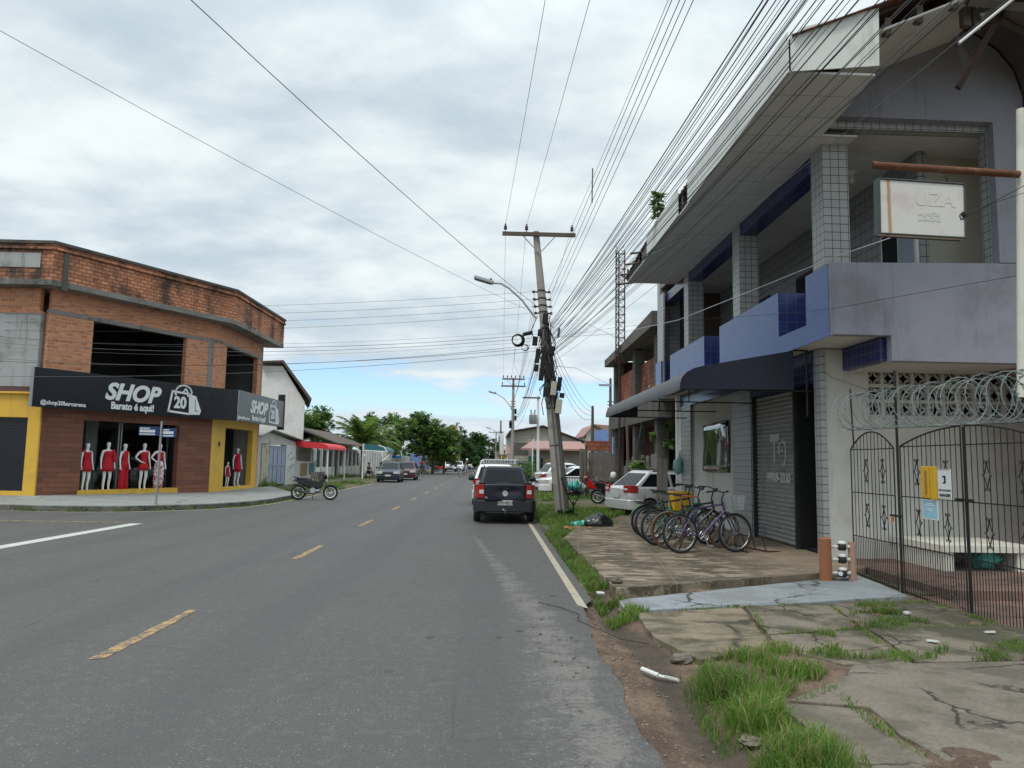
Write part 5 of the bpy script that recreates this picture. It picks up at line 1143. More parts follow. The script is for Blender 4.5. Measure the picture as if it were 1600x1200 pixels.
# fence of white posts with dark grilles
fe = thing('panel_fence', 'white low wall with tall posts and dark grilles in front of the low house', 'fence', (-12.9, 60, 0))
ys = [51 + 2.1*k for k in range(12)]
m = MB(); m.bx(-13.0, 50.5, 0, -12.85, 62.4, .95); m.bx(-13.0, 64.6, 0, -12.85, 74.2, .95); m.build('low_wall', 'wall_white', fe, w=True)
for k, y in enumerate(ys):
    m = MB(); m.bx(-13.05, y, .0, -12.78, y + .26, 2.5); m.build('post', 'wall_white', fe, w=True)
for k in range(11):
    if k == 5:
        m = MB()
        for q in range(9): m.bx(-12.95, ys[k] + .32 + q*.2, .1, -12.9, ys[k] + .46 + q*.2, 2.3)
        m.build('gate', 'dark_grey', fe, w=True); continue
    m = MB()
    for q in range(12): m.bx(-12.96, ys[k] + .3 + q*.15, .95, -12.93, ys[k] + .38 + q*.15, 2.25)
    for z in (1.2, 2.1): m.bx(-12.97, ys[k] + .26, z, -12.92, ys[k+1], z + .09)
    m.build('grille', 'dark_grey', fe, w=True)
# shelter with teal roof
bs2 = thing('shelter', 'roadside shelter with curved teal canopy on a white post', 'shelter', (-9.3, 60, .1))
pr3 = [(-8.2, 2.22), (-8.25, 2.4), (-8.45, 2.55), (-8.8, 2.68), (-10.1, 2.85)]
m = MB(); m.loft([[(x, y, z) for x, z in pr3] + [(x, y, z - .03) for x, z in pr3[::-1]] for y in (59.9, 62, 64.5)]); m.build('canopy', 'teal_canvas', bs2, w=True, smooth=50)
m = MB(); m.ext([(x, 59.87, z) for x, z in pr3] + [(-10.1, 59.87, 2.3)], (0, -.02, 0)); m.build('end_panel', 'teal_canvas', bs2, w=True)
m = MB(); m.tube([(-10.15, 59.83, 2.3), (-8.3, 59.83, 2.22)], .05, 6); m.tube([(-8.2, 59.86, 2.22), (-8.45, 59.86, 2.58), (-8.9, 59.86, 2.72)], .05, 6); m.build('rim', 'white_paint', bs2, w=True)
for x, y in ((-10.1, 59.85), (-10.1, 64.4)):
    m = MB(); m.cyl((x, y, 0), (x, y, 2.85), .07, 8); m.build('post', 'white_paint', bs2, w=True)
m = MB(); m.bx(-10.6, 61, .4, -9.9, 64, .46); m.bx(-10.5, 61.2, 0, -10.4, 61.3, .4); m.bx(-10.5, 63.7, 0, -10.4, 63.8, .4); m.build('bench', 'plank_grey', bs2, w=True)
ww = thing('boundary_wall', 'long pale boundary wall with ribs behind the parked blue car', 'wall', (-10, 80, 0))
m = MB(); m.bx(-11.0, 66, 0, -10.8, 84, 2.35); m.bx(-10.8, 84, 0, -10.6, 118, 2.1); m.build('wall', 'wall_white', ww, w=True)
m = MB()
for k in range(34): m.bx(-10.8 + (.2 if k > 11 else 0), 66 + 1.5*k, 0, -10.72 + (.2 if k > 11 else 0), 66.15 + 1.5*k, 2.3 if k < 12 else 2.05)
m.build('rib', 'wall_dirty', ww, w=True)
m = MB(); m.bx(-10.9, 74, 1.2, -10.55, 79, 2.5); m.ext([(-10.3, 72.5, 1.5), (-10.3, 79, 1.5), (-10.3, 79, 2.4)], (-.1, 0, 0)); obm(m, 'lean_to', 'cream_paint', 'small cream lean to roof against the pale boundary wall', 'lean-to')
m = MB(); m.cyl((-7.9, 64.5, 0), (-7.9, 64.5, 1.95), .035, 6); s_ = m.build('street_sign', 'galvanised'); tag(s_, 'small blue street sign plate on a thin post behind the parked red car', 'sign')
m = MB(); m.box((-8.0, 64.45, 1.85), (.75, .03, .22)); m.build('plate', 'sign_blue_far' if 'sign_blue_far' in MATS else simple('sign_blue_far', (.03, .1, .3), .5) and 'sign_blue_far', s_)
# blue hoarding and shops far down the left side
m = MB(); m.bx(-10.6, 100, 0, -10.4, 128, 2.4); obm(m, 'hoarding', 'blue_house', 'long blue painted hoarding far along the left side of the street', 'hoarding')
# ---- right side beyond the blue building
ru = thing('ruined_house', 'unfinished ruined brick house with stained concrete frame beside the blue building', 'house', (7.5, 29, 0))
XR = 5.65
for y in (25.0, 28.9, 33.5):
    m = MB(); m.bx(XR, y, 0, XR + .4, y + .45, 6.1 if y < 33 else 6.2); m.build('column', 'dark_concrete', ru, w=True)
m = MB(); m.bx(XR - .15, 24.2, 3.15, XR + .3, 34.2, 3.75); m.build('floor_beam', 'dark_concrete', ru, w=True)
m = MB(); m.ext([(XR - .35, 24.2, 6.2), (XR - .35, 34.4, 6.1), (XR - .35, 34.4, 6.42), (XR - .35, 30, 6.5), (XR - .35, 24.2, 6.72)], (.75, 0, 0)); m.ext([(XR + .4, 24.2, 6.4), (10.5, 24.2, 6.5), (10.5, 34.4, 6.5), (XR + .4, 34.4, 6.4)], (0, 0, .15)); m.build('roof_beam', 'raw_stained' if 'raw_stained' in MATS else simple('raw_stained', (.12, .11, .095), .9, 0, .3, 1.2, .01, 20, (.035, .032, .028), .85, .8) and 'raw_stained', ru, w=True)
m = MB(); m.bx(XR + .25, 25.45, 3.75, XR + .4, 28.9, 5.5); m.bx(XR + .25, 29.35, 3.75, XR + .4, 33.5, 5.55); m.bx(XR - .02, 24.0, 3.75, XR + .3, 25, 4.6); m.build('brick_infill', 'dark_brick', ru, w=True)
m = MB()
for y, z in ((27.3, 4.5), (27.7, 4.0), (31.3, 3.95)):
    m.lathe([(0, 0), (.06, 0), (.06, .02), (0, .02)], (XR + .22, y, z), 10, 'X')
m.build('pipe_end', 'white_pvc', ru, w=True)
m = MB(); m.bx(XR + 1.2, 24.4, 0, XR + 1.35, 34, 3.2); m.bx(XR + .3, 33.9, 0, 10, 34.1, 6.3); m.build('inner_wall', 'red_plaster' if 'red_plaster' in MATS else simple('red_plaster', (.075, .03, .022), .9, 0, .3, 1.2) and 'red_plaster', ru, w=True)
m = MB(); m.bx(XR + .15, 24.6, .0, XR + .25, 32, .95); m.build('tiled_plinth', 'grey_tile_large', ru, w=True)
def planks(name, label, p0, p1, h0, h1, n, mat='plank_grey', z0=.05):
    m = MB(); R_ = random.Random(len(label)); p0, p1 = Vector(p0), Vector(p1); L = (p1-p0).length; a = math.atan2(p1.y-p0.y, p1.x-p0.x)
    for k in range(n):
        c = p0.lerp(p1, (k+.5)/n); h = R_.uniform(h0, h1); m.box((c.x, c.y + R_.uniform(-.01, .01), z0 + h/2), (L/n - .004, .03, h), a, 0, R_.uniform(-.01, .01), R_.uniform(-.012, .012))
    for z in (.5, h0 - .3): m.box(((p0.x+p1.x)/2, (p0.y+p1.y)/2 + .05, z0 + z), (L, .05, .09), a)
    return obm(m, name, mat, label, 'fence')
planks('plank_fence', 'tall grey plank fence standing behind the red motorcycle', (4.25, 35.2), (6.05, 35.0), 2.0, 2.25, 9)
planks('plank_fence', 'low broken plank fence between the ruined house and the silver hatchback', (5.55, 30.6), (5.55, 24.2), 1.45, 1.95, 15)
planks('plank_fence', 'short pair of weathered planks standing at the far corner of the blue building', (5.12, 22.75), (5.45, 22.7), 1.75, 1.8, 2)
m = MB(); m.bx(4.55, 35.3, 2.2, 5.75, 35.55, 2.68); obm(m, 'brick_wall', 'dark_brick', 'short stretch of raw brick wall showing above the tall plank fence', 'wall')
R_ = random.Random(3)
for k, (x, y, h, lab) in enumerate(((4.3, 34.6, 2.1, 'thin rough wooden stake left of the plank fence'), (4.52, 34.8, 2.45, 'taller rough wooden stake close against the plank fence'), (5.2, 28.0, 3.1, 'tall bare timber post propped before the ruined house'))):
    m = MB(); m.tube([(x, y, -.05), (x + .02, y, h*.5), (x - .02, y, h)], [.07, .06, .055], 7); obm(m, 'timber_post', 'old_wood', lab, 'post')
m = MB(); m.tube([(5.25, 27.6, .9), (5.4, 26.2, 3.2)], .025, 5); obm(m, 'guy_pole', 'cable_grey', 'thin pale pole leaning against the ruined house beam', 'pole')
m = MB(); m.box((5.4, 27.0, 1.72), (.05, 2.6, .08)); obm(m, 'cross_rail', 'old_wood', 'wooden rail nailed across the timber post', 'rail')
# lattice mast
lm = thing('lattice_mast', 'slim rusty lattice mast rising beside the ruined house roof', 'mast', (5.25, 30, 0))
m = MB(); A_ = [(5.06, 29.85), (5.42, 29.85), (5.24, 30.2)]
for x, y in A_: m.tube([(x, y, 5.7), (x, y, 10.4)], .028, 5)
for k in range(15):
    z = 5.8 + .32*k
    for (a, b), (c, d) in zip(A_, A_[1:] + A_[:1]): m.tube([(a, b, z), (c, d, z)], .014, 4); m.tube([(a, b, z), (c, d, z + .32)], .011, 4)
m.build('frame', 'rust_dark', lm, w=True)
m = MB(); m.tube([(5.24, 30, 0), (5.24, 30, 5.8)], .05, 6); m.build('base_pole', 'rust_dark', lm, w=True)
# warehouse, pink-grey house, green gate
wa = thing('warehouse', 'broad grey rendered warehouse with low gable roof behind the leaning pole', 'warehouse', (5, 66, 0))
m = MB(); m.ext([(1.9, 62, 0), (7.7, 62, 0), (7.7, 62, 3.35), (4.4, 62, 4.5), (1.9, 62, 4.05)], (0, 16, 0)); m.build('wall', 'block_wall', wa, w=True)
m = MB(); m.ext([(1.6, 61.6, 4.06), (4.4, 61.6, 4.58), (8.0, 61.6, 3.3), (8.0, 61.6, 3.4), (4.4, 61.6, 4.68), (1.6, 61.6, 4.16)], (0, 17, 0)); m.build('roof', 'brown_roof', wa, w=True)
m = MB(); m.bx(1.95, 61.95, 2.2, 3.2, 61.99, 3.2); m.build('stain', 'dark_concrete', wa, w=True)
ph = thing('bungalow', 'low mauve bungalow with pinkish tiled roof behind the parked white cars', 'bungalow', (5.1, 56, 0))
m = MB(); m.bx(3.2, 56, 0, 7.1, 61.5, 2.55); m.build('wall', 'mauve_wall' if 'mauve_wall' in MATS else simple('mauve_wall', (.24, .20, .185), .8, 0, .08, 1) and 'mauve_wall', ph, w=True)
m = MB(); m.ext([(2.3, 55.2, 2.55), (7.35, 55.2, 2.55), (7.1, 58.5, 3.2), (3.3, 58.5, 3.2)], (0, 0, .08)); m.bx(2.3, 55.19, 2.5, 7.36, 55.26, 2.62); m.build('roof', 'pink_roof', ph, w=True)
m = MB(); m.bx(3.75, 55.96, .6, 4.0, 56, 1.9); m.build('window', 'dark_glass', ph, w=True)
m = MB(); m.bx(4.4, 55.95, .7, 5.9, 55.99, 1.5); m.build('window', 'white_paint', ph, w=True, label='pale shuttered window')
h2 = thing('tiled_house', 'house with steep pink tiled roof far beyond the plank fence', 'house', (11.5, 76, 0))
m = MB(); m.ext([(9.7, 75, 0), (13.5, 75, 0), (13.5, 75, 3.8), (10.4, 75, 5.3), (9.7, 75, 4.6)], (0, 8, 0)); m.build('wall', 'cream_paint', h2, w=True)
m = MB(); m.ext([(9.4, 74.6, 4.3), (10.4, 74.6, 5.5), (13.9, 74.6, 3.75), (13.9, 74.6, 3.65), (10.4, 74.6, 5.35), (9.4, 74.6, 4.2)], (0, 9, 0)); m.ext([(10.4, 74.5, 5.5), (13.9, 74.5, 5.3), (13.9, 74.5, 3.7)], (0, .1, 0)); m.build('roof', 'pink_roof', h2, w=True)
m = MB(); m.bx(8.4, 56, 0, 10.5, 62, 4.15); obm(m, 'blue_house', 'blue_house', 'plain sky blue house wall glimpsed left of the ruined house', 'house')
m = MB()
for k in range(7): m.bx(2.62, 50 + .02*k, .3, 2.72, 50.1 + .02*k, 2.0) if k == 0 else m.bx(2.62 + .115*k, 50, .3, 2.70 + .115*k, 50.06, 2.02)
m.bx(2.6, 50.06, .3, 3.45, 50.1, 2.0); obm(m, 'metal_gate', 'green_paint', 'dark green metal gate between the hedge and the bungalow', 'gate')
m = MB(); m.tube([(2.85, 49.6, .3), (2.85, 49.6, 3.0), (2.95, 49.6, 3.1)], .05, 8); obm(m, 'vent_pipe', 'white_pvc', 'white vent pipe rising beside the green metal gate', 'pipe')
wl = thing('far_wall', 'pale far boundary wall with pinkish coping behind the hedge', 'wall', (2.5, 70, 0))
m = MB(); m.bx(1.6, 66, 0, 1.8, 85, 1.9); m.bx(1.8, 66, 0, 2.9, 66.2, 1.9); m.build('wall', 'wall_white', wl, w=True)
m = MB(); m.ext([(1.5, 65.6, 2.2), (3.3, 65.6, 2.2), (3.3, 68, 2.9), (1.5, 68, 2.9)], (0, 0, .08)); m.build('coping', 'pink_roof', wl, w=True)
for i, (x, lab) in enumerate(((1.45, 'white election style banner panel hung left on a far pole'), (2.05, 'white banner panel hung right on a far pole'))):
    m = MB(); m.box((x - .25, 76, 3.4), (.42, .08, 2.1)); m.cyl((x - .25, 76.1, 0), (x - .25, 76.1, 4.4), .05, 6); obm(m, 'banner', 'white_paint', lab.replace('election style ', 'tall '), 'banner')
# far street furniture blur: small shops and stalls at the far right kerb
for i, (x, y, w_, h_, mt, lab) in enumerate(((2.6, 118, 2.6, 2.6, 'yellow_paint', 'small yellow kiosk far down the right side'), (2.9, 132, 3, 3, 'red_canvas', 'small red fronted kiosk far down the right side'), (2.6, 146, 3, 3.2, 'wall_white', 'white kiosk at the far right end of the street'))):
    k = thing('kiosk', lab, 'kiosk', (x, y, 0)); m = MB(); m.bx(-w_/2, 0, 0, w_/2, 3, h_); m.build('wall', mt, k); m = MB(); m.bx(-w_/2 - .3, -.6, h_, w_/2 + .3, 3.2, h_ + .12); m.build('roof', 'zinc_roof', k); m = MB(); m.bx(-w_/3, -.02, .9, w_/3, -.003, 2.1); m.build('window', 'dark_inside', k)
# ---- trash on the verge
tb = thing('waste_basket_stand', 'dark metal waste basket on a forked stand full of plastic bags', 'waste basket', (2.3, 20.35, .05))
m = MB(); m.tube([(0, 0, -.05), (0, 0, .55)], .022, 6)
for s_ in (-1, 1): m.tube([(0, 0, .42), (s_*.12, 0, .62), (s_*.17, 0, .8)], .016, 5)
m.build('stand', 'black_metal', tb)
m = MB()
for z, r in ((.72, .19), (1.18, .36)):
    m.ring((0, 0, z), r, .012, 16, 5, 'Z')
for k in range(14): a = 2*PI*k/14; m.tube([(.19*math.cos(a), .19*math.sin(a), .72), (.36*math.cos(a), .36*math.sin(a), 1.18)], .008, 4)
for r in (.06, .12): m.ring((0, 0, .72), r, .008, 12, 4, 'Z')
m.build('basket', 'black_metal', tb)
for i, (c, r, mt, lab) in enumerate((((2.32, 20.3, 1.0), (.17, .16, .15), 'teal_plastic', 'teal plastic bag on top of the metal waste basket'), ((2.48, 20.4, .96), (.14, .14, .13), 'white_pvc', 'whitish plastic bag at the right of the waste basket'), ((2.28, 20.32, .84), (.16, .15, .09), 'bag_black', 'dark rubbish bag at the bottom of the waste basket'))):
    m = MB(); m.ball(c, r, 14, 10, 0, .45, i + 2); obm(m, 'plastic_bag', mt, lab, 'bag', smooth=60)
m = MB(); rings = []
for j in range(11):
    v = j/10; z = .36*v; rr = math.sin(PI*min(1, .22 + .78*v))**.6*(1 - .25*v) if j < 10 else .02
    rings.append([(2.62 + .40*rr*(1 + .12*noise.noise((math.cos(a)*3, math.sin(a)*3, v*4)))*math.cos(a), 17.9 + .30*rr*(1 + .12*noise.noise((math.cos(a)*3, math.sin(a)*3, v*4 + 9)))*math.sin(a), .10 + z + .03*noise.noise((math.cos(a)*4, v*5, math.sin(a)*4))) for a in [2*PI*i/26 for i in range(26)]])
m.loft(rings); o = obm(m, 'rubbish_bag', 'bag_black', 'full black rubbish bag lying at the corner of the mossy forecourt', 'rubbish bag', smooth=50)
s_ = o.modifiers.new('sub', 'SUBSURF'); s_.levels = s_.render_levels = 1
tx = bpy.data.textures.new('folds', 'CLOUDS'); tx.noise_scale = .12; dm = o.modifiers.new('folds', 'DISPLACE'); dm.texture = tx; dm.strength = .05
for c, r, lab in (((2.12, 17.95, .15), (.15, .12, .1), 'smaller teal plastic bag left of the black rubbish bag'), ((2.32, 18.0, .16), (.18, .13, .12), 'larger crumpled teal plastic bag touching the black rubbish bag')):
    m = MB(); m.ball(c, r, 14, 9, 0, .5, r[0]*50); obm(m, 'plastic_bag', 'teal_bright' if 'teal_bright' in MATS else simple('teal_bright', (.08, .42, .38), .4, 0, .2, 6) and 'teal_bright', lab, 'bag', smooth=60)
m = MB(); m.grid(1.75, 2.42, 17.15, 17.55, 16, 8, lambda x, y: .13 + .07*abs(noise.noise((x*5, y*6, 2))) + .05*noise.noise((x*12, y*9, 1))); o = obm(m, 'rag', 'cloth_brown', 'crumpled brown cloth lying in front of the teal bags', 'cloth', smooth=60)
m = MB(); m.box((1.78, 18.05, .13), (.5, .05, .02), .1); obm(m, 'lath', 'white_pvc', 'thin pale lath lying in the grass by the waste basket', 'lath')
m = MB(); m.box((1.38, 17.6, .04), (.16, .75, .14), .12, 0, .1, .2); obm(m, 'timber_offcut', 'old_wood', 'dark timber offcut lying at the road edge behind the pickup', 'timber')
m = MB(); m.tube([(1.27, 6.2, -.01), (1.37, 6.05, -.02)], [.019, .02], 10); m.tube([(1.375, 6.045, -.02), (1.50, 5.91, -.02)], [.013, .012], 8); m.box((1.45, 5.95, -.01), (.12, .012, .016), -.8); obm(m, 'pvc_pipe', 'white_pvc', 'broken white plastic pipe lying in the dirt gutter', 'pipe', smooth=40)
for i, (x, y, r, lab) in enumerate(((1.66, 6.42, .10, 'pale broken concrete lump at the edge of the worn slab'), (1.5, 8.4, .06, 'small stone at the corner of the painted ramp'), (1.58, 4.55, .07, 'yellowish stone below the tall grass tuft'), (1.62, 9.45, .08, 'small block on the corner of the mossy forecourt'), (4.9, 8.95, .07, 'broken concrete chip beside the gate post'))):
    m = MB(); m.ball((x, y, .02 if i != 3 else .18), (r, r*.8, r*.45), 9, 6, 0, .5, i); obm(m, 'stone', 'near_slab_concrete', lab, 'stone')
m = MB(); pts = [(.6, 8.9, .012), (.85, 8.6, .012), (1.0, 8.2, .02), (.95, 7.9, .02), (1.1, 7.6, .0), (1.3, 7.3, -.03), (1.5, 7.0, .0)]; m.tube(pts, .004, 5); obm(m, 'cable_offcut', 'cable_black', 'thin black cable end lying across the dirt gutter', 'cable')
R_ = random.Random(8)
for i, (x, y, lab) in enumerate(((4.6, 8.2, 'white paper scrap beside the weeds near the gate'), (4.9, 7.3, 'white paper scrap lying nearest the gate bars'), (1.38, 9.2, 'white crumpled scrap in the grass at the road edge'), (4.1, 6.9, 'small pale scrap on the cracked slab'))):
    m = MB(); m.box((x, y, .075), (.09, .05, .02), R_.uniform(0, 3), 0, .2, .1); obm(m, 'paper_scrap', 'white_pvc', lab, 'litter')
# ================================================================ poles and cables
def at(px, py, Y): return tuple(atY(px, py, Y))
lp = thing('power_pole', 'leaning concrete power pole crowded with boxes and cables beside the black pickup', 'utility pole', (2.17, 22, 0))
PB, PT = V(2.17, 22, -.1), V(1.27, 22, 8.62)
def onp(z): return PB.lerp(PT, (z + .1)/8.72)
m = MB(); m.tube([PB, onp(2), onp(4), onp(6), PT], [.205, .185, .16, .13, .095], 12); m.build('shaft', 'pole_concrete', lp, w=True, smooth=50)
def crossarm(par, c, L, z, nm='crossarm', brace=True):
    m = MB(); m.box((c[0], c[1] - .12, z), (L, .09, .11)); a = m.build(nm, 'pole_wood', par, w=True)
    if brace:
        m = MB()
        for s_ in (-1, 1): m.tube([(c[0] + s_*.5, c[1] - .14, z - .05), (c[0] + .02, c[1] - .14, z - .6)], .016, 5)
        m.build('brace', 'galvanised', a, w=True)
    return a
def insul(par, x, y, z):
    m = MB(); m.lathe([(.012, 0), (.012, .06), (.05, .07), (.055, .1), (.035, .12), (.05, .14), (.045, .18), (.02, .2), (.03, .24), (0, .25)], (x, y, z), 10); m.build('insulator', 'insulator', par, w=True, smooth=50)
ca = crossarm(lp, (1.36, 22), 2.22, 8.5)
IN = [(.34, 21.88, 8.56), (.98, 21.88, 8.56), (2.36, 21.88, 8.56)]
for p in IN: insul(ca, *p)
for z in (5.6, 6.1, 6.3, 6.52, 6.75, 3.2, 2.1, 4.35):
    m = MB(); p = onp(z); r = .20 - .012*z; m.lathe([(r, 0), (r + .012, .01), (r + .012, .05), (r, .06)], p, 12); m.build('collar', 'insulator', lp, w=True)
for z in (6.1, 6.3, 6.52, 6.75):
    p = onp(z); m = MB(); m.cyl((p.x - .24, p.y, z), (p.x + .24, p.y, z), .025, 6)
    for s_ in (-1, 1): m.lathe([(.02, -.04), (.045, -.03), (.03, 0), (.045, .03), (.02, .04)], (p.x + s_*.24, p.y, z), 8)
    m.build('bracket', 'insulator', lp, w=True)
m = MB()
for k, (dx, dy, r) in enumerate(((-.03, -.2, .035), (.09, -.19, .022), (-.10, -.16, .018), (.17, -.13, .022), (.2, -.05, .03), (.13, -.16, .012), (.23, -.02, .014))):
    m.tube([onp(z) + V(dx*(1 - z/16), dy*(1 - z/14), 0) for z in (.0, 1.5, 3, 4.5, 5.6)], r, 6)
m.build('conduit', 'conduit_grey' if 'conduit_grey' in MATS else simple('conduit_grey', (.14, .137, .13), .6, 0, .2) and 'conduit_grey', lp, w=True, smooth=50)
def pbox(px, py, w, h, mat, Y=21.72, nm='junction_box'):
    c = at(px, py, Y); m = MB(); m.box(c, (w, .16, h), 0, 0, 0, .1); return m.build(nm, mat, lp, w=True, bevel=.01)
for q in ((836, 533, .15, .26), (840, 556, .13, .42), (846, 585, .14, .36), (862, 548, .16, .26), (843, 520, .1, .2), (853, 612, .15, .3), (874, 600, .12, .4), (878, 618, .14, .14), (838, 575, .12, .2), (852, 498, .16, .3), (849, 560, .12, .6), (858, 580, .14, .5)): pbox(*q, 'black_rubber')
pbox(865, 607, .16, .40, 'box_beige', 21.6, 'meter_box'); pbox(873, 635, .17, .42, 'box_beige', 21.6, 'meter_box'); pbox(873, 520, .06, .28, 'cable_grey', 21.6)
m = MB(); R_ = random.Random(2)
for k in range(34):
    z = R_.uniform(3.6, 6.1); p = onp(z); a = R_.uniform(-2.6, -.4); q = p + V(.23*math.cos(a), .23*math.sin(a), 0); l = R_.uniform(.3, 1.1)
    m.tube([q, q + V(R_.uniform(-.2, .15), -.03, -l*.5), q + V(R_.uniform(-.12, .14), 0, -l)], .012, 4)
m.build('cable_loops', 'cable_black', lp, w=True)
def street_lamp(px, label, base, pts, head, hl=.42):
    t = thing('street_lamp', label, 'street lamp', base); m = MB(); m.tube(pts, .03, 8); m.build('arm', 'galvanised', t, w=True, smooth=50)
    a, b = Vector(head[0]), Vector(head[1]); d = b - a; m = MB(); c = (a + b)/2
    m.box(tuple(c), (d.length, .2*hl/.42, .07*hl/.42 + .02), 0, 0, 0, -math.atan2(d.z, d.x)); h = m.build('lamp_head', 'galvanised', t, w=True, bevel=.015)
    m = MB(); m.box((c.x - .03, c.y, c.z - .045), (d.length*.8, .15*hl/.42, .03), 0, 0, 0, -math.atan2(d.z, d.x)); m.build('led_panel', 'dark_lens' if 'dark_lens' in MATS else simple('dark_lens', (.12, .11, .08), .3, 0, .3, 30) and 'dark_lens', h, w=True)
    m = MB(); m.lathe([(.0, 0), (.035, 0), (.04, .08), (0, .09)], (b.x - .08, b.y, b.z + .05), 10); m.build('photocell', 'black_rubber', h, w=True)
a0 = V(*at(837, 497, 21.85)); a1 = V(*at(771, 442, 21.85)); h0, h1 = V(*at(741, 433, 21.85)), V(*at(771, 442, 21.85))
street_lamp(0, 'led street lamp on a curved arm fixed to the leaning pole', tuple(a0), [a0, V(*at(815, 468, 21.85)), V(*at(795, 450, 21.85)), V(*at(783, 443, 21.85)), a1], (h0, h1), .46)
# second pole with two crossarms, further poles behind
def pole(label, x, y, h, arms, lx=0, r=.15, rack=True, lamp=None):
    t = thing('power_pole', label, 'utility pole', (x, y, 0)); m = MB(); m.tube([(x, y, -.1), (x + lx*.5, y, h/2), (x + lx, y, h)], [r, r*.8, r*.55], 10); m.build('shaft', 'pole_concrete' if arms else 'pole_wood', t, w=True, smooth=50)
    for z, L, n in arms:
        a = crossarm(t, (x + lx*z/h, y), L, z, brace=(z == arms[0][0]))
        for k in range(n): insul(a, x + lx*z/h + L*(-.45 + .9*k/(n-1)), y - .12, z + .05)
    if rack:
        m = MB(); R_ = random.Random(int(y))
        for k in range(5): m.box((x + R_.choice((-.2, .2)), y - .1, h*R_.uniform(.5, .68)), (.16, .16, .38))
        m.build('junction_box', 'black_rubber', t, w=True)
        for k in range(4): m = MB(); m.cyl((x - .2, y - .05, h*.7 + .2*k), (x + .2, y - .05, h*.7 + .2*k), .03, 6); m.build('bracket', 'insulator', t, w=True)
    if lamp: street_lamp(0, lamp, (x, y, h*.68), [(x, y - .1, h*.69), (x - .7, y - .1, h*.8), (x - 1.3, y - .1, h*.845)], (V(x - 1.9, y - .1, h*.865), V(x - 1.3, y - .1, h*.845)), .5)
pole('concrete pole with two crossarms second along the right kerb', 1.72, 57, 8.05, [(7.95, 1.75, 6), (7.4, 1.9, 3)], 0, .16, True, 'street lamp on the second pole along the right kerb')
pole('dark slim pole third along the right kerb', 1.35, 95, 6.8, [], 0, .17, True, 'street lamp on the third pole along the right kerb')
pole('distant pole with crossarm fourth along the right kerb', 1.05, 130, 6.8, [(6.6, 2.6, 4)], 0, .17, True)
pole('distant pole fifth along the right kerb', 1.9, 120, 6.2, [], 0, .16, True)
pole('small pole with insulator rack beside the plank fence', 4.97, 36, 4.4, [], 0, .11, False)
pole('tall thin pole with short arm behind the plank fence', 7.3, 45, 6.8, [], 0, .13, True)
m = MB(); m.box((6.95, 44.8, 6.35), (.8, .1, .12)); o = obm(m, 'pole_arm', 'galvanised', 'short metal arm on the thin pole left of the ruined house', 'bracket')
tp = thing('power_pole', 'slim white pole carrying a small transformer behind the leaning pole', 'utility pole', (3.25, 50, 0))
m = MB(); m.tube([(3.25, 50, 0), (3.2, 50, 6.1)], [.11, .08], 10); m.build('shaft', 'white_paint', tp, w=True, smooth=50)
m = MB(); m.box((2.75, 49.9, 5.93), (1.2, .09, .1)); m.build('crossarm', 'pole_wood', tp, w=True)
m = MB(); m.lathe([(0, 0), (.24, 0), (.26, .05), (.26, .6), (.2, .66), (0, .7)], (2.85, 49.7, 4.15), 14); m.cyl((2.75, 49.7, 4.8), (2.7, 49.7, 5.1), .05, 8); m.cyl((2.95, 49.7, 4.8), (2.98, 49.7, 5.1), .05, 8); m.build('transformer', 'steel', tp, w=True, smooth=40)
# ---- cables
def cable(pts, r, label, group=None, mat='cable_black', nm='power_cable', sag=0., n=18):
    P = [Vector(p) for p in pts]; out = []
    if len(P) == 2:
        for k in range(n+1):
            u = k/n; q = P[0].lerp(P[1], u); q.z -= sag*4*u*(1-u); out.append(q)
    else: out = P
    m = MB(); m.tube(out, r*.48, 5); o = obm(m, nm, mat, label, 'cable', group, smooth=80); return o
def outp(px, py, z, ext=1.5, frm=None):
    e = atZ(px, py, z); return frm + (e - frm)*ext if frm is not None else e
p2 = [(1.72 + 1.75*(-.45 + .9*k/5), 56.88, 8.2) for k in range(6)]
for k, (ex, lab) in enumerate(((848, 'thin wire running overhead from the left insulator of the leaning pole'), (915, 'thin wire running overhead from the middle insulator of the leaning pole'), (1034, 'thin wire running overhead from the right insulator of the leaning pole'))):
    s0 = V(*IN[k]) + V(0, 0, .24); cable((s0, outp(ex, 0, 8.3, 2.6, s0)), .009, lab, sag=.25)
    cable((s0, p2[k*2 + (1 if k == 2 else 0)]), .010, 'thin wire spanning on from the leaning pole crossarm to the second pole', 'wires from the leaning pole to the second pole', sag=.5)
lvx = [1043, 1055, 1064, 1076]
for k, z in enumerate((6.75, 6.52, 6.3, 6.1)):
    p = onp(z) + V(.2, -.05, 0); cable((p, outp(lvx[k], 0, 6.75 - .02*k, 2.2, p)), .010, 'one of four evenly spaced wires climbing from the insulator rack of the leaning pole', 'rack wires of the leaning pole', sag=.12)
    q = onp(z) + V(-.2, -.05, 0); cable((q, (1.55, 56.9, 5.6 + .2*k)), .011, 'rack wire running on from the leaning pole to the second pole', 'rack wires beyond the leaning pole', sag=.6)
    cable((q, at(-30, 476 + 13*k, 24.5)), .009, 'wire crossing the side street from the insulator rack to above the shop', 'wires crossing to the shop', sag=.25)
R_ = random.Random(21)
exits = [1158, 1166, 1172, 1177, 1183, 1192, 1198, 1204, 1211, 1215, 1222, 1227, 1233, 1243, 1249, 1257, 1264, 1270, 1281, 1288, 1296, 1312, 1326, 1338, 1349, 1362, 1377, 1390, 1410, 1436, 1464, 1496]
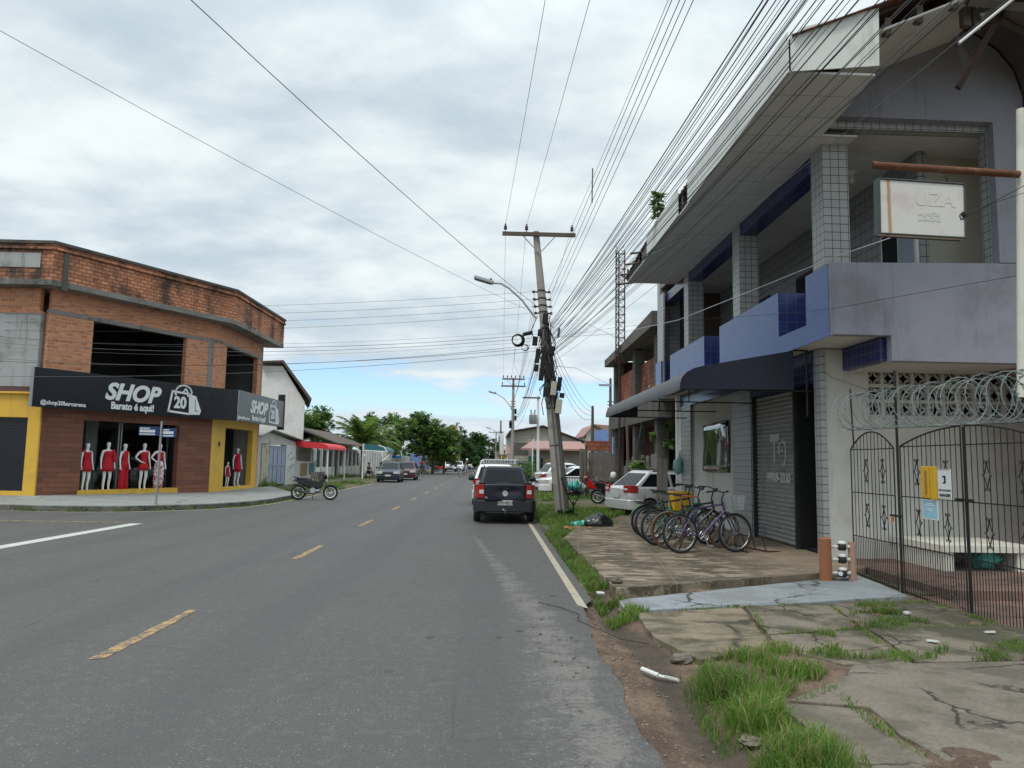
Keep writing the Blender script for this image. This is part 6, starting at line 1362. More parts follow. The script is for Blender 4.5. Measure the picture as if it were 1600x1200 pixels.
for k, ex in enumerate(exits):
    z0 = 5.75 - .034*k + R_.uniform(-.08, .08); p = onp(z0) + V(.16, -.12 + .01*k, 0); ze = (6.25 if ex < 1300 else 5.7 if ex < 1400 else 5.2) + R_.uniform(-.15, .15)
    cable((p, outp(ex, 0, ze, 1.9, p)), R_.choice((.008, .010, .013, .016) if ex < 1300 else (.007, .010)), 'black cable in the bundle fanning from the leaning pole over the blue building', 'cable bundle over the blue building', R_.choice(('cable_black', 'cable_grey', 'cable_grey')), sag=R_.uniform(.15, .5))
for k in range(8):
    z0 = R_.uniform(4.6, 5.8); p = onp(z0) + V(-.15, -.1, 0); cable((p, (1.6 + .05*k, 56.8, 4.6 + .12*k)), .013, 'black cable sagging on towards the second pole', 'cables sagging to the second pole', sag=R_.uniform(.6, 1.1))
for k, y in enumerate((512, 520, 527, 533, 538, 547, 560)):
    p = onp(5.55 - .1*k) + V(-.15, -.1, 0); cable((p, at(-30, y + R_.uniform(2, 20) + 12*(k > 4), 24.4 - .25*k)), R_.choice((.007, .010, .013)), 'telephone cable strung across the side street in front of the shop', 'telephone cables crossing the side street', R_.choice(('cable_black', 'cable_grey')), sag=R_.uniform(.2, .45))
for (sx, sy, ex, ey, z, lab) in ((832, 488, 0, 12, 7.2, 'long single wire dropping from the upper left sky to the leaning pole'), (838, 478, 337, 0, 7.4, 'thick single cable dropping from the top of the sky to the leaning pole')):
    p = V(*at(sx, sy, 21.9)); cable((p, outp(ex, ey, z, 1.7, p)), (.008 if ex == 0 else .013), lab, sag=.3)
for k in range(4):
    p = onp(5.2 - .25*k) + V(.2, 0, 0); cable((p, (4.95, 35.9, 4.25 - .15*k)), .014, 'drop cable running down from the leaning pole to the small pole by the fence', 'drop cables to the small pole', sag=.3 + .1*k)
p = onp(5.35) + V(.18, -.1, 0)
cable([p, at(960, 522, 18), at(1060, 500, 15), at(1180, 452, 12.4), at(1303, 402, 10.7), at(1405, 367, 9.4)], .013, 'twisted pale service cable looping along the blue balcony to the hanging sign', None, 'cable_white', 'service_cable')
cable([at(1405, 367, 9.4), at(1500, 341, 8.44), at(1540, 322, 8.4), at(1610, 285, 8.3)], .010, 'black wire tied to the hanging sign from the brick house', None, 'cable_black', 'service_cable')
cable([at(1500, 344, 8.42), at(1550, 318, 8.4), at(1610, 298, 8.3)], .008, 'second lower black wire behind the tie of the hanging sign', None, 'cable_black', 'service_cable')
m = MB(); m.ball(at(1506, 335, 8.42), (.03, .03, .04), 8, 6, 0, .4); m.ring(at(1504, 338, 8.42), .035, .008, 8, 4); obm(m, 'cable_clamp', 'black_rubber', 'black cable clamp at the right edge of the hanging sign', 'clamp')
cable([p, at(960, 512, 20), at(1030, 505, 17), at(1120, 497, 15), at(1215, 491, 12.5), at(1303, 482, 10.6), at(1450, 455, 9.6), at(1610, 427, 8.6)], .007, 'thin black wire drooping across the lilac balcony wall', None, 'cable_black', 'service_cable')
p = onp(5.0) + V(.2, 0, 0)
cable([p, at(915, 505, 24), at(1000, 545, 26), at(1010, 550, 26.5)], .012, 'black drop cable from the leaning pole to the ruined house', None, 'cable_black', 'service_cable', )
cable([onp(4.5) + V(.2, 0, 0), at(900, 575, 28), at(950, 600, 40), at(957, 602, 44)], .014, 'black drop cable from the leaning pole to the thin far pole', None, 'cable_black', 'service_cable')
cable([at(1262, 560, 12.5), at(1300, 590, 12.3), at(1360, 610, 12.3), at(1420, 625, 12.3), at(1480, 622, 12.3)], .006, 'thin wire looping along the pierced block screen', None, 'cable_black', 'service_cable')
for c, r, rr, lab in ((at(808, 531, 21.6), .165, .045, 'thick black coil of spare cable hung left of the leaning pole'), (at(820, 543, 21.6), .105, .010, 'thin loop of spare cable hung below the thick black coil')):
    m = MB()
    for k in range(5 if rr > .02 else 2): m.ring((c[0] + .01*k, c[1] + .02*k, c[2]), r + .008*(k - 2), rr*.45 if rr > .02 else rr, 26, 6, 'Y')
    obm(m, 'cable_coil', 'black_rubber', lab, 'cable coil', smooth=80)
m = MB(); m.tube([at(817, 523, 21.6), at(832, 519, 21.6)], .055, 10); obm(m, 'splice_closure', 'black_rubber', 'black splice tube strung on the cables beside the coil', 'splice closure', smooth=50)
m = MB(); m.tube([at(926, 263, 14), at(925, 317, 14)], .014, 6); obm(m, 'wire_spacer', 'cable_grey', 'vertical spacer rod hanging between the overhead wires', 'spacer')
cable([at(805, 545, 21.6), at(803, 570, 21.6), at(812, 588, 21.6), at(828, 592, 21.7), at(840, 585, 21.8)], .007, 'thin slack wire loop hanging below the cable coil', None, 'cable_black', 'slack_wire')
# ================================================================ cars
def wheel(par, x, y, r, wd=.19, hub='steel'):
    s = 1 if y > 0 else -1
    m = MB(); m.lathe([(r*.62, -wd/2), (r*.9, -wd/2), (r*.985, -wd*.36), (r, -wd*.2), (r, wd*.2), (r*.985, wd*.36), (r*.9, wd/2), (r*.62, wd/2)], (x, y, r), 28, 'Y'); w_ = m.build('wheel', 'tyre_dusty', par, smooth=40)
    m = MB(); yo = y + s*wd*.40
    m.ring((x, yo, r), r*.60, r*.05, 24, 6); m.lathe([(0, -.02), (r*.17, -.02), (r*.15, .02), (0, .025)] if s > 0 else [(0, -.025), (r*.15, -.02), (r*.17, .02), (0, .02)], (x, yo, r), 12, 'Y')
    for k in range(5):
        a = 2*PI*k/5 + .3
        for d in (-.13, .13): m.tube([(x + r*.12*math.cos(a), yo, r + r*.12*math.sin(a)), (x + r*.58*math.cos(a + d), yo - s*.01, r + r*.58*math.sin(a + d))], r*.055, 5)
    m.build('rim', hub, w_, smooth=40)
    m = MB(); m.lathe([(0, -.01), (r*.6, -.01), (r*.6, .01), (0, .01)], (x, y, r), 20, 'Y'); m.build('brake', 'ink_black', w_)
def car(label, loc, rz, paint, L=3.9, Wd=1.66, H=1.47, belt=None, cab=(-1.72, -1.3, .1, .95), wx=(-1.2, 1.22), wr=.3, zb=.2, group=None, cat='car', name='parked_car', lower=None, nside=2, hub='steel', wb=.455, wt=.36, lamps=True, lamp_h=(.72, .92), head_h=(.62, .78), plate_txt=None, cz=None):
    t = thing(name, label, cat, loc, rz, group)
    belt = belt or [(-L/2, .80), (-L/2 + .06, .90), (-L/2 + .25, .95), (.2*L, .93), (.26*L, .90), (.42*L, .78), (.48*L, .68), (L/2, .55)]
    def hw(x):
        a = min(1, abs(2*x/L)); return Wd/2*(1 - .05*a*a - .10*max(0, (a - .86)/.14)**2)
    ar = wr + .055; xs = set()
    k = 0
    while k <= 34: xs.add(round(-L/2 + L*k/34, 4)); k += 1
    for w_ in wx:
        for q in range(-6, 7): xs.add(round(w_ + ar*math.sin(q/6*PI/2)*.999, 4))
    rings = []
    for x in sorted(xs):
        w = hw(x); top = interp(belt, x); zo = zb + (.10*max(0, (abs(2*x/L) - .88)/.12))
        for q in wx:
            if abs(x - q) < ar: zo = max(zo, wr + math.sqrt(max(0, ar*ar - (x-q)**2)))
        zz = lambda z: max(z, zo)
        half = [(0, zz(zb)), (.80*w, zz(zb)), (.93*w, zz(zb + .02)), (.99*w, zz(zb + .12)), (w, zz(top*.62)), (.992*w, max(zo + .02, top - .14)), (.965*w, max(zo + .03, top - .045)), (.90*w, max(zo + .04, top - .005)), (.5*w, max(zo + .05, top + .012)), (0, max(zo + .05, top + .018))]
        rings.append([(x, -y, z) for y, z in half] + [(x, y, z) for y, z in half[-2:0:-1]])
    m = MB(); m.loft(rings); body = m.build('body', paint, t, smooth=38)
    # cabin shell with proud panes
    xb0, xt0, xt1, xb1 = cab; z0 = cz or interp(belt, (xb0 + xb1)/2) - .03; z1 = H - .065; b, tp = Wd*wb, Wd*wt
    R0 = [(xb0, -b, z0), (xb1, -b*.97, z0 - .02), (xb1, b*.97, z0 - .02), (xb0, b, z0)]; R1 = [(xt0, -tp, z1), (xt1, -tp*.97, z1), (xt1, tp*.97, z1), (xt0, tp, z1)]
    R2 = [(xt0 + .12, -tp*.84, H), (xt1 - .22, -tp*.82, H), (xt1 - .22, tp*.82, H), (xt0 + .12, tp*.84, H)]
    m = MB(); m.loft([R0, R1, R2]); m.build('cabin', paint, t, smooth=30, bevel=.035)
    def pane(nm, a, b_, c, d, u0, u1, v0, v1, off=.012):
        a, b_, c, d = map(Vector, (a, b_, c, d)); n_ = (b_ - a).cross(d - a).normalized()
        f = lambda u, v: (a.lerp(b_, u)).lerp(d.lerp(c, u), v) + n_*off
        m = MB(); m.ext([f(u0, v0), f(u1, v0), f(u1 - .01, v1), f(u0 + .01, v1)], -n_*.02); return m.build(nm, 'car_glass', t, bevel=.012)
    pane('windscreen', R0[1], R0[2], R1[2], R1[1], .07, .93, .06, .95); pane('rear_window', R0[3], R0[0], R1[0], R1[3], .07, .93, .10, .93)
    for i0, i1 in ((0, 1), (2, 3)):
        A, B_, C_, D_ = R0[i0], R0[i1], R1[i1], R1[i0]
        if nside == 1: pane('side_window', A, B_, C_, D_, .08, .92, .10, .90)
        else:
            sp = .5; pane('side_window', A, B_, C_, D_, .06, sp - .02, .10, .90); pane('side_window', A, B_, C_, D_, sp + .02, .94, .10, .90)
    def wrap(m, e, y0, y1, xin, za, zb_, off=.012, th=.05, n=14):
        """skin piece wrapped round the end e (+1 front, -1 rear) of the body"""
        P = []
        for k in range(n + 1):
            y = lerp(y0, y1, k/n); w = hw(L/2)*.99
            P.append((e*(L/2 + off + .02*(1 - min(1, (y/w)**2))), max(-w, min(w, y))))
        if xin:
            for sgn, at_end in ((-1, False), (1, True)):
                if (y0 if sgn < 0 else y1)*sgn > hw(L/2)*.9:
                    side = [(e*(L/2 - xin*q/4), sgn*(hw(L/2 - xin*q/4) + off*.8)) for q in range(1, 5)]
                    P = P + side if at_end else side[::-1] + P
        rr = []
        for x, y in P: rr.append([(x, y, za), (x, y, zb_), (x - e*th, y*(1 - th*.5), zb_), (x - e*th, y*(1 - th*.5), za)])
        m.loft(rr); return m
    we = hw(L/2)
    if lamps:
        for s in (-1, 1):
            a, b2 = sorted((s*we*.62, s*we)); m = MB(); wrap(m, -1, a, b2, .26, *lamp_h); tl = m.build('tail_light', 'lamp_red', t, bevel=.01)
            m = MB(); wrap(m, -1, a + .03, b2 - .03, 0, lerp(*lamp_h, .35), lerp(*lamp_h, .62), .018, .02, 4); m.build('lens', 'lamp_clear', tl)
            m = MB(); wrap(m, 1, *sorted((s*we*.55, s*we)), .34, *head_h); m.build('headlight', 'lamp_clear', t, bevel=.01)
    lo = lower or paint
    m = MB(); wrap(m, -1, -we, we, .42, zb + .06, zb + .36, .03, .08); m.build('bumper', lo, t, smooth=30, bevel=.02)
    m = MB(); wrap(m, 1, -we, we, .5, zb + .02, zb + .32, .03, .08); fb = m.build('bumper', lo, t, smooth=30, bevel=.02)
    m = MB(); wrap(m, 1, -we*.6, we*.6, 0, zb + .05, zb + .2, .036, .04); m.build('intake', 'ink_black', fb)
    m = MB(); wrap(m, 1, -we*.5, we*.5, 0, head_h[0] - .0, head_h[0] + .10, .016, .04); m.build('grille', 'ink_black', t)
    for e, z in ((-1, zb + (.30 if plate_txt else .48)), (1, zb + .30)):
        m = MB(); m.box((e*(L/2 + .045), 0, z), (.012, .40, .13)); pl = m.build('number_plate', 'plate_grey', t)
        if plate_txt and e < 0: text('plate_number', plate_txt, 'ink_black', pl, face_T((-L/2 - .052, 0, z - .01), (0, -1, 0), (0, 0, 1)), .105, 0, .003, .002, w=False)
    for s in (-1, 1):
        m = MB(); m.ball((xb1 - .22, s*(Wd/2 + .09), z0 + .09), (.06, .10, .075), 10, 8); m.box((xb1 - .22, s*(Wd/2 - .02), z0 + .06), (.04, .16, .04)); m.build('mirror', 'trim_grey', t, smooth=50)
        m = MB()
        for x in (xb1 - .30, (xb0 + xb1)/2 - .05, xb0 + .35)[:3 if nside > 1 else 2]:
            w = hw(x); m.tube([(x, s*(w*.968), interp(belt, x) - .04), (x - .02, s*(w + .003), interp(belt, x)*.64), (x - .02, s*(w*.995 + .002), zb + .16)], .006, 4)
        m.build('door_seam', 'ink_black', t)
        m = MB()
        for x in ((xb0 + xb1)/2 + .12, (xb0 + xb1)/2 - .72)[:nside]: m.box((x, s*(hw(x)*.985 + .012), interp(belt, x) - .14), (.16, .02, .025))
        m.build('door_handle', paint, t)
    for x in wx:
        for s in (-1, 1): wheel(t, x, s*(Wd/2 - .115), wr, .19, hub)
    m = MB(); m.bx(-L/2 + .2, -Wd/2 + .25, zb - .02, L/2 - .2, Wd/2 - .25, zb + .12); m.build('underbody', 'ink_black', t)
    return t, wrap, we
# black pickup seen from behind
Lp = 4.42
pk, wrap, we = car('black pickup truck with dented tailgate and white board on its roof rack', (.40, 22.0, 0), PI/2 + .012, 'paint_navy', L=Lp, Wd=1.69, H=1.50,
    belt=[(-Lp/2, 1.03), (-Lp/2 + .05, 1.06), (-.9, 1.06), (.6, 1.02), (.95, .98), (1.7, .88), (2.05, .76), (Lp/2, .6)], cab=(-1.28, -.92, .05, .95), wx=(-1.32, 1.32), wr=.315, zb=.26, lower='trim_grey', nside=1, lamp_h=(.66, .98), plate_txt='BYD·0213', cat='pickup truck', name='pickup_truck', wb=.405, wt=.325, lamps=False, cz=1.03)
for s in (-1, 1):
    a, b2 = sorted((s*we*.76, s*we)); m = MB(); wrap(m, -1, a, b2, .18, .68, 1.03, .014); tl = m.build('tail_light', 'lamp_red', pk, bevel=.012)
    m = MB(); wrap(m, -1, a + .02, b2 - .035, 0, .79, .89, .021, .02, 4); m.build('lens', 'lamp_clear', tl)
    m = MB(); wrap(m, 1, *sorted((s*we*.55, s*we)), .34, .64, .8); m.build('headlight', 'lamp_clear', pk)
m = MB(); m.grid(-.535, .535, .60, 1.04, 24, 10, lambda y, z: 0); m.v = [(-Lp/2 - .038 + .03*math.exp(-((y + .1)/.22)**2 - ((z - .86)/.09)**2) - .008*math.sin(y*5), y, z) for y, z, _ in m.v]
tg = m.build('tailgate', 'paint_navy', pk, smooth=60); s_ = tg.modifiers.new('thick', 'SOLIDIFY'); s_.thickness = .02; s_.offset = 0
m = MB(); m.box((-Lp/2 - .05, -.02, .93), (.03, .2, .06)); m.build('latch', 'ink_black', tg)
em = MB(); em.ring((-Lp/2 - .055, 0, .80), .066, .007, 24, 6, 'X'); em.lathe([(0, 0), (.066, 0), (.066, .006), (0, .006)], (-Lp/2 - .054, 0, .80), 24, 'X'); e_ = em.build('emblem', 'emblem_white' if 'emblem_white' in MATS else simple('emblem_white', (.68, .69, .7), .25, .3) and 'emblem_white', pk, smooth=40)
m = MB(); X_ = -Lp/2 - .060
for pts in (((.022, .05), (0, .006), (-.022, .05)), ((.05, .03), (.026, -.046), (0, .0), (-.026, -.046), (-.05, .03))): m.tube([(X_, y, .80 + z) for y, z in pts], .0042, 5)
m.build('emblem_mark', 'paint_navy', e_)
text('badge', 'SAVEIRO', 'chrome', pk, face_T((-Lp/2 - .052, .40, .69), (0, -1, 0), (0, 0, 1)), .07, 0, .002, .002, w=False)
m = MB(); m.bx(-Lp/2 + .06, -.70, 1.05, -1.32, .70, 1.072); m.build('bed_cover', 'black_cloth', pk)
m = MB()
for x in (-.85, -.12):
    m.tube([(x, -.54, 1.47), (x, -.58, 1.58), (x, .58, 1.58), (x, .54, 1.47)], .018, 6)
m.build('roof_rack', 'black_metal', pk)
m = MB(); m.box((-.87, .12, 1.635), (.05, .98, .12), 0, 0, 0, -.1); rb = m.build('rack_board', 'white_plastic', pk)
m = MB(); R_ = random.Random(6)
y = .56
while y > -.6:
    d = R_.uniform(.02, .06)
    if R_.random() > .25: m.box((-.898, y - d/2, 1.635), (.006, d, .06))
    y -= d + .02
m.build('faint_print', 'cable_grey', rb)
m = MB(); m.tube([(-Lp/2 + .1, 0, .30), (-Lp/2 - .12, 0, .30), (-Lp/2 - .15, 0, .36)], .025, 8); m.ball((-Lp/2 - .15, .04, .38), .03, 10, 8); m.tube([(-Lp/2 + .15, -.5, .30), (-Lp/2 + .15, .5, .30)], .025, 6); m.build('tow_hitch', 'steel', pk, smooth=50)
# cars ahead of it
hb = [(-1.95, .84), (-1.9, .92), (-1.7, .97), (.7, .95), (1.0, .92), (1.6, .82), (1.85, .70), (1.95, .58)]
car('white hatchback parked just ahead of the black pickup', (.22, 29.4, 0), PI/2, 'paint_white', L=3.95, Wd=1.72, H=1.52, belt=hb, cab=(-1.86, -1.5, .2, 1.0), wr=.31, lamp_h=(.80, 1.0), cat='hatchback')
car('white minivan with red tail lamps parked far ahead on the right kerb', (-.25, 78, 0), PI/2, 'paint_white', L=4.2, Wd=1.76, H=1.72, belt=[(x*1.06, z + .08) for x, z in hb], cab=(-2.0, -1.75, .5, 1.25), wr=.33, lamp_h=(.8, 1.15), cat='minivan')
# left kerb
car('dark blue hatchback parked at the left kerb facing the camera', (-7.22, 55.0, 0), -PI/2 + .03, 'paint_darkblue', L=3.93, Wd=1.68, H=1.46, belt=hb, lower='paint_darkblue', cat='hatchback')
car('dark red car parked behind the dark blue hatchback', (-6.75, 61.5, 0), -PI/2 + .03, 'paint_darkred', L=4.2, Wd=1.70, H=1.48, belt=[(x*1.07, z) for x, z in hb], cat='car')
Lq = 5.1
wp_, _, _ = car('white pickup truck parked far off on the left kerb', (-5.6, 108, 0), -PI/2, 'paint_white', L=Lq, Wd=1.82, H=1.76, belt=[(-2.55, 1.0), (-2.5, 1.08), (.6, 1.08), (1.0, 1.05), (2.2, .98), (2.5, .85), (2.55, .7)], cab=(-.9, -.6, .6, 1.3), wx=(-1.6, 1.6), wr=.38, zb=.42, cat='pickup truck', name='pickup_truck', head_h=(.75, .92))
car('white car parked behind the far white pickup', (-5.0, 122, 0), -PI/2, 'paint_white', L=4.1, H=1.48, belt=hb, cat='car')
car('small white car furthest down the street on the left kerb', (-4.0, 146, 0), -PI/2, 'paint_white', L=4.1, H=1.48, belt=hb, cat='car')
bt = thing('box_truck', 'pale box truck standing far down the left kerb', 'truck', (-6.6, 134, 0), -PI/2)
m = MB(); m.bx(-3, -1.1, .9, 1.2, 1.1, 3.3); m.build('cargo_box', 'white_paint', bt); m = MB(); m.loft([[(1.25, -1.05, .6), (3, -1.05, .6), (3, 1.05, .6), (1.25, 1.05, .6)], [(1.25, -1.05, 1.7), (3.0, -1.05, 1.6), (3.0, 1.05, 1.6), (1.25, 1.05, 1.7)], [(1.25, -1.0, 2.8), (2.6, -1.0, 2.75), (2.6, 1.0, 2.75), (1.25, 1.0, 2.8)]]); m.build('cab', 'paint_white', bt)
m = MB(); m.ext([(3.02, -.95, 1.7), (3.02, .95, 1.7), (2.68, .9, 2.6), (2.68, -.9, 2.6)], (.02, 0, .01)); m.build('windscreen', 'car_glass', bt)
for x in (-1.9, 2.2):
    for y in (-.95, .95): wheel(bt, x, y, .45, .26)
# right side plots
car('white hatchback parked side on behind the leaning pole with its tail hidden by planks', (4.35, 38.6, -.02), PI + .22, 'paint_white', L=3.95, Wd=1.72, H=1.47, belt=hb, cat='hatchback', lower='paint_white')
car('silver car with black windows parked behind the side on white hatchback', (4.9, 46.0, 0), .30, 'paint_silver', L=4.2, Wd=1.75, H=1.6, belt=[(x*1.07, z + .06) for x, z in hb], cat='car')
fh, wrap, we = car('silver hatchback backed onto the verge at the far end of the bicycle row', (5.85, 24.35, -.04), .36, 'paint_silver', L=3.85, Wd=1.68, H=1.47, belt=hb, cab=(-1.72, -1.12, .35, 1.0), wr=.29, lamp_h=(.78, 1.0), cat='hatchback', lower='paint_silver')
m = MB()
for s in (-1, 1): m.tube([(-.95, s*.56, 1.44), (-.7, s*.56, 1.50), (.1, s*.56, 1.50), (.3, s*.56, 1.43)], .018, 6)
m.build('roof_rail', 'black_metal', fh)
# ================================================================ motorcycles
def moto(label, loc, rz, paint, rim='steel', lean=.1, exh='dark_grey', name='motorcycle'):
    t = thing(name, label, 'motorcycle', loc, rz, None, rx=lean)
    R = .29; xr, xf = -.60, .62
    def mw(x, par, ry=0):
        m = MB(); m.ring((x, 0, R), R - .04, .042, 28, 8); w_ = m.build('wheel', 'black_rubber', par, smooth=60)
        m = MB(); m.ring((x, 0, R), R - .085, .022, 26, 6); m.cyl((x, -.05, R), (x, .05, R), .06, 12)
        m.build('rim', rim, w_, smooth=50)
        m = MB()
        for k in range(9): a = 2*PI*k/9; m.tube([(x + .05*math.cos(a), 0, R + .05*math.sin(a)), (x + .2*math.cos(a), 0, R + .2*math.sin(a))], .009, 4)
        m.build('spoke', 'dark_grey', w_)
    mw(xr, t); mw(xf, t)
    m = MB(); m.tube([(.30, 0, .88), (.22, 0, .60), (.0, 0, .42), (-.28, 0, .52), (-.62, 0, .70)], [.035, .05, .05, .045, .03], 8); m.tube([(xr, .09, R), (-.1, .1, .38)], .022, 6); m.tube([(xr, -.09, R), (-.1, -.1, .38)], .022, 6); m.tube([(xr, .1, R), (-.42, .1, .64)], .025, 6); m.tube([(xr, -.1, R), (-.42, -.1, .64)], .025, 6); m.build('frame', 'dark_grey', t, smooth=50)
    m = MB(); m.loft([[(-.78, -.05, .76), (-.78, .05, .76), (-.78, .05, .80), (-.78, -.05, .80)], [(-.5, -.13, .60), (-.5, .13, .60), (-.5, .11, .80), (-.5, -.11, .80)], [(-.15, -.12, .46), (-.15, .12, .46), (-.15, .10, .76), (-.15, -.10, .76)], [(.14, -.11, .44), (.14, .11, .44), (.14, .08, .74), (.14, -.08, .74)], [(.30, -.13, .50), (.30, .13, .50), (.31, .07, .90), (.31, -.07, .90)], [(.36, -.10, .74), (.36, .10, .74), (.34, .05, .93), (.34, -.05, .93)]]); m.build('body_panel', paint, t, smooth=40, bevel=.02)
    m = MB(); m.loft([[(-.70, -.10, .80), (-.70, .10, .80), (-.70, .09, .86), (-.70, -.09, .86)], [(-.4, -.12, .78), (-.4, .12, .78), (-.4, .11, .855), (-.4, -.11, .855)], [(-.08, -.09, .73), (-.08, .09, .73), (-.08, .07, .79), (-.08, -.07, .79)]]); m.build('seat', 'black_rubber', t, smooth=40, bevel=.02)
    m = MB(); m.tube([(-.02, 0, .33), (.2, 0, .38)], .085, 12); m.lathe([(0, -.15), (.11, -.15), (.12, -.1), (.12, .1), (.11, .15), (0, .15)], (-.06, 0, .36), 14, 'Y'); m.build('engine', 'steel', t, smooth=40)
    m = MB(); m.tube([(.12, -.1, .32), (-.1, -.14, .24), (-.35, -.16, .28), (-.75, -.18, .40)], [.018, .02, .045, .045], 8); m.build('exhaust', exh, t, smooth=50)
    m = MB()
    for s in (-1, 1): m.tube([(xf, s*.075, R), (.36, s*.07, .80), (.30, s*.06, .93)], .021, 7)
    m.build('fork', 'dark_grey', t, smooth=50)
    m = MB(); m.loft([[(xf + (R + .02)*math.cos(a), y, R + (R + .02)*math.sin(a) + (.02 if y == 0 else 0)) for y in (-.07, -.04, 0, .04, .07)] for a in [.55 + 1.75*k/8 for k in range(9)]], False, closed=False); f_ = m.build('front_mudguard', paint, t, smooth=60); q = f_.modifiers.new('t', 'SOLIDIFY'); q.thickness = .008
    m = MB(); m.loft([[(xr + (R + .05)*math.cos(a), y, R + (R + .05)*math.sin(a) + (.02 if y == 0 else 0)) for y in (-.07, -.04, 0, .04, .07)] for a in [1.1 + 1.9*k/8 for k in range(9)]], False, closed=False); f_ = m.build('rear_mudguard', 'black_rubber', t, smooth=60); q = f_.modifiers.new('t', 'SOLIDIFY'); q.thickness = .008
    m = MB(); m.ball((.40, 0, .92), (.1, .12, .11), 12, 8); hl = m.build('headlamp_cowl', paint, t, smooth=60)
    m = MB(); m.ball((.475, 0, .92), (.04, .08, .07), 12, 8); m.build('lens', 'lamp_clear', hl, smooth=60)
    m = MB(); m.tube([(.18, -.33, .99), (.26, -.2, 1.02), (.30, 0, .97), (.26, .2, 1.02), (.18, .33, .99)], .014, 6); hb_ = m.build('handlebar', 'black_metal', t, smooth=50)
    for s in (-1, 1):
        m = MB(); m.tube([(.19, s*.30, .995), (.14, s*.37, .98)], .02, 6); m.tube([(.24, s*.22, 1.02), (.22, s*.27, 1.16)], .007, 4); m.ball((.22, s*.29, 1.19), (.015, .055, .04), 8, 6); m.build('mirror', 'black_rubber', hb_, smooth=50)
    m = MB(); m.box((-.80, 0, .74), (.06, .16, .08)); m.build('tail_lamp', 'lamp_red', t, bevel=.015)
    m = MB(); m.tube([(-.5, -.12, .82), (-.82, -.1, .90), (-.82, .1, .90), (-.5, .12, .82)], .014, 6); m.build('carrier', 'steel' if paint != 'black_plastic' else 'black_metal', t)
    m = MB(); m.tube([(-.02, .12, .30), (-.08, .28, .03)], .013, 5); m.box((-.08, .28, .02), (.06, .05, .02)); m.build('kickstand', 'black_metal', t)
    return t
moto('black motorcycle with white rims parked at the left kerb before the shed', (-6.88, 29.75, .0), .20, 'black_plastic', 'white_plastic', -.12)
moto('red motorcycle with its front wheel towards the road by the plank fence', (4.75, 33.5, .02), PI + .25, 'red_plastic', 'dark_grey', .1)
moto('black motorcycle with silver exhaust turned away beside the silver hatchback', (4.92, 29.6, .02), -.12, 'black_plastic', 'white_plastic', .1, 'steel')
moto('red motorcycle mostly hidden behind the black one near the hatchback', (5.6, 31.6, .02), .1, 'red_plastic', 'dark_grey', .1)
moto('dark motorcycle parked far away in front of the white pickup', (-6.6, 101, .0), .4, 'red_plastic', 'dark_grey', .1)
for p, lab in (((5.15, 30.9, 1.14), 'white crash helmet hung on the parked motorcycles near the hatchback'),):
    m = MB(); m.lathe([(.115, -.10), (.135, -.04), (.13, .05), (.09, .12), (0, .15)], p, 16); obm(m, 'crash_helmet', 'white_plastic', lab, 'helmet', smooth=60)
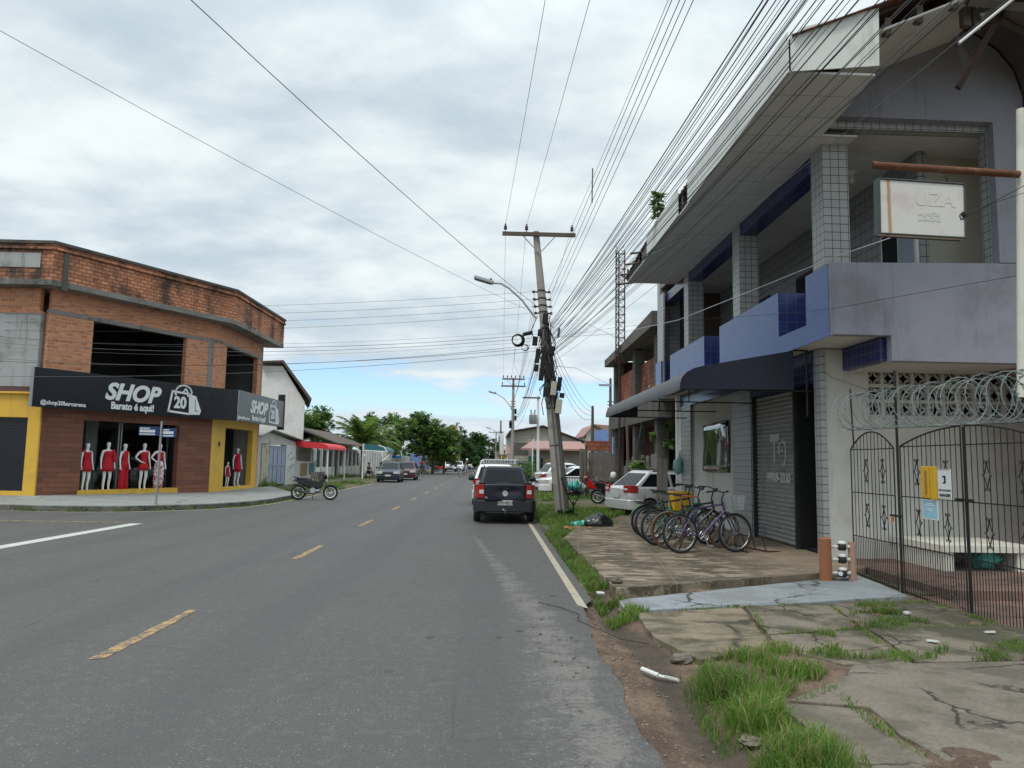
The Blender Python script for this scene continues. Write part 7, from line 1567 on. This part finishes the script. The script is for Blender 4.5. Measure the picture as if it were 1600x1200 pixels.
# ================================================================ bicycles
def bike(label, loc, rz, frame, lean=.06, tyre='black_rubber', saddle='black_rubber', basket=False, guards=None, rack=None, group=None, R=.335, step=False, hb=.12, rearcrate=False, name='bicycle'):
    t = thing(name, label, 'bicycle', loc, rz, group, rx=lean); xr, xf = -.52, .55
    for x in (xr, xf):
        m = MB(); m.ring((x, 0, R), R - .022, .023, 40, 8); w_ = m.build('wheel', tyre, t, smooth=70)
        m = MB(); m.ring((x, 0, R), R - .052, .013, 36, 6); m.cyl((x, -.045, R), (x, .045, R), .022, 8); m.build('rim', 'steel' if tyre != 'brown_tyre' else 'rust', w_, smooth=60)
        m = MB()
        for k in range(14): a = 2*PI*k/14; a2 = a + (.5 if k % 2 else -.5); m.tube([(x + .02*math.cos(a2), .03*(-1)**k, R + .02*math.sin(a2)), (x + (R-.05)*math.cos(a), 0, R + (R-.05)*math.sin(a))], .0022, 3)
        m.build('spoke', 'steel', w_)
        if guards:
            m = MB(); a0, a1 = (.2, 2.9) if x < 0 else (.5, 2.6); m.loft([[(x + (R + .025)*math.cos(a), y, R + (R + .025)*math.sin(a) + (.01 if y == 0 else 0)) for y in (-.03, 0, .03)] for a in [lerp(a0, a1, k/12) for k in range(13)]], False, closed=False); g_ = m.build('mudguard', guards, t, smooth=70); q = g_.modifiers.new('t', 'SOLIDIFY'); q.thickness = .004
    bb, st, hd, hu = (-.10, 0, .29), (-.27, 0, .80), (.36, 0, .70), (.32, 0, .86)
    m = MB(); m.tube([bb, st], .016, 8); m.tube([bb, hd], .024, 8)
    if step: m.tube([(-.2, 0, .58), (.05, 0, .62), (.34, 0, .80)], .02, 8)
    else: m.tube([(-.25, 0, .74), (.33, 0, .82)], .017, 8)
    m.tube([hd, hu], .022, 8)
    for s in (-1, 1): m.tube([(xr, s*.06, R), (-.12, s*.035, .29)], .011, 6); m.tube([(xr, s*.06, R), (-.25, s*.02, .72)], .010, 6)
    m.build('frame', frame, t, smooth=60)
    m = MB()
    for s in (-1, 1): m.tube([(xf, s*.05, R), (.42, s*.045, .62), (.375, s*.03, .68)], .013, 6)
    m.build('fork', frame, t, smooth=60)
    m = MB(); m.tube([(-.27, 0, .78), (-.30, 0, .93)], .013, 6); m.build('seat_post', 'steel', t)
    m = MB(); m.loft([[(-.42, -.085, .94), (-.42, .085, .94), (-.42, .07, .975), (-.42, -.07, .975)], [(-.32, -.07, .935), (-.32, .07, .935), (-.32, .05, .965), (-.32, -.05, .965)], [(-.14, -.022, .94), (-.14, .022, .94), (-.14, .018, .96), (-.14, -.018, .96)]]); m.build('saddle', saddle, t, smooth=50, bevel=.015)
    m = MB(); m.tube([hu, (.31, 0, .90), (.36, 0, .90 + hb)], .013, 6); m.tube([(.22, -.31, .91 + hb), (.34, -.16, .93 + hb), (.36, 0, .90 + hb), (.34, .16, .93 + hb), (.22, .31, .91 + hb)], .011, 6); hbr = m.build('handlebar', 'black_metal', t, smooth=60)
    for s in (-1, 1): m = MB(); m.tube([(.30, s*.22, .925 + hb), (.21, s*.32, .91 + hb)], .017, 6); m.build('grip', 'black_rubber', hbr)
    m = MB(); m.ring((-.10, -.06, .29), .085, .008, 20, 4); m.ring((-.10, -.06, .29), .045, .006, 14, 4)
    for q in range(5): m.tube([(-.10, -.06, .29), (-.10 + .085*math.cos(q*1.257), -.06, .29 + .085*math.sin(q*1.257))], .006, 4)
    for s, a in ((-1, -1.2), (1, 1.94)): e = (-.10 + .17*math.cos(a), s*.085, .29 + .17*math.sin(a)); m.tube([(-.10, s*.07, .29), e], .011, 6); m.box((e[0], s*.13, e[2]), (.09, .08, .022))
    m.build('crank', 'steel', t, smooth=40)
    m = MB(); m.tube([(-.10, -.06, .385), (xr, -.06, R + .035)], .006, 4); m.tube([(-.10, -.06, .197), (xr, -.06, R - .035)], .006, 4); m.build('chain', 'rust_dark', t)
    if basket:
        m = MB(); z0, z1 = .73, .97
        for k in range(5):
            z = lerp(z0, z1, k/4); e = .02*k/4; m.tube([(.44 - e, -.13 - e, z), (.68 + e, -.13 - e, z), (.68 + e, .13 + e, z), (.44 - e, .13 + e, z)], .006, 4, closed=True)
        for k in range(9):
            for s in (-1, 1): u = k/8; m.tube([(.44 + .24*u, s*.13, z0), (.42 + .28*u, s*.15, z1)], .0065, 4)
            m.tube([(.68, -.13 + .26*k/8, z0), (.70, -.15 + .30*k/8, z1)], .0065, 4); m.tube([(.44, -.13 + .26*k/8, z0), (.42, -.15 + .30*k/8, z1)], .0065, 4); m.tube([(.44, -.13 + .26*k/8, z0), (.68, -.13 + .26*k/8, z0)], .004, 4)
        m.build('basket', 'galvanised', t)
    if rack:
        m = MB()
        for s in (-1, 1): m.tube([(-.30, s*.05, .72), (-.78, s*.06, .72), (-.78, 0, .72)], .008, 5); m.tube([(xr, s*.07, R), (-.62, s*.06, .72)], .007, 5)
        for k in range(4): m.tube([(-.36 - .12*k, -.06, .72), (-.36 - .12*k, .06, .72)], .006, 4)
        m.build('carrier', 'black_metal', t)
    m = MB(); m.tube([(-.40, .05, .31), (-.46, .20, .0)], .010, 5); m.build('kickstand', 'black_metal', t)
    return t
BG = 'bicycles in the rack before the shop'
bike('purple bicycle with wire basket at the near end of the row', (3.75, 12.78, .15), .27, 'purple_frame', -.05, basket=True, group=BG, saddle='brown_leather')
bike('brown tyred bicycle with black frame standing second in the row', (3.70, 13.42, .15), .20, 'black_frame', .06, 'brown_tyre', group=BG, hb=.16)
bike('green bicycle with green lower frame standing third in the row', (3.62, 13.95, .15), .24, 'green_frame', .03, group=BG, step=True, hb=.14)
bike('black bicycle with rear carrier and big black saddle fourth in the row', (3.68, 14.75, .15), .22, 'black_frame', -.04, group=BG, rack=True, hb=.17)
bike('bicycle with green mudguards at the far end of the row', (3.72, 15.35, .15), .2, 'green_frame', .05, guards='green_frame', group=BG, rack=True, step=True, hb=.15)
m = MB(); m.box((3.95, 15.4, .86), (.40, .34, .34), .1); m.box((3.95, 15.4, 1.06), (.44, .38, .05), .1); obm(m, 'crate', 'yellow_plastic', 'yellow plastic delivery box strapped behind the row of bicycles', 'crate', bevel=.02)
br = thing('bicycle_rack', 'low rusty bicycle rack on the forecourt holding the front wheels', 'bicycle rack', (4.3, 14.2, .15), .25)
m = MB()
for s in (-.18, .22): m.tube([(s, -1.35, .02), (s, 1.55, .02)], .014, 6)
for k in range(10):
    y = -1.3 + .31*k; m.tube([(-.18, y, .02), (-.12, y, .26), (.14, y, .26), (.22, y, .02)], .010, 5)
m.tube([(.22, -1.35, .02), (.55, -1.25, .0)], .012, 5); m.build('frame', 'rust_dark', br)
# ================================================================ people
def person(label, loc, rz, N, E, shirt, trousers, hair=True, helmet=None, par=None):
    t = thing('person', label, 'person', loc, rz); skin('body', N, E, 'skin', t)
    def sub(nm, keys, edges, mat, k=1.22):
        M_ = {q: (N[q][0], tuple(c*k for c in (N[q][1] if isinstance(N[q][1], tuple) else (N[q][1],)*2))) for q in keys}; skin(nm, M_, edges, mat, t)
    sub('shirt', ['waist', 'chest', 'shl', 'shr', 'ell', 'elr'], [('waist', 'chest'), ('chest', 'shl'), ('chest', 'shr'), ('shl', 'ell'), ('shr', 'elr')], shirt)
    sub('trousers', ['pelvis', 'hipl', 'hipr', 'knl', 'knr'], [('pelvis', 'hipl'), ('pelvis', 'hipr'), ('hipl', 'knl'), ('hipr', 'knr')], trousers)
    h = Vector(N['skull'][0])
    m = MB(); m.ball((h.x - .01, h.y, h.z + .035), (.098, .088, .085) if not helmet else (.125, .115, .11), 14, 10); m.build('hair' if not helmet else 'helmet', 'hair_dark' if not helmet else helmet, t, smooth=60)
    return t
def riding(cad=0.):
    N = {'pelvis': ((-.27, 0, 1.03), (.12, .13)), 'waist': ((-.20, 0, 1.18), .10), 'chest': ((-.06, 0, 1.40), (.115, .13)), 'nb': ((.0, 0, 1.50), .055), 'neck': ((.03, 0, 1.55), .045), 'jaw': ((.065, 0, 1.61), (.065, .06)), 'skull': ((.05, 0, 1.69), (.085, .075)), 'top': ((.04, 0, 1.75), .055)}
    E = [('pelvis', 'waist'), ('waist', 'chest'), ('chest', 'nb'), ('nb', 'neck'), ('neck', 'jaw'), ('jaw', 'skull'), ('skull', 'top')]
    for s, g in (('l', 1), ('r', -1)):
        N['sh' + s] = ((-.02, g*.18, 1.43), .052); N['el' + s] = ((.10, g*.25, 1.20), .04); N['wr' + s] = ((.20, g*.28, 1.08), .028); N['ha' + s] = ((.25, g*.29, 1.06), (.034, .02))
        E += [('chest', 'sh' + s), ('sh' + s, 'el' + s), ('el' + s, 'wr' + s), ('wr' + s, 'ha' + s)]; fingers(N, E, 'ha' + s, N['ha' + s][0], (1, 0, -.5), (0, 1, 0))
        up = (s == 'l'); N['hip' + s] = ((-.22, g*.09, .98), .09); N['kn' + s] = ((.13, g*.12, .86) if up else (.04, g*.11, .66), .06); N['an' + s] = ((-.02, g*.11, .50) if up else (-.10, g*.11, .23), .036); N['to' + s] = ((.12, g*.12, .44) if up else (.05, g*.12, .17), (.036, .024))
        E += [('pelvis', 'hip' + s), ('hip' + s, 'kn' + s), ('kn' + s, 'an' + s), ('an' + s, 'to' + s)]
    return N, E
bike('black bicycle ridden by the person in the red shirt', (-6.55, 72.3, .0), -PI/2 - .12, 'black_frame', 0)
N, E = riding(); person('person in bright red shirt and dark shorts riding towards the camera', (-6.55, 72.3, 0), -PI/2 - .12, N, E, 'red_shirt' if 'red_shirt' in MATS else simple('red_shirt', (.55, .02, .025), .8) and 'red_shirt', 'black_cloth')
bike('dark bicycle ridden across the street by the helmeted person', (-2.25, 73.5, .0), .25, 'rust_dark', 0)
N, E = riding(); person('person in white helmet black shirt and pale shorts riding across the street', (-2.25, 73.5, 0), .25, N, E, 'black_cloth', 'denim_pale' if 'denim_pale' in MATS else simple('denim_pale', (.36, .42, .55), .8) and 'denim_pale', helmet='white_plastic')
def seated():
    N = {'pelvis': ((0, 0, .55), (.13, .12)), 'waist': ((0, 0, .72), .10), 'chest': ((.04, 0, .95), (.12, .13)), 'nb': ((.05, 0, 1.06), .055), 'neck': ((.06, 0, 1.11), .045), 'jaw': ((.09, 0, 1.17), (.065, .06)), 'skull': ((.07, 0, 1.25), (.085, .075)), 'top': ((.06, 0, 1.31), .055)}
    E = [('pelvis', 'waist'), ('waist', 'chest'), ('chest', 'nb'), ('nb', 'neck'), ('neck', 'jaw'), ('jaw', 'skull'), ('skull', 'top')]
    for s, g in (('l', 1), ('r', -1)):
        N['sh' + s] = ((.04, g*.18, .99), .052); N['el' + s] = ((.14, g*.24, .74), .04); N['wr' + s] = ((.34, g*.17, .66), .028); N['ha' + s] = ((.40, g*.15, .65), (.034, .02))
        E += [('chest', 'sh' + s), ('sh' + s, 'el' + s), ('el' + s, 'wr' + s), ('wr' + s, 'ha' + s)]; fingers(N, E, 'ha' + s, N['ha' + s][0], (1, -.2*g, -.2), (0, 1, 0))
        N['hip' + s] = ((.06, g*.09, .54), .09); N['kn' + s] = ((.44, g*.12, .54), .062); N['an' + s] = ((.44, g*.12, .12), .036); N['to' + s] = ((.58, g*.13, .05), (.036, .024))
        E += [('pelvis', 'hip' + s), ('hip' + s, 'kn' + s), ('kn' + s, 'an' + s), ('an' + s, 'to' + s)]
    return N, E
N, E = seated(); person('person in dark blue shirt sitting at the left of the shelter bench', (-10.0, 61.9, .0), -.4, N, E, 'sign_blue', 'black_cloth')
person('person in brown shirt sitting nearer the parked blue hatchback under the shelter', (-9.1, 62.6, .0), -.5, N, E, 'cloth_brown', 'denim')
m = MB(); m.box((-8.95, 62.65, .40), (.4, .5, .06)); m.bx(-9.1, 62.45, 0, -9.05, 62.5, .4); m.bx(-8.85, 62.8, 0, -8.8, 62.85, .4); m.bx(-9.1, 62.8, 0, -9.05, 62.85, .4); m.bx(-8.85, 62.45, 0, -8.8, 62.5, .4); obm(m, 'stool', 'plank_grey', 'low wooden stool carrying the person in brown under the shelter', 'stool')
# ================================================================ trees and shrubs
def leaves(m, blobs, n, size, seed, mi=1, flat=.0, hang=0.):
    R_ = random.Random(seed); tot = sum(b[1][0]*b[1][1]*b[1][2] for b in blobs)
    for c, r in blobs:
        k = max(8, int(n*r[0]*r[1]*r[2]/tot)); sub = max(4, k//38); cl = []
        for _ in range(sub):
            while True:
                d = Vector((R_.uniform(-1, 1), R_.uniform(-1, 1), R_.uniform(-1, 1)))
                if .3 < d.length < 1: break
            d = d*(.35 + .95*R_.random()**.8)/max(d.length, .5); cl.append((Vector(c) + Vector((d.x*r[0], d.y*r[1], d.z*r[2])), R_.uniform(.16, .36)*min(r), R_.randrange(mi)))
        for i in range(k):
            cc, cr, mm = cl[i % sub]; o_ = Vector((R_.gauss(0, 1), R_.gauss(0, 1), R_.gauss(0, .7)))*cr*.62; p = cc + o_
            a = R_.uniform(0, 2*PI); el = R_.uniform(-.9, .5) - hang; dr = Vector((math.cos(a)*math.cos(el), math.sin(a)*math.cos(el), math.sin(el))); s_ = size*R_.uniform(.6, 1.35)
            sd = dr.cross(Vector((R_.uniform(-.6, .6), R_.uniform(-.6, .6), 1))).normalized()*s_*.34
            m.add([tuple(p), tuple(p + dr*s_*.5 + sd), tuple(p + dr*s_), tuple(p + dr*s_*.5 - sd)], [(0, 1, 2, 3)], mm if R_.random() > .15 else R_.randrange(mi))
def tree(label, loc, h, trunk_r, blobs, n, size, mats, seed, fork=.4, name='tree', cat='tree', lean=(0, 0)):
    t = thing(name, label, cat, loc); R_ = random.Random(seed); m = MB()
    top = Vector((lean[0], lean[1], h*fork)); m.tube([(0, 0, -.1), (lean[0]*.4, lean[1]*.4, h*fork*.5), tuple(top)], [trunk_r*1.25, trunk_r, trunk_r*.85], 9)
    for c, r in blobs:
        c = Vector(c); md_ = top.lerp(c, .55) + Vector((R_.uniform(-.2, .2), R_.uniform(-.2, .2), -.1*h*R_.random())); m.tube([tuple(top*.9), tuple(md_), tuple(c + Vector((0, 0, r[2]*.3)))], [trunk_r*.6, trunk_r*.4, trunk_r*.12], 6)
        for _ in range(4):
            e = c + Vector((R_.uniform(-.8, .8)*r[0], R_.uniform(-.8, .8)*r[1], R_.uniform(-.3, .8)*r[2])); m.tube([tuple(md_), tuple((md_ + e)/2 + Vector((0, 0, .1))), tuple(e)], [trunk_r*.25, trunk_r*.16, trunk_r*.06], 5)
    m.build('trunk', 'bark' if 'bark' in MATS else simple('bark', (.16, .13, .10), .9, 0, .3, 5, .01, 20) and 'bark', t, smooth=60); m = MB(); leaves(m, blobs, n, size, seed, len(mats)); m.build('crown', mats, t); return t
def blobset(seed, n, rx, ry, z0, z1, rr):
    R_ = random.Random(seed); out = []
    for k in range(n): a = R_.uniform(0, 2*PI); q = math.sqrt(R_.random()); z = R_.uniform(z0, z1); f = 1 - .45*(z - z0)/(z1 - z0); s_ = R_.uniform(*rr); out.append(((rx*q*math.cos(a)*f, ry*q*math.sin(a)*f, z), (s_, s_, s_*.75)))
    return out
GL = ['leaf_green', 'leaf_dark', 'leaf_light']
tree('tall leafy green tree rising behind the white gabled house', (-18.3, 80, 0), 7.5, .22, blobset(3, 9, 2.4, 2.2, 3.6, 6.4, (1.0, 1.5)), 9000, .26, GL, 3)
tree('flat topped umbrella tree standing behind the coconut palm', (-16.3, 112, 0), 8.8, .28, blobset(8, 14, 4.4, 3.4, 6.4, 8.0, (.8, 1.4)), 9000, .30, ['leaf_green', 'leaf_light', 'leaf_dark'], 5, .6)
tree('darker round tree between the umbrella tree and the big street tree', (-13.2, 104, 0), 6.3, .22, blobset(9, 8, 2.2, 2., 3.2, 5.2, (1., 1.4)), 5000, .28, ['leaf_dark', 'leaf_green'], 6)
tree('big dense street tree with pale forked trunk on the left verge', (-7.5, 85, 0), 8.1, .17, blobset(12, 22, 2.9, 2.4, 2.5, 7.2, (.9, 1.35)), 24000, .25, GL, 8, .30)
tree('tree with yellowing drooping foliage below the big street tree', (-5.6, 92, 0), 5.5, .15, blobset(14, 14, 2.5, 1.8, 1.5, 5.2, (.9, 1.3)), 9500, .26, ['leaf_green', 'leaf_light', 'leaf_yellow'], 9, .3)
tree('plumeria tree with white blossoms left of the big street tree', (-11.6, 92, 0), 5.6, .12, blobset(17, 8, 1.2, 1.0, 3.0, 5.2, (.6, .9)), 4000, .24, ['leaf_light', 'leaf_green', 'leaf_light', 'flower_white'], 10, .4)
tree('yellow and rust leaved bush below the plumeria tree', (-11.9, 88, 0), 4.4, .10, blobset(19, 9, 1.9, 1.2, 2.2, 4.0, (.7, 1.0)), 5500, .22, ['leaf_yellow', 'leaf_light', 'leaf_yellow', 'leaf_green'], 11, .3, 'shrub', 'shrub')
tree('yellowing bush over the wall just left of the plumeria tree', (-12.6, 84, 0), 4.2, .10, blobset(29, 8, 1.6, 1.0, 2.4, 3.9, (.7, .9)), 4000, .22, ['leaf_yellow', 'leaf_light', 'leaf_green'], 31, .4, 'shrub', 'shrub')
FG = [(-9.5, 128, 8.5, 3.0), (-6.2, 150, 9.0, 3.6), (-3.4, 160, 8.6, 3.6), (-.6, 170, 7.2, 3.3), (-9.0, 165, 9.6, 4.0), (1.6, 182, 6.0, 3.0), (-4.8, 140, 6.2, 2.6), (-13.5, 150, 9, 4)]
FL = ['dark tree standing first of the far row behind the big street tree', 'tall dark tree in the middle of the far treetops', 'dark tree right of the middle where the far treetops slope down', 'lower dark tree at the right end of the far treetops', 'large dark tree rising behind the others down the road', 'smallest far tree half hidden by the distant poles', 'low bushy tree in front of the far treetops', 'broad dark tree beyond the far left hoarding']
for k, ((x, y, h, r), lab) in enumerate(zip(FG, FL)):
    tree(lab, (x, y, 0), h, .25, blobset(40 + k, 14, r*.95, r*.7, 1.2, h*.88, (r*.34, r*.52)), 6500, .42, ['leaf_dark', 'leaf_dark', 'leaf_green'], 60 + k, .25)
m = MB(); R_ = random.Random(77)
bl = [((x, 205 + R_.uniform(-6, 6), R_.uniform(1, 4.2)), (4.5, 3, 2.6)) for x in [-60 + 5*k for k in range(28)]]
leaves(m, bl, 9000, .8, 5, 2); stuff(m.build('treeline', ['leaf_dark', 'leaf_green']), 'low dark treeline closing the far end of the street', 'trees')
# palms
def palm(label, loc, h, nf, L, mats, seed, r=.14, droop=1., name='palm_tree'):
    t = thing(name, label, 'palm', loc); R_ = random.Random(seed); m = MB(); m.tube([(0, 0, -.1), (.1, 0, h*.5), (.0, 0, h)], [r*1.3, r, r*.9], 9); m.build('trunk', 'pole_wood', t, smooth=60)
    m = MB()
    for k in range(nf):
        a = 2*PI*k/nf*1.618*3; el = R_.uniform(.15, 1.35); pts = []; p = Vector((0, 0, h)); d_el = el
        for q in range(9):
            pts.append(p.copy()); dr = Vector((math.cos(a)*math.cos(d_el), math.sin(a)*math.cos(d_el), math.sin(d_el))); p = p + dr*L/8; d_el -= (.10 + .045*q)*droop
        m.tube([tuple(q) for q in pts], [.03*(1 - i/10) for i in range(9)], 4, 0); mi = 0 if R_.random() > .2 else 1
        for i in range(26):
            u = .12 + .86*i/26; f = u*8; j = min(7, int(f)); b = pts[j].lerp(pts[j+1], f - j); tg_ = (pts[j+1] - pts[j]).normalized(); side = tg_.cross(Vector((0, 0, 1))).normalized(); ll = L*.26*math.sin(PI*min(1, .15 + u*.85))
            for s in (-1, 1):
                e = b + side*s*ll*.8 + tg_*ll*.5 - Vector((0, 0, ll*R_.uniform(.25, .6))); w_ = tg_*.10
                m.add([tuple(b - w_), tuple(b + w_), tuple(e)], [(0, 1, 2)], mi)
    m.build('fronds', mats, t); return t
palm('coconut palm with arching fronds behind the slatted fence', (-13.3, 78, 0), 3.0, 34, 4.6, ['leaf_palm', 'leaf_light', 'leaf_yellow'], 3, .18, .75)
palm('palm with drooping yellowed fronds right of the coconut palm', (-12.0, 82, 0), 2.9, 20, 3.2, ['leaf_palm', 'leaf_yellow'], 5, .16, 1.3)
palm('palm with hanging yellow fronds beside the big street tree', (-6.7, 88, 0), 3.0, 18, 2.7, ['leaf_palm', 'leaf_yellow'], 6, .16, 1.5)
tree('rounded golden bush above the slatted fence', (-13.8, 66, 0), 3.3, .1, [((0, 0, 2.7), (1.1, .9, .6))], 2200, .16, ['leaf_yellow', 'leaf_light'], 13, .5, 'shrub', 'shrub')
# right side greenery
tree('leafy tree showing behind the ruined house beams', (7.0, 27.2, 0), 3.6, .08, [((-.9, -2.2, 2.4), (.45, .5, .55)), ((-.7, -2.0, 1.9), (.4, .5, .4)), ((-.3, -1, 2.9), (.5, .6, .5))], 1100, .20, ['leaf_light', 'leaf_green'], 14, .35)
tree('bright low bush behind the silver hatchback', (5.45, 27.0, 0), 1.75, .04, [((0, -.2, 1.45), (.42, .5, .3)), ((.5, -1.6, 1.35), (.3, .4, .3))], 900, .17, ['leaf_light', 'leaf_green'], 15, .4, 'shrub', 'shrub')
tree('green hedge bush beside the dark green metal gate', (2.25, 49, 0), 1.7, .05, [((0, 0, .85), (.75, .8, .75)), ((-.45, 1, .7), (.5, .6, .6))], 3200, .13, ['leaf_light', 'leaf_green'], 16, .3, 'shrub', 'shrub')
tree('yellow flowering bush in front of the mauve bungalow', (4.9, 53, 0), 1.9, .05, [((0, 0, 1.4), (.75, .6, .5))], 1600, .15, ['leaf_light', 'leaf_yellow', 'leaf_green'], 17, .4, 'shrub', 'shrub')
palm('far palm crown peeping over the warehouse roof', (7.2, 92, 0), 5.2, 12, 1.6, ['leaf_dark', 'leaf_green'], 8, .14, 1.2)
tree('small dark bush at the foot of the leaning pole', (2.35, 21.3, 0), .5, .015, [((0, 0, .22), (.25, .2, .16))], 260, .12, ['leaf_green', 'leaf_dark'], 18, .3, 'shrub', 'shrub')
# sprout growing on the eave
sp2 = thing('sprout', 'single green sprout growing out of the white eave of the blue building', 'plant', (3.9, 17.1, 7.42)); R_ = random.Random(4)
m = MB(); m.tube([(0, 0, -.05), (-.02, 0, .35), (.03, 0, .68)], .012, 5); m.build('stem', 'old_wood', sp2)
m = MB()
for k in range(80):
    z = .0 + .68*R_.random(); a = R_.uniform(0, 2*PI); d = Vector((math.cos(a), math.sin(a), R_.uniform(-.6, .4))).normalized(); s_ = R_.uniform(.16, .26); p = Vector((0, 0, z)); sd = d.cross(Vector((0, 0, 1))).normalized()*s_*.33
    m.add([tuple(p), tuple(p + d*s_*.5 + sd), tuple(p + d*s_), tuple(p + d*s_*.5 - sd)], [(0, 1, 2, 3)], k % 2)
m.build('leaves', ['leaf_light', 'leaf_green'], sp2)
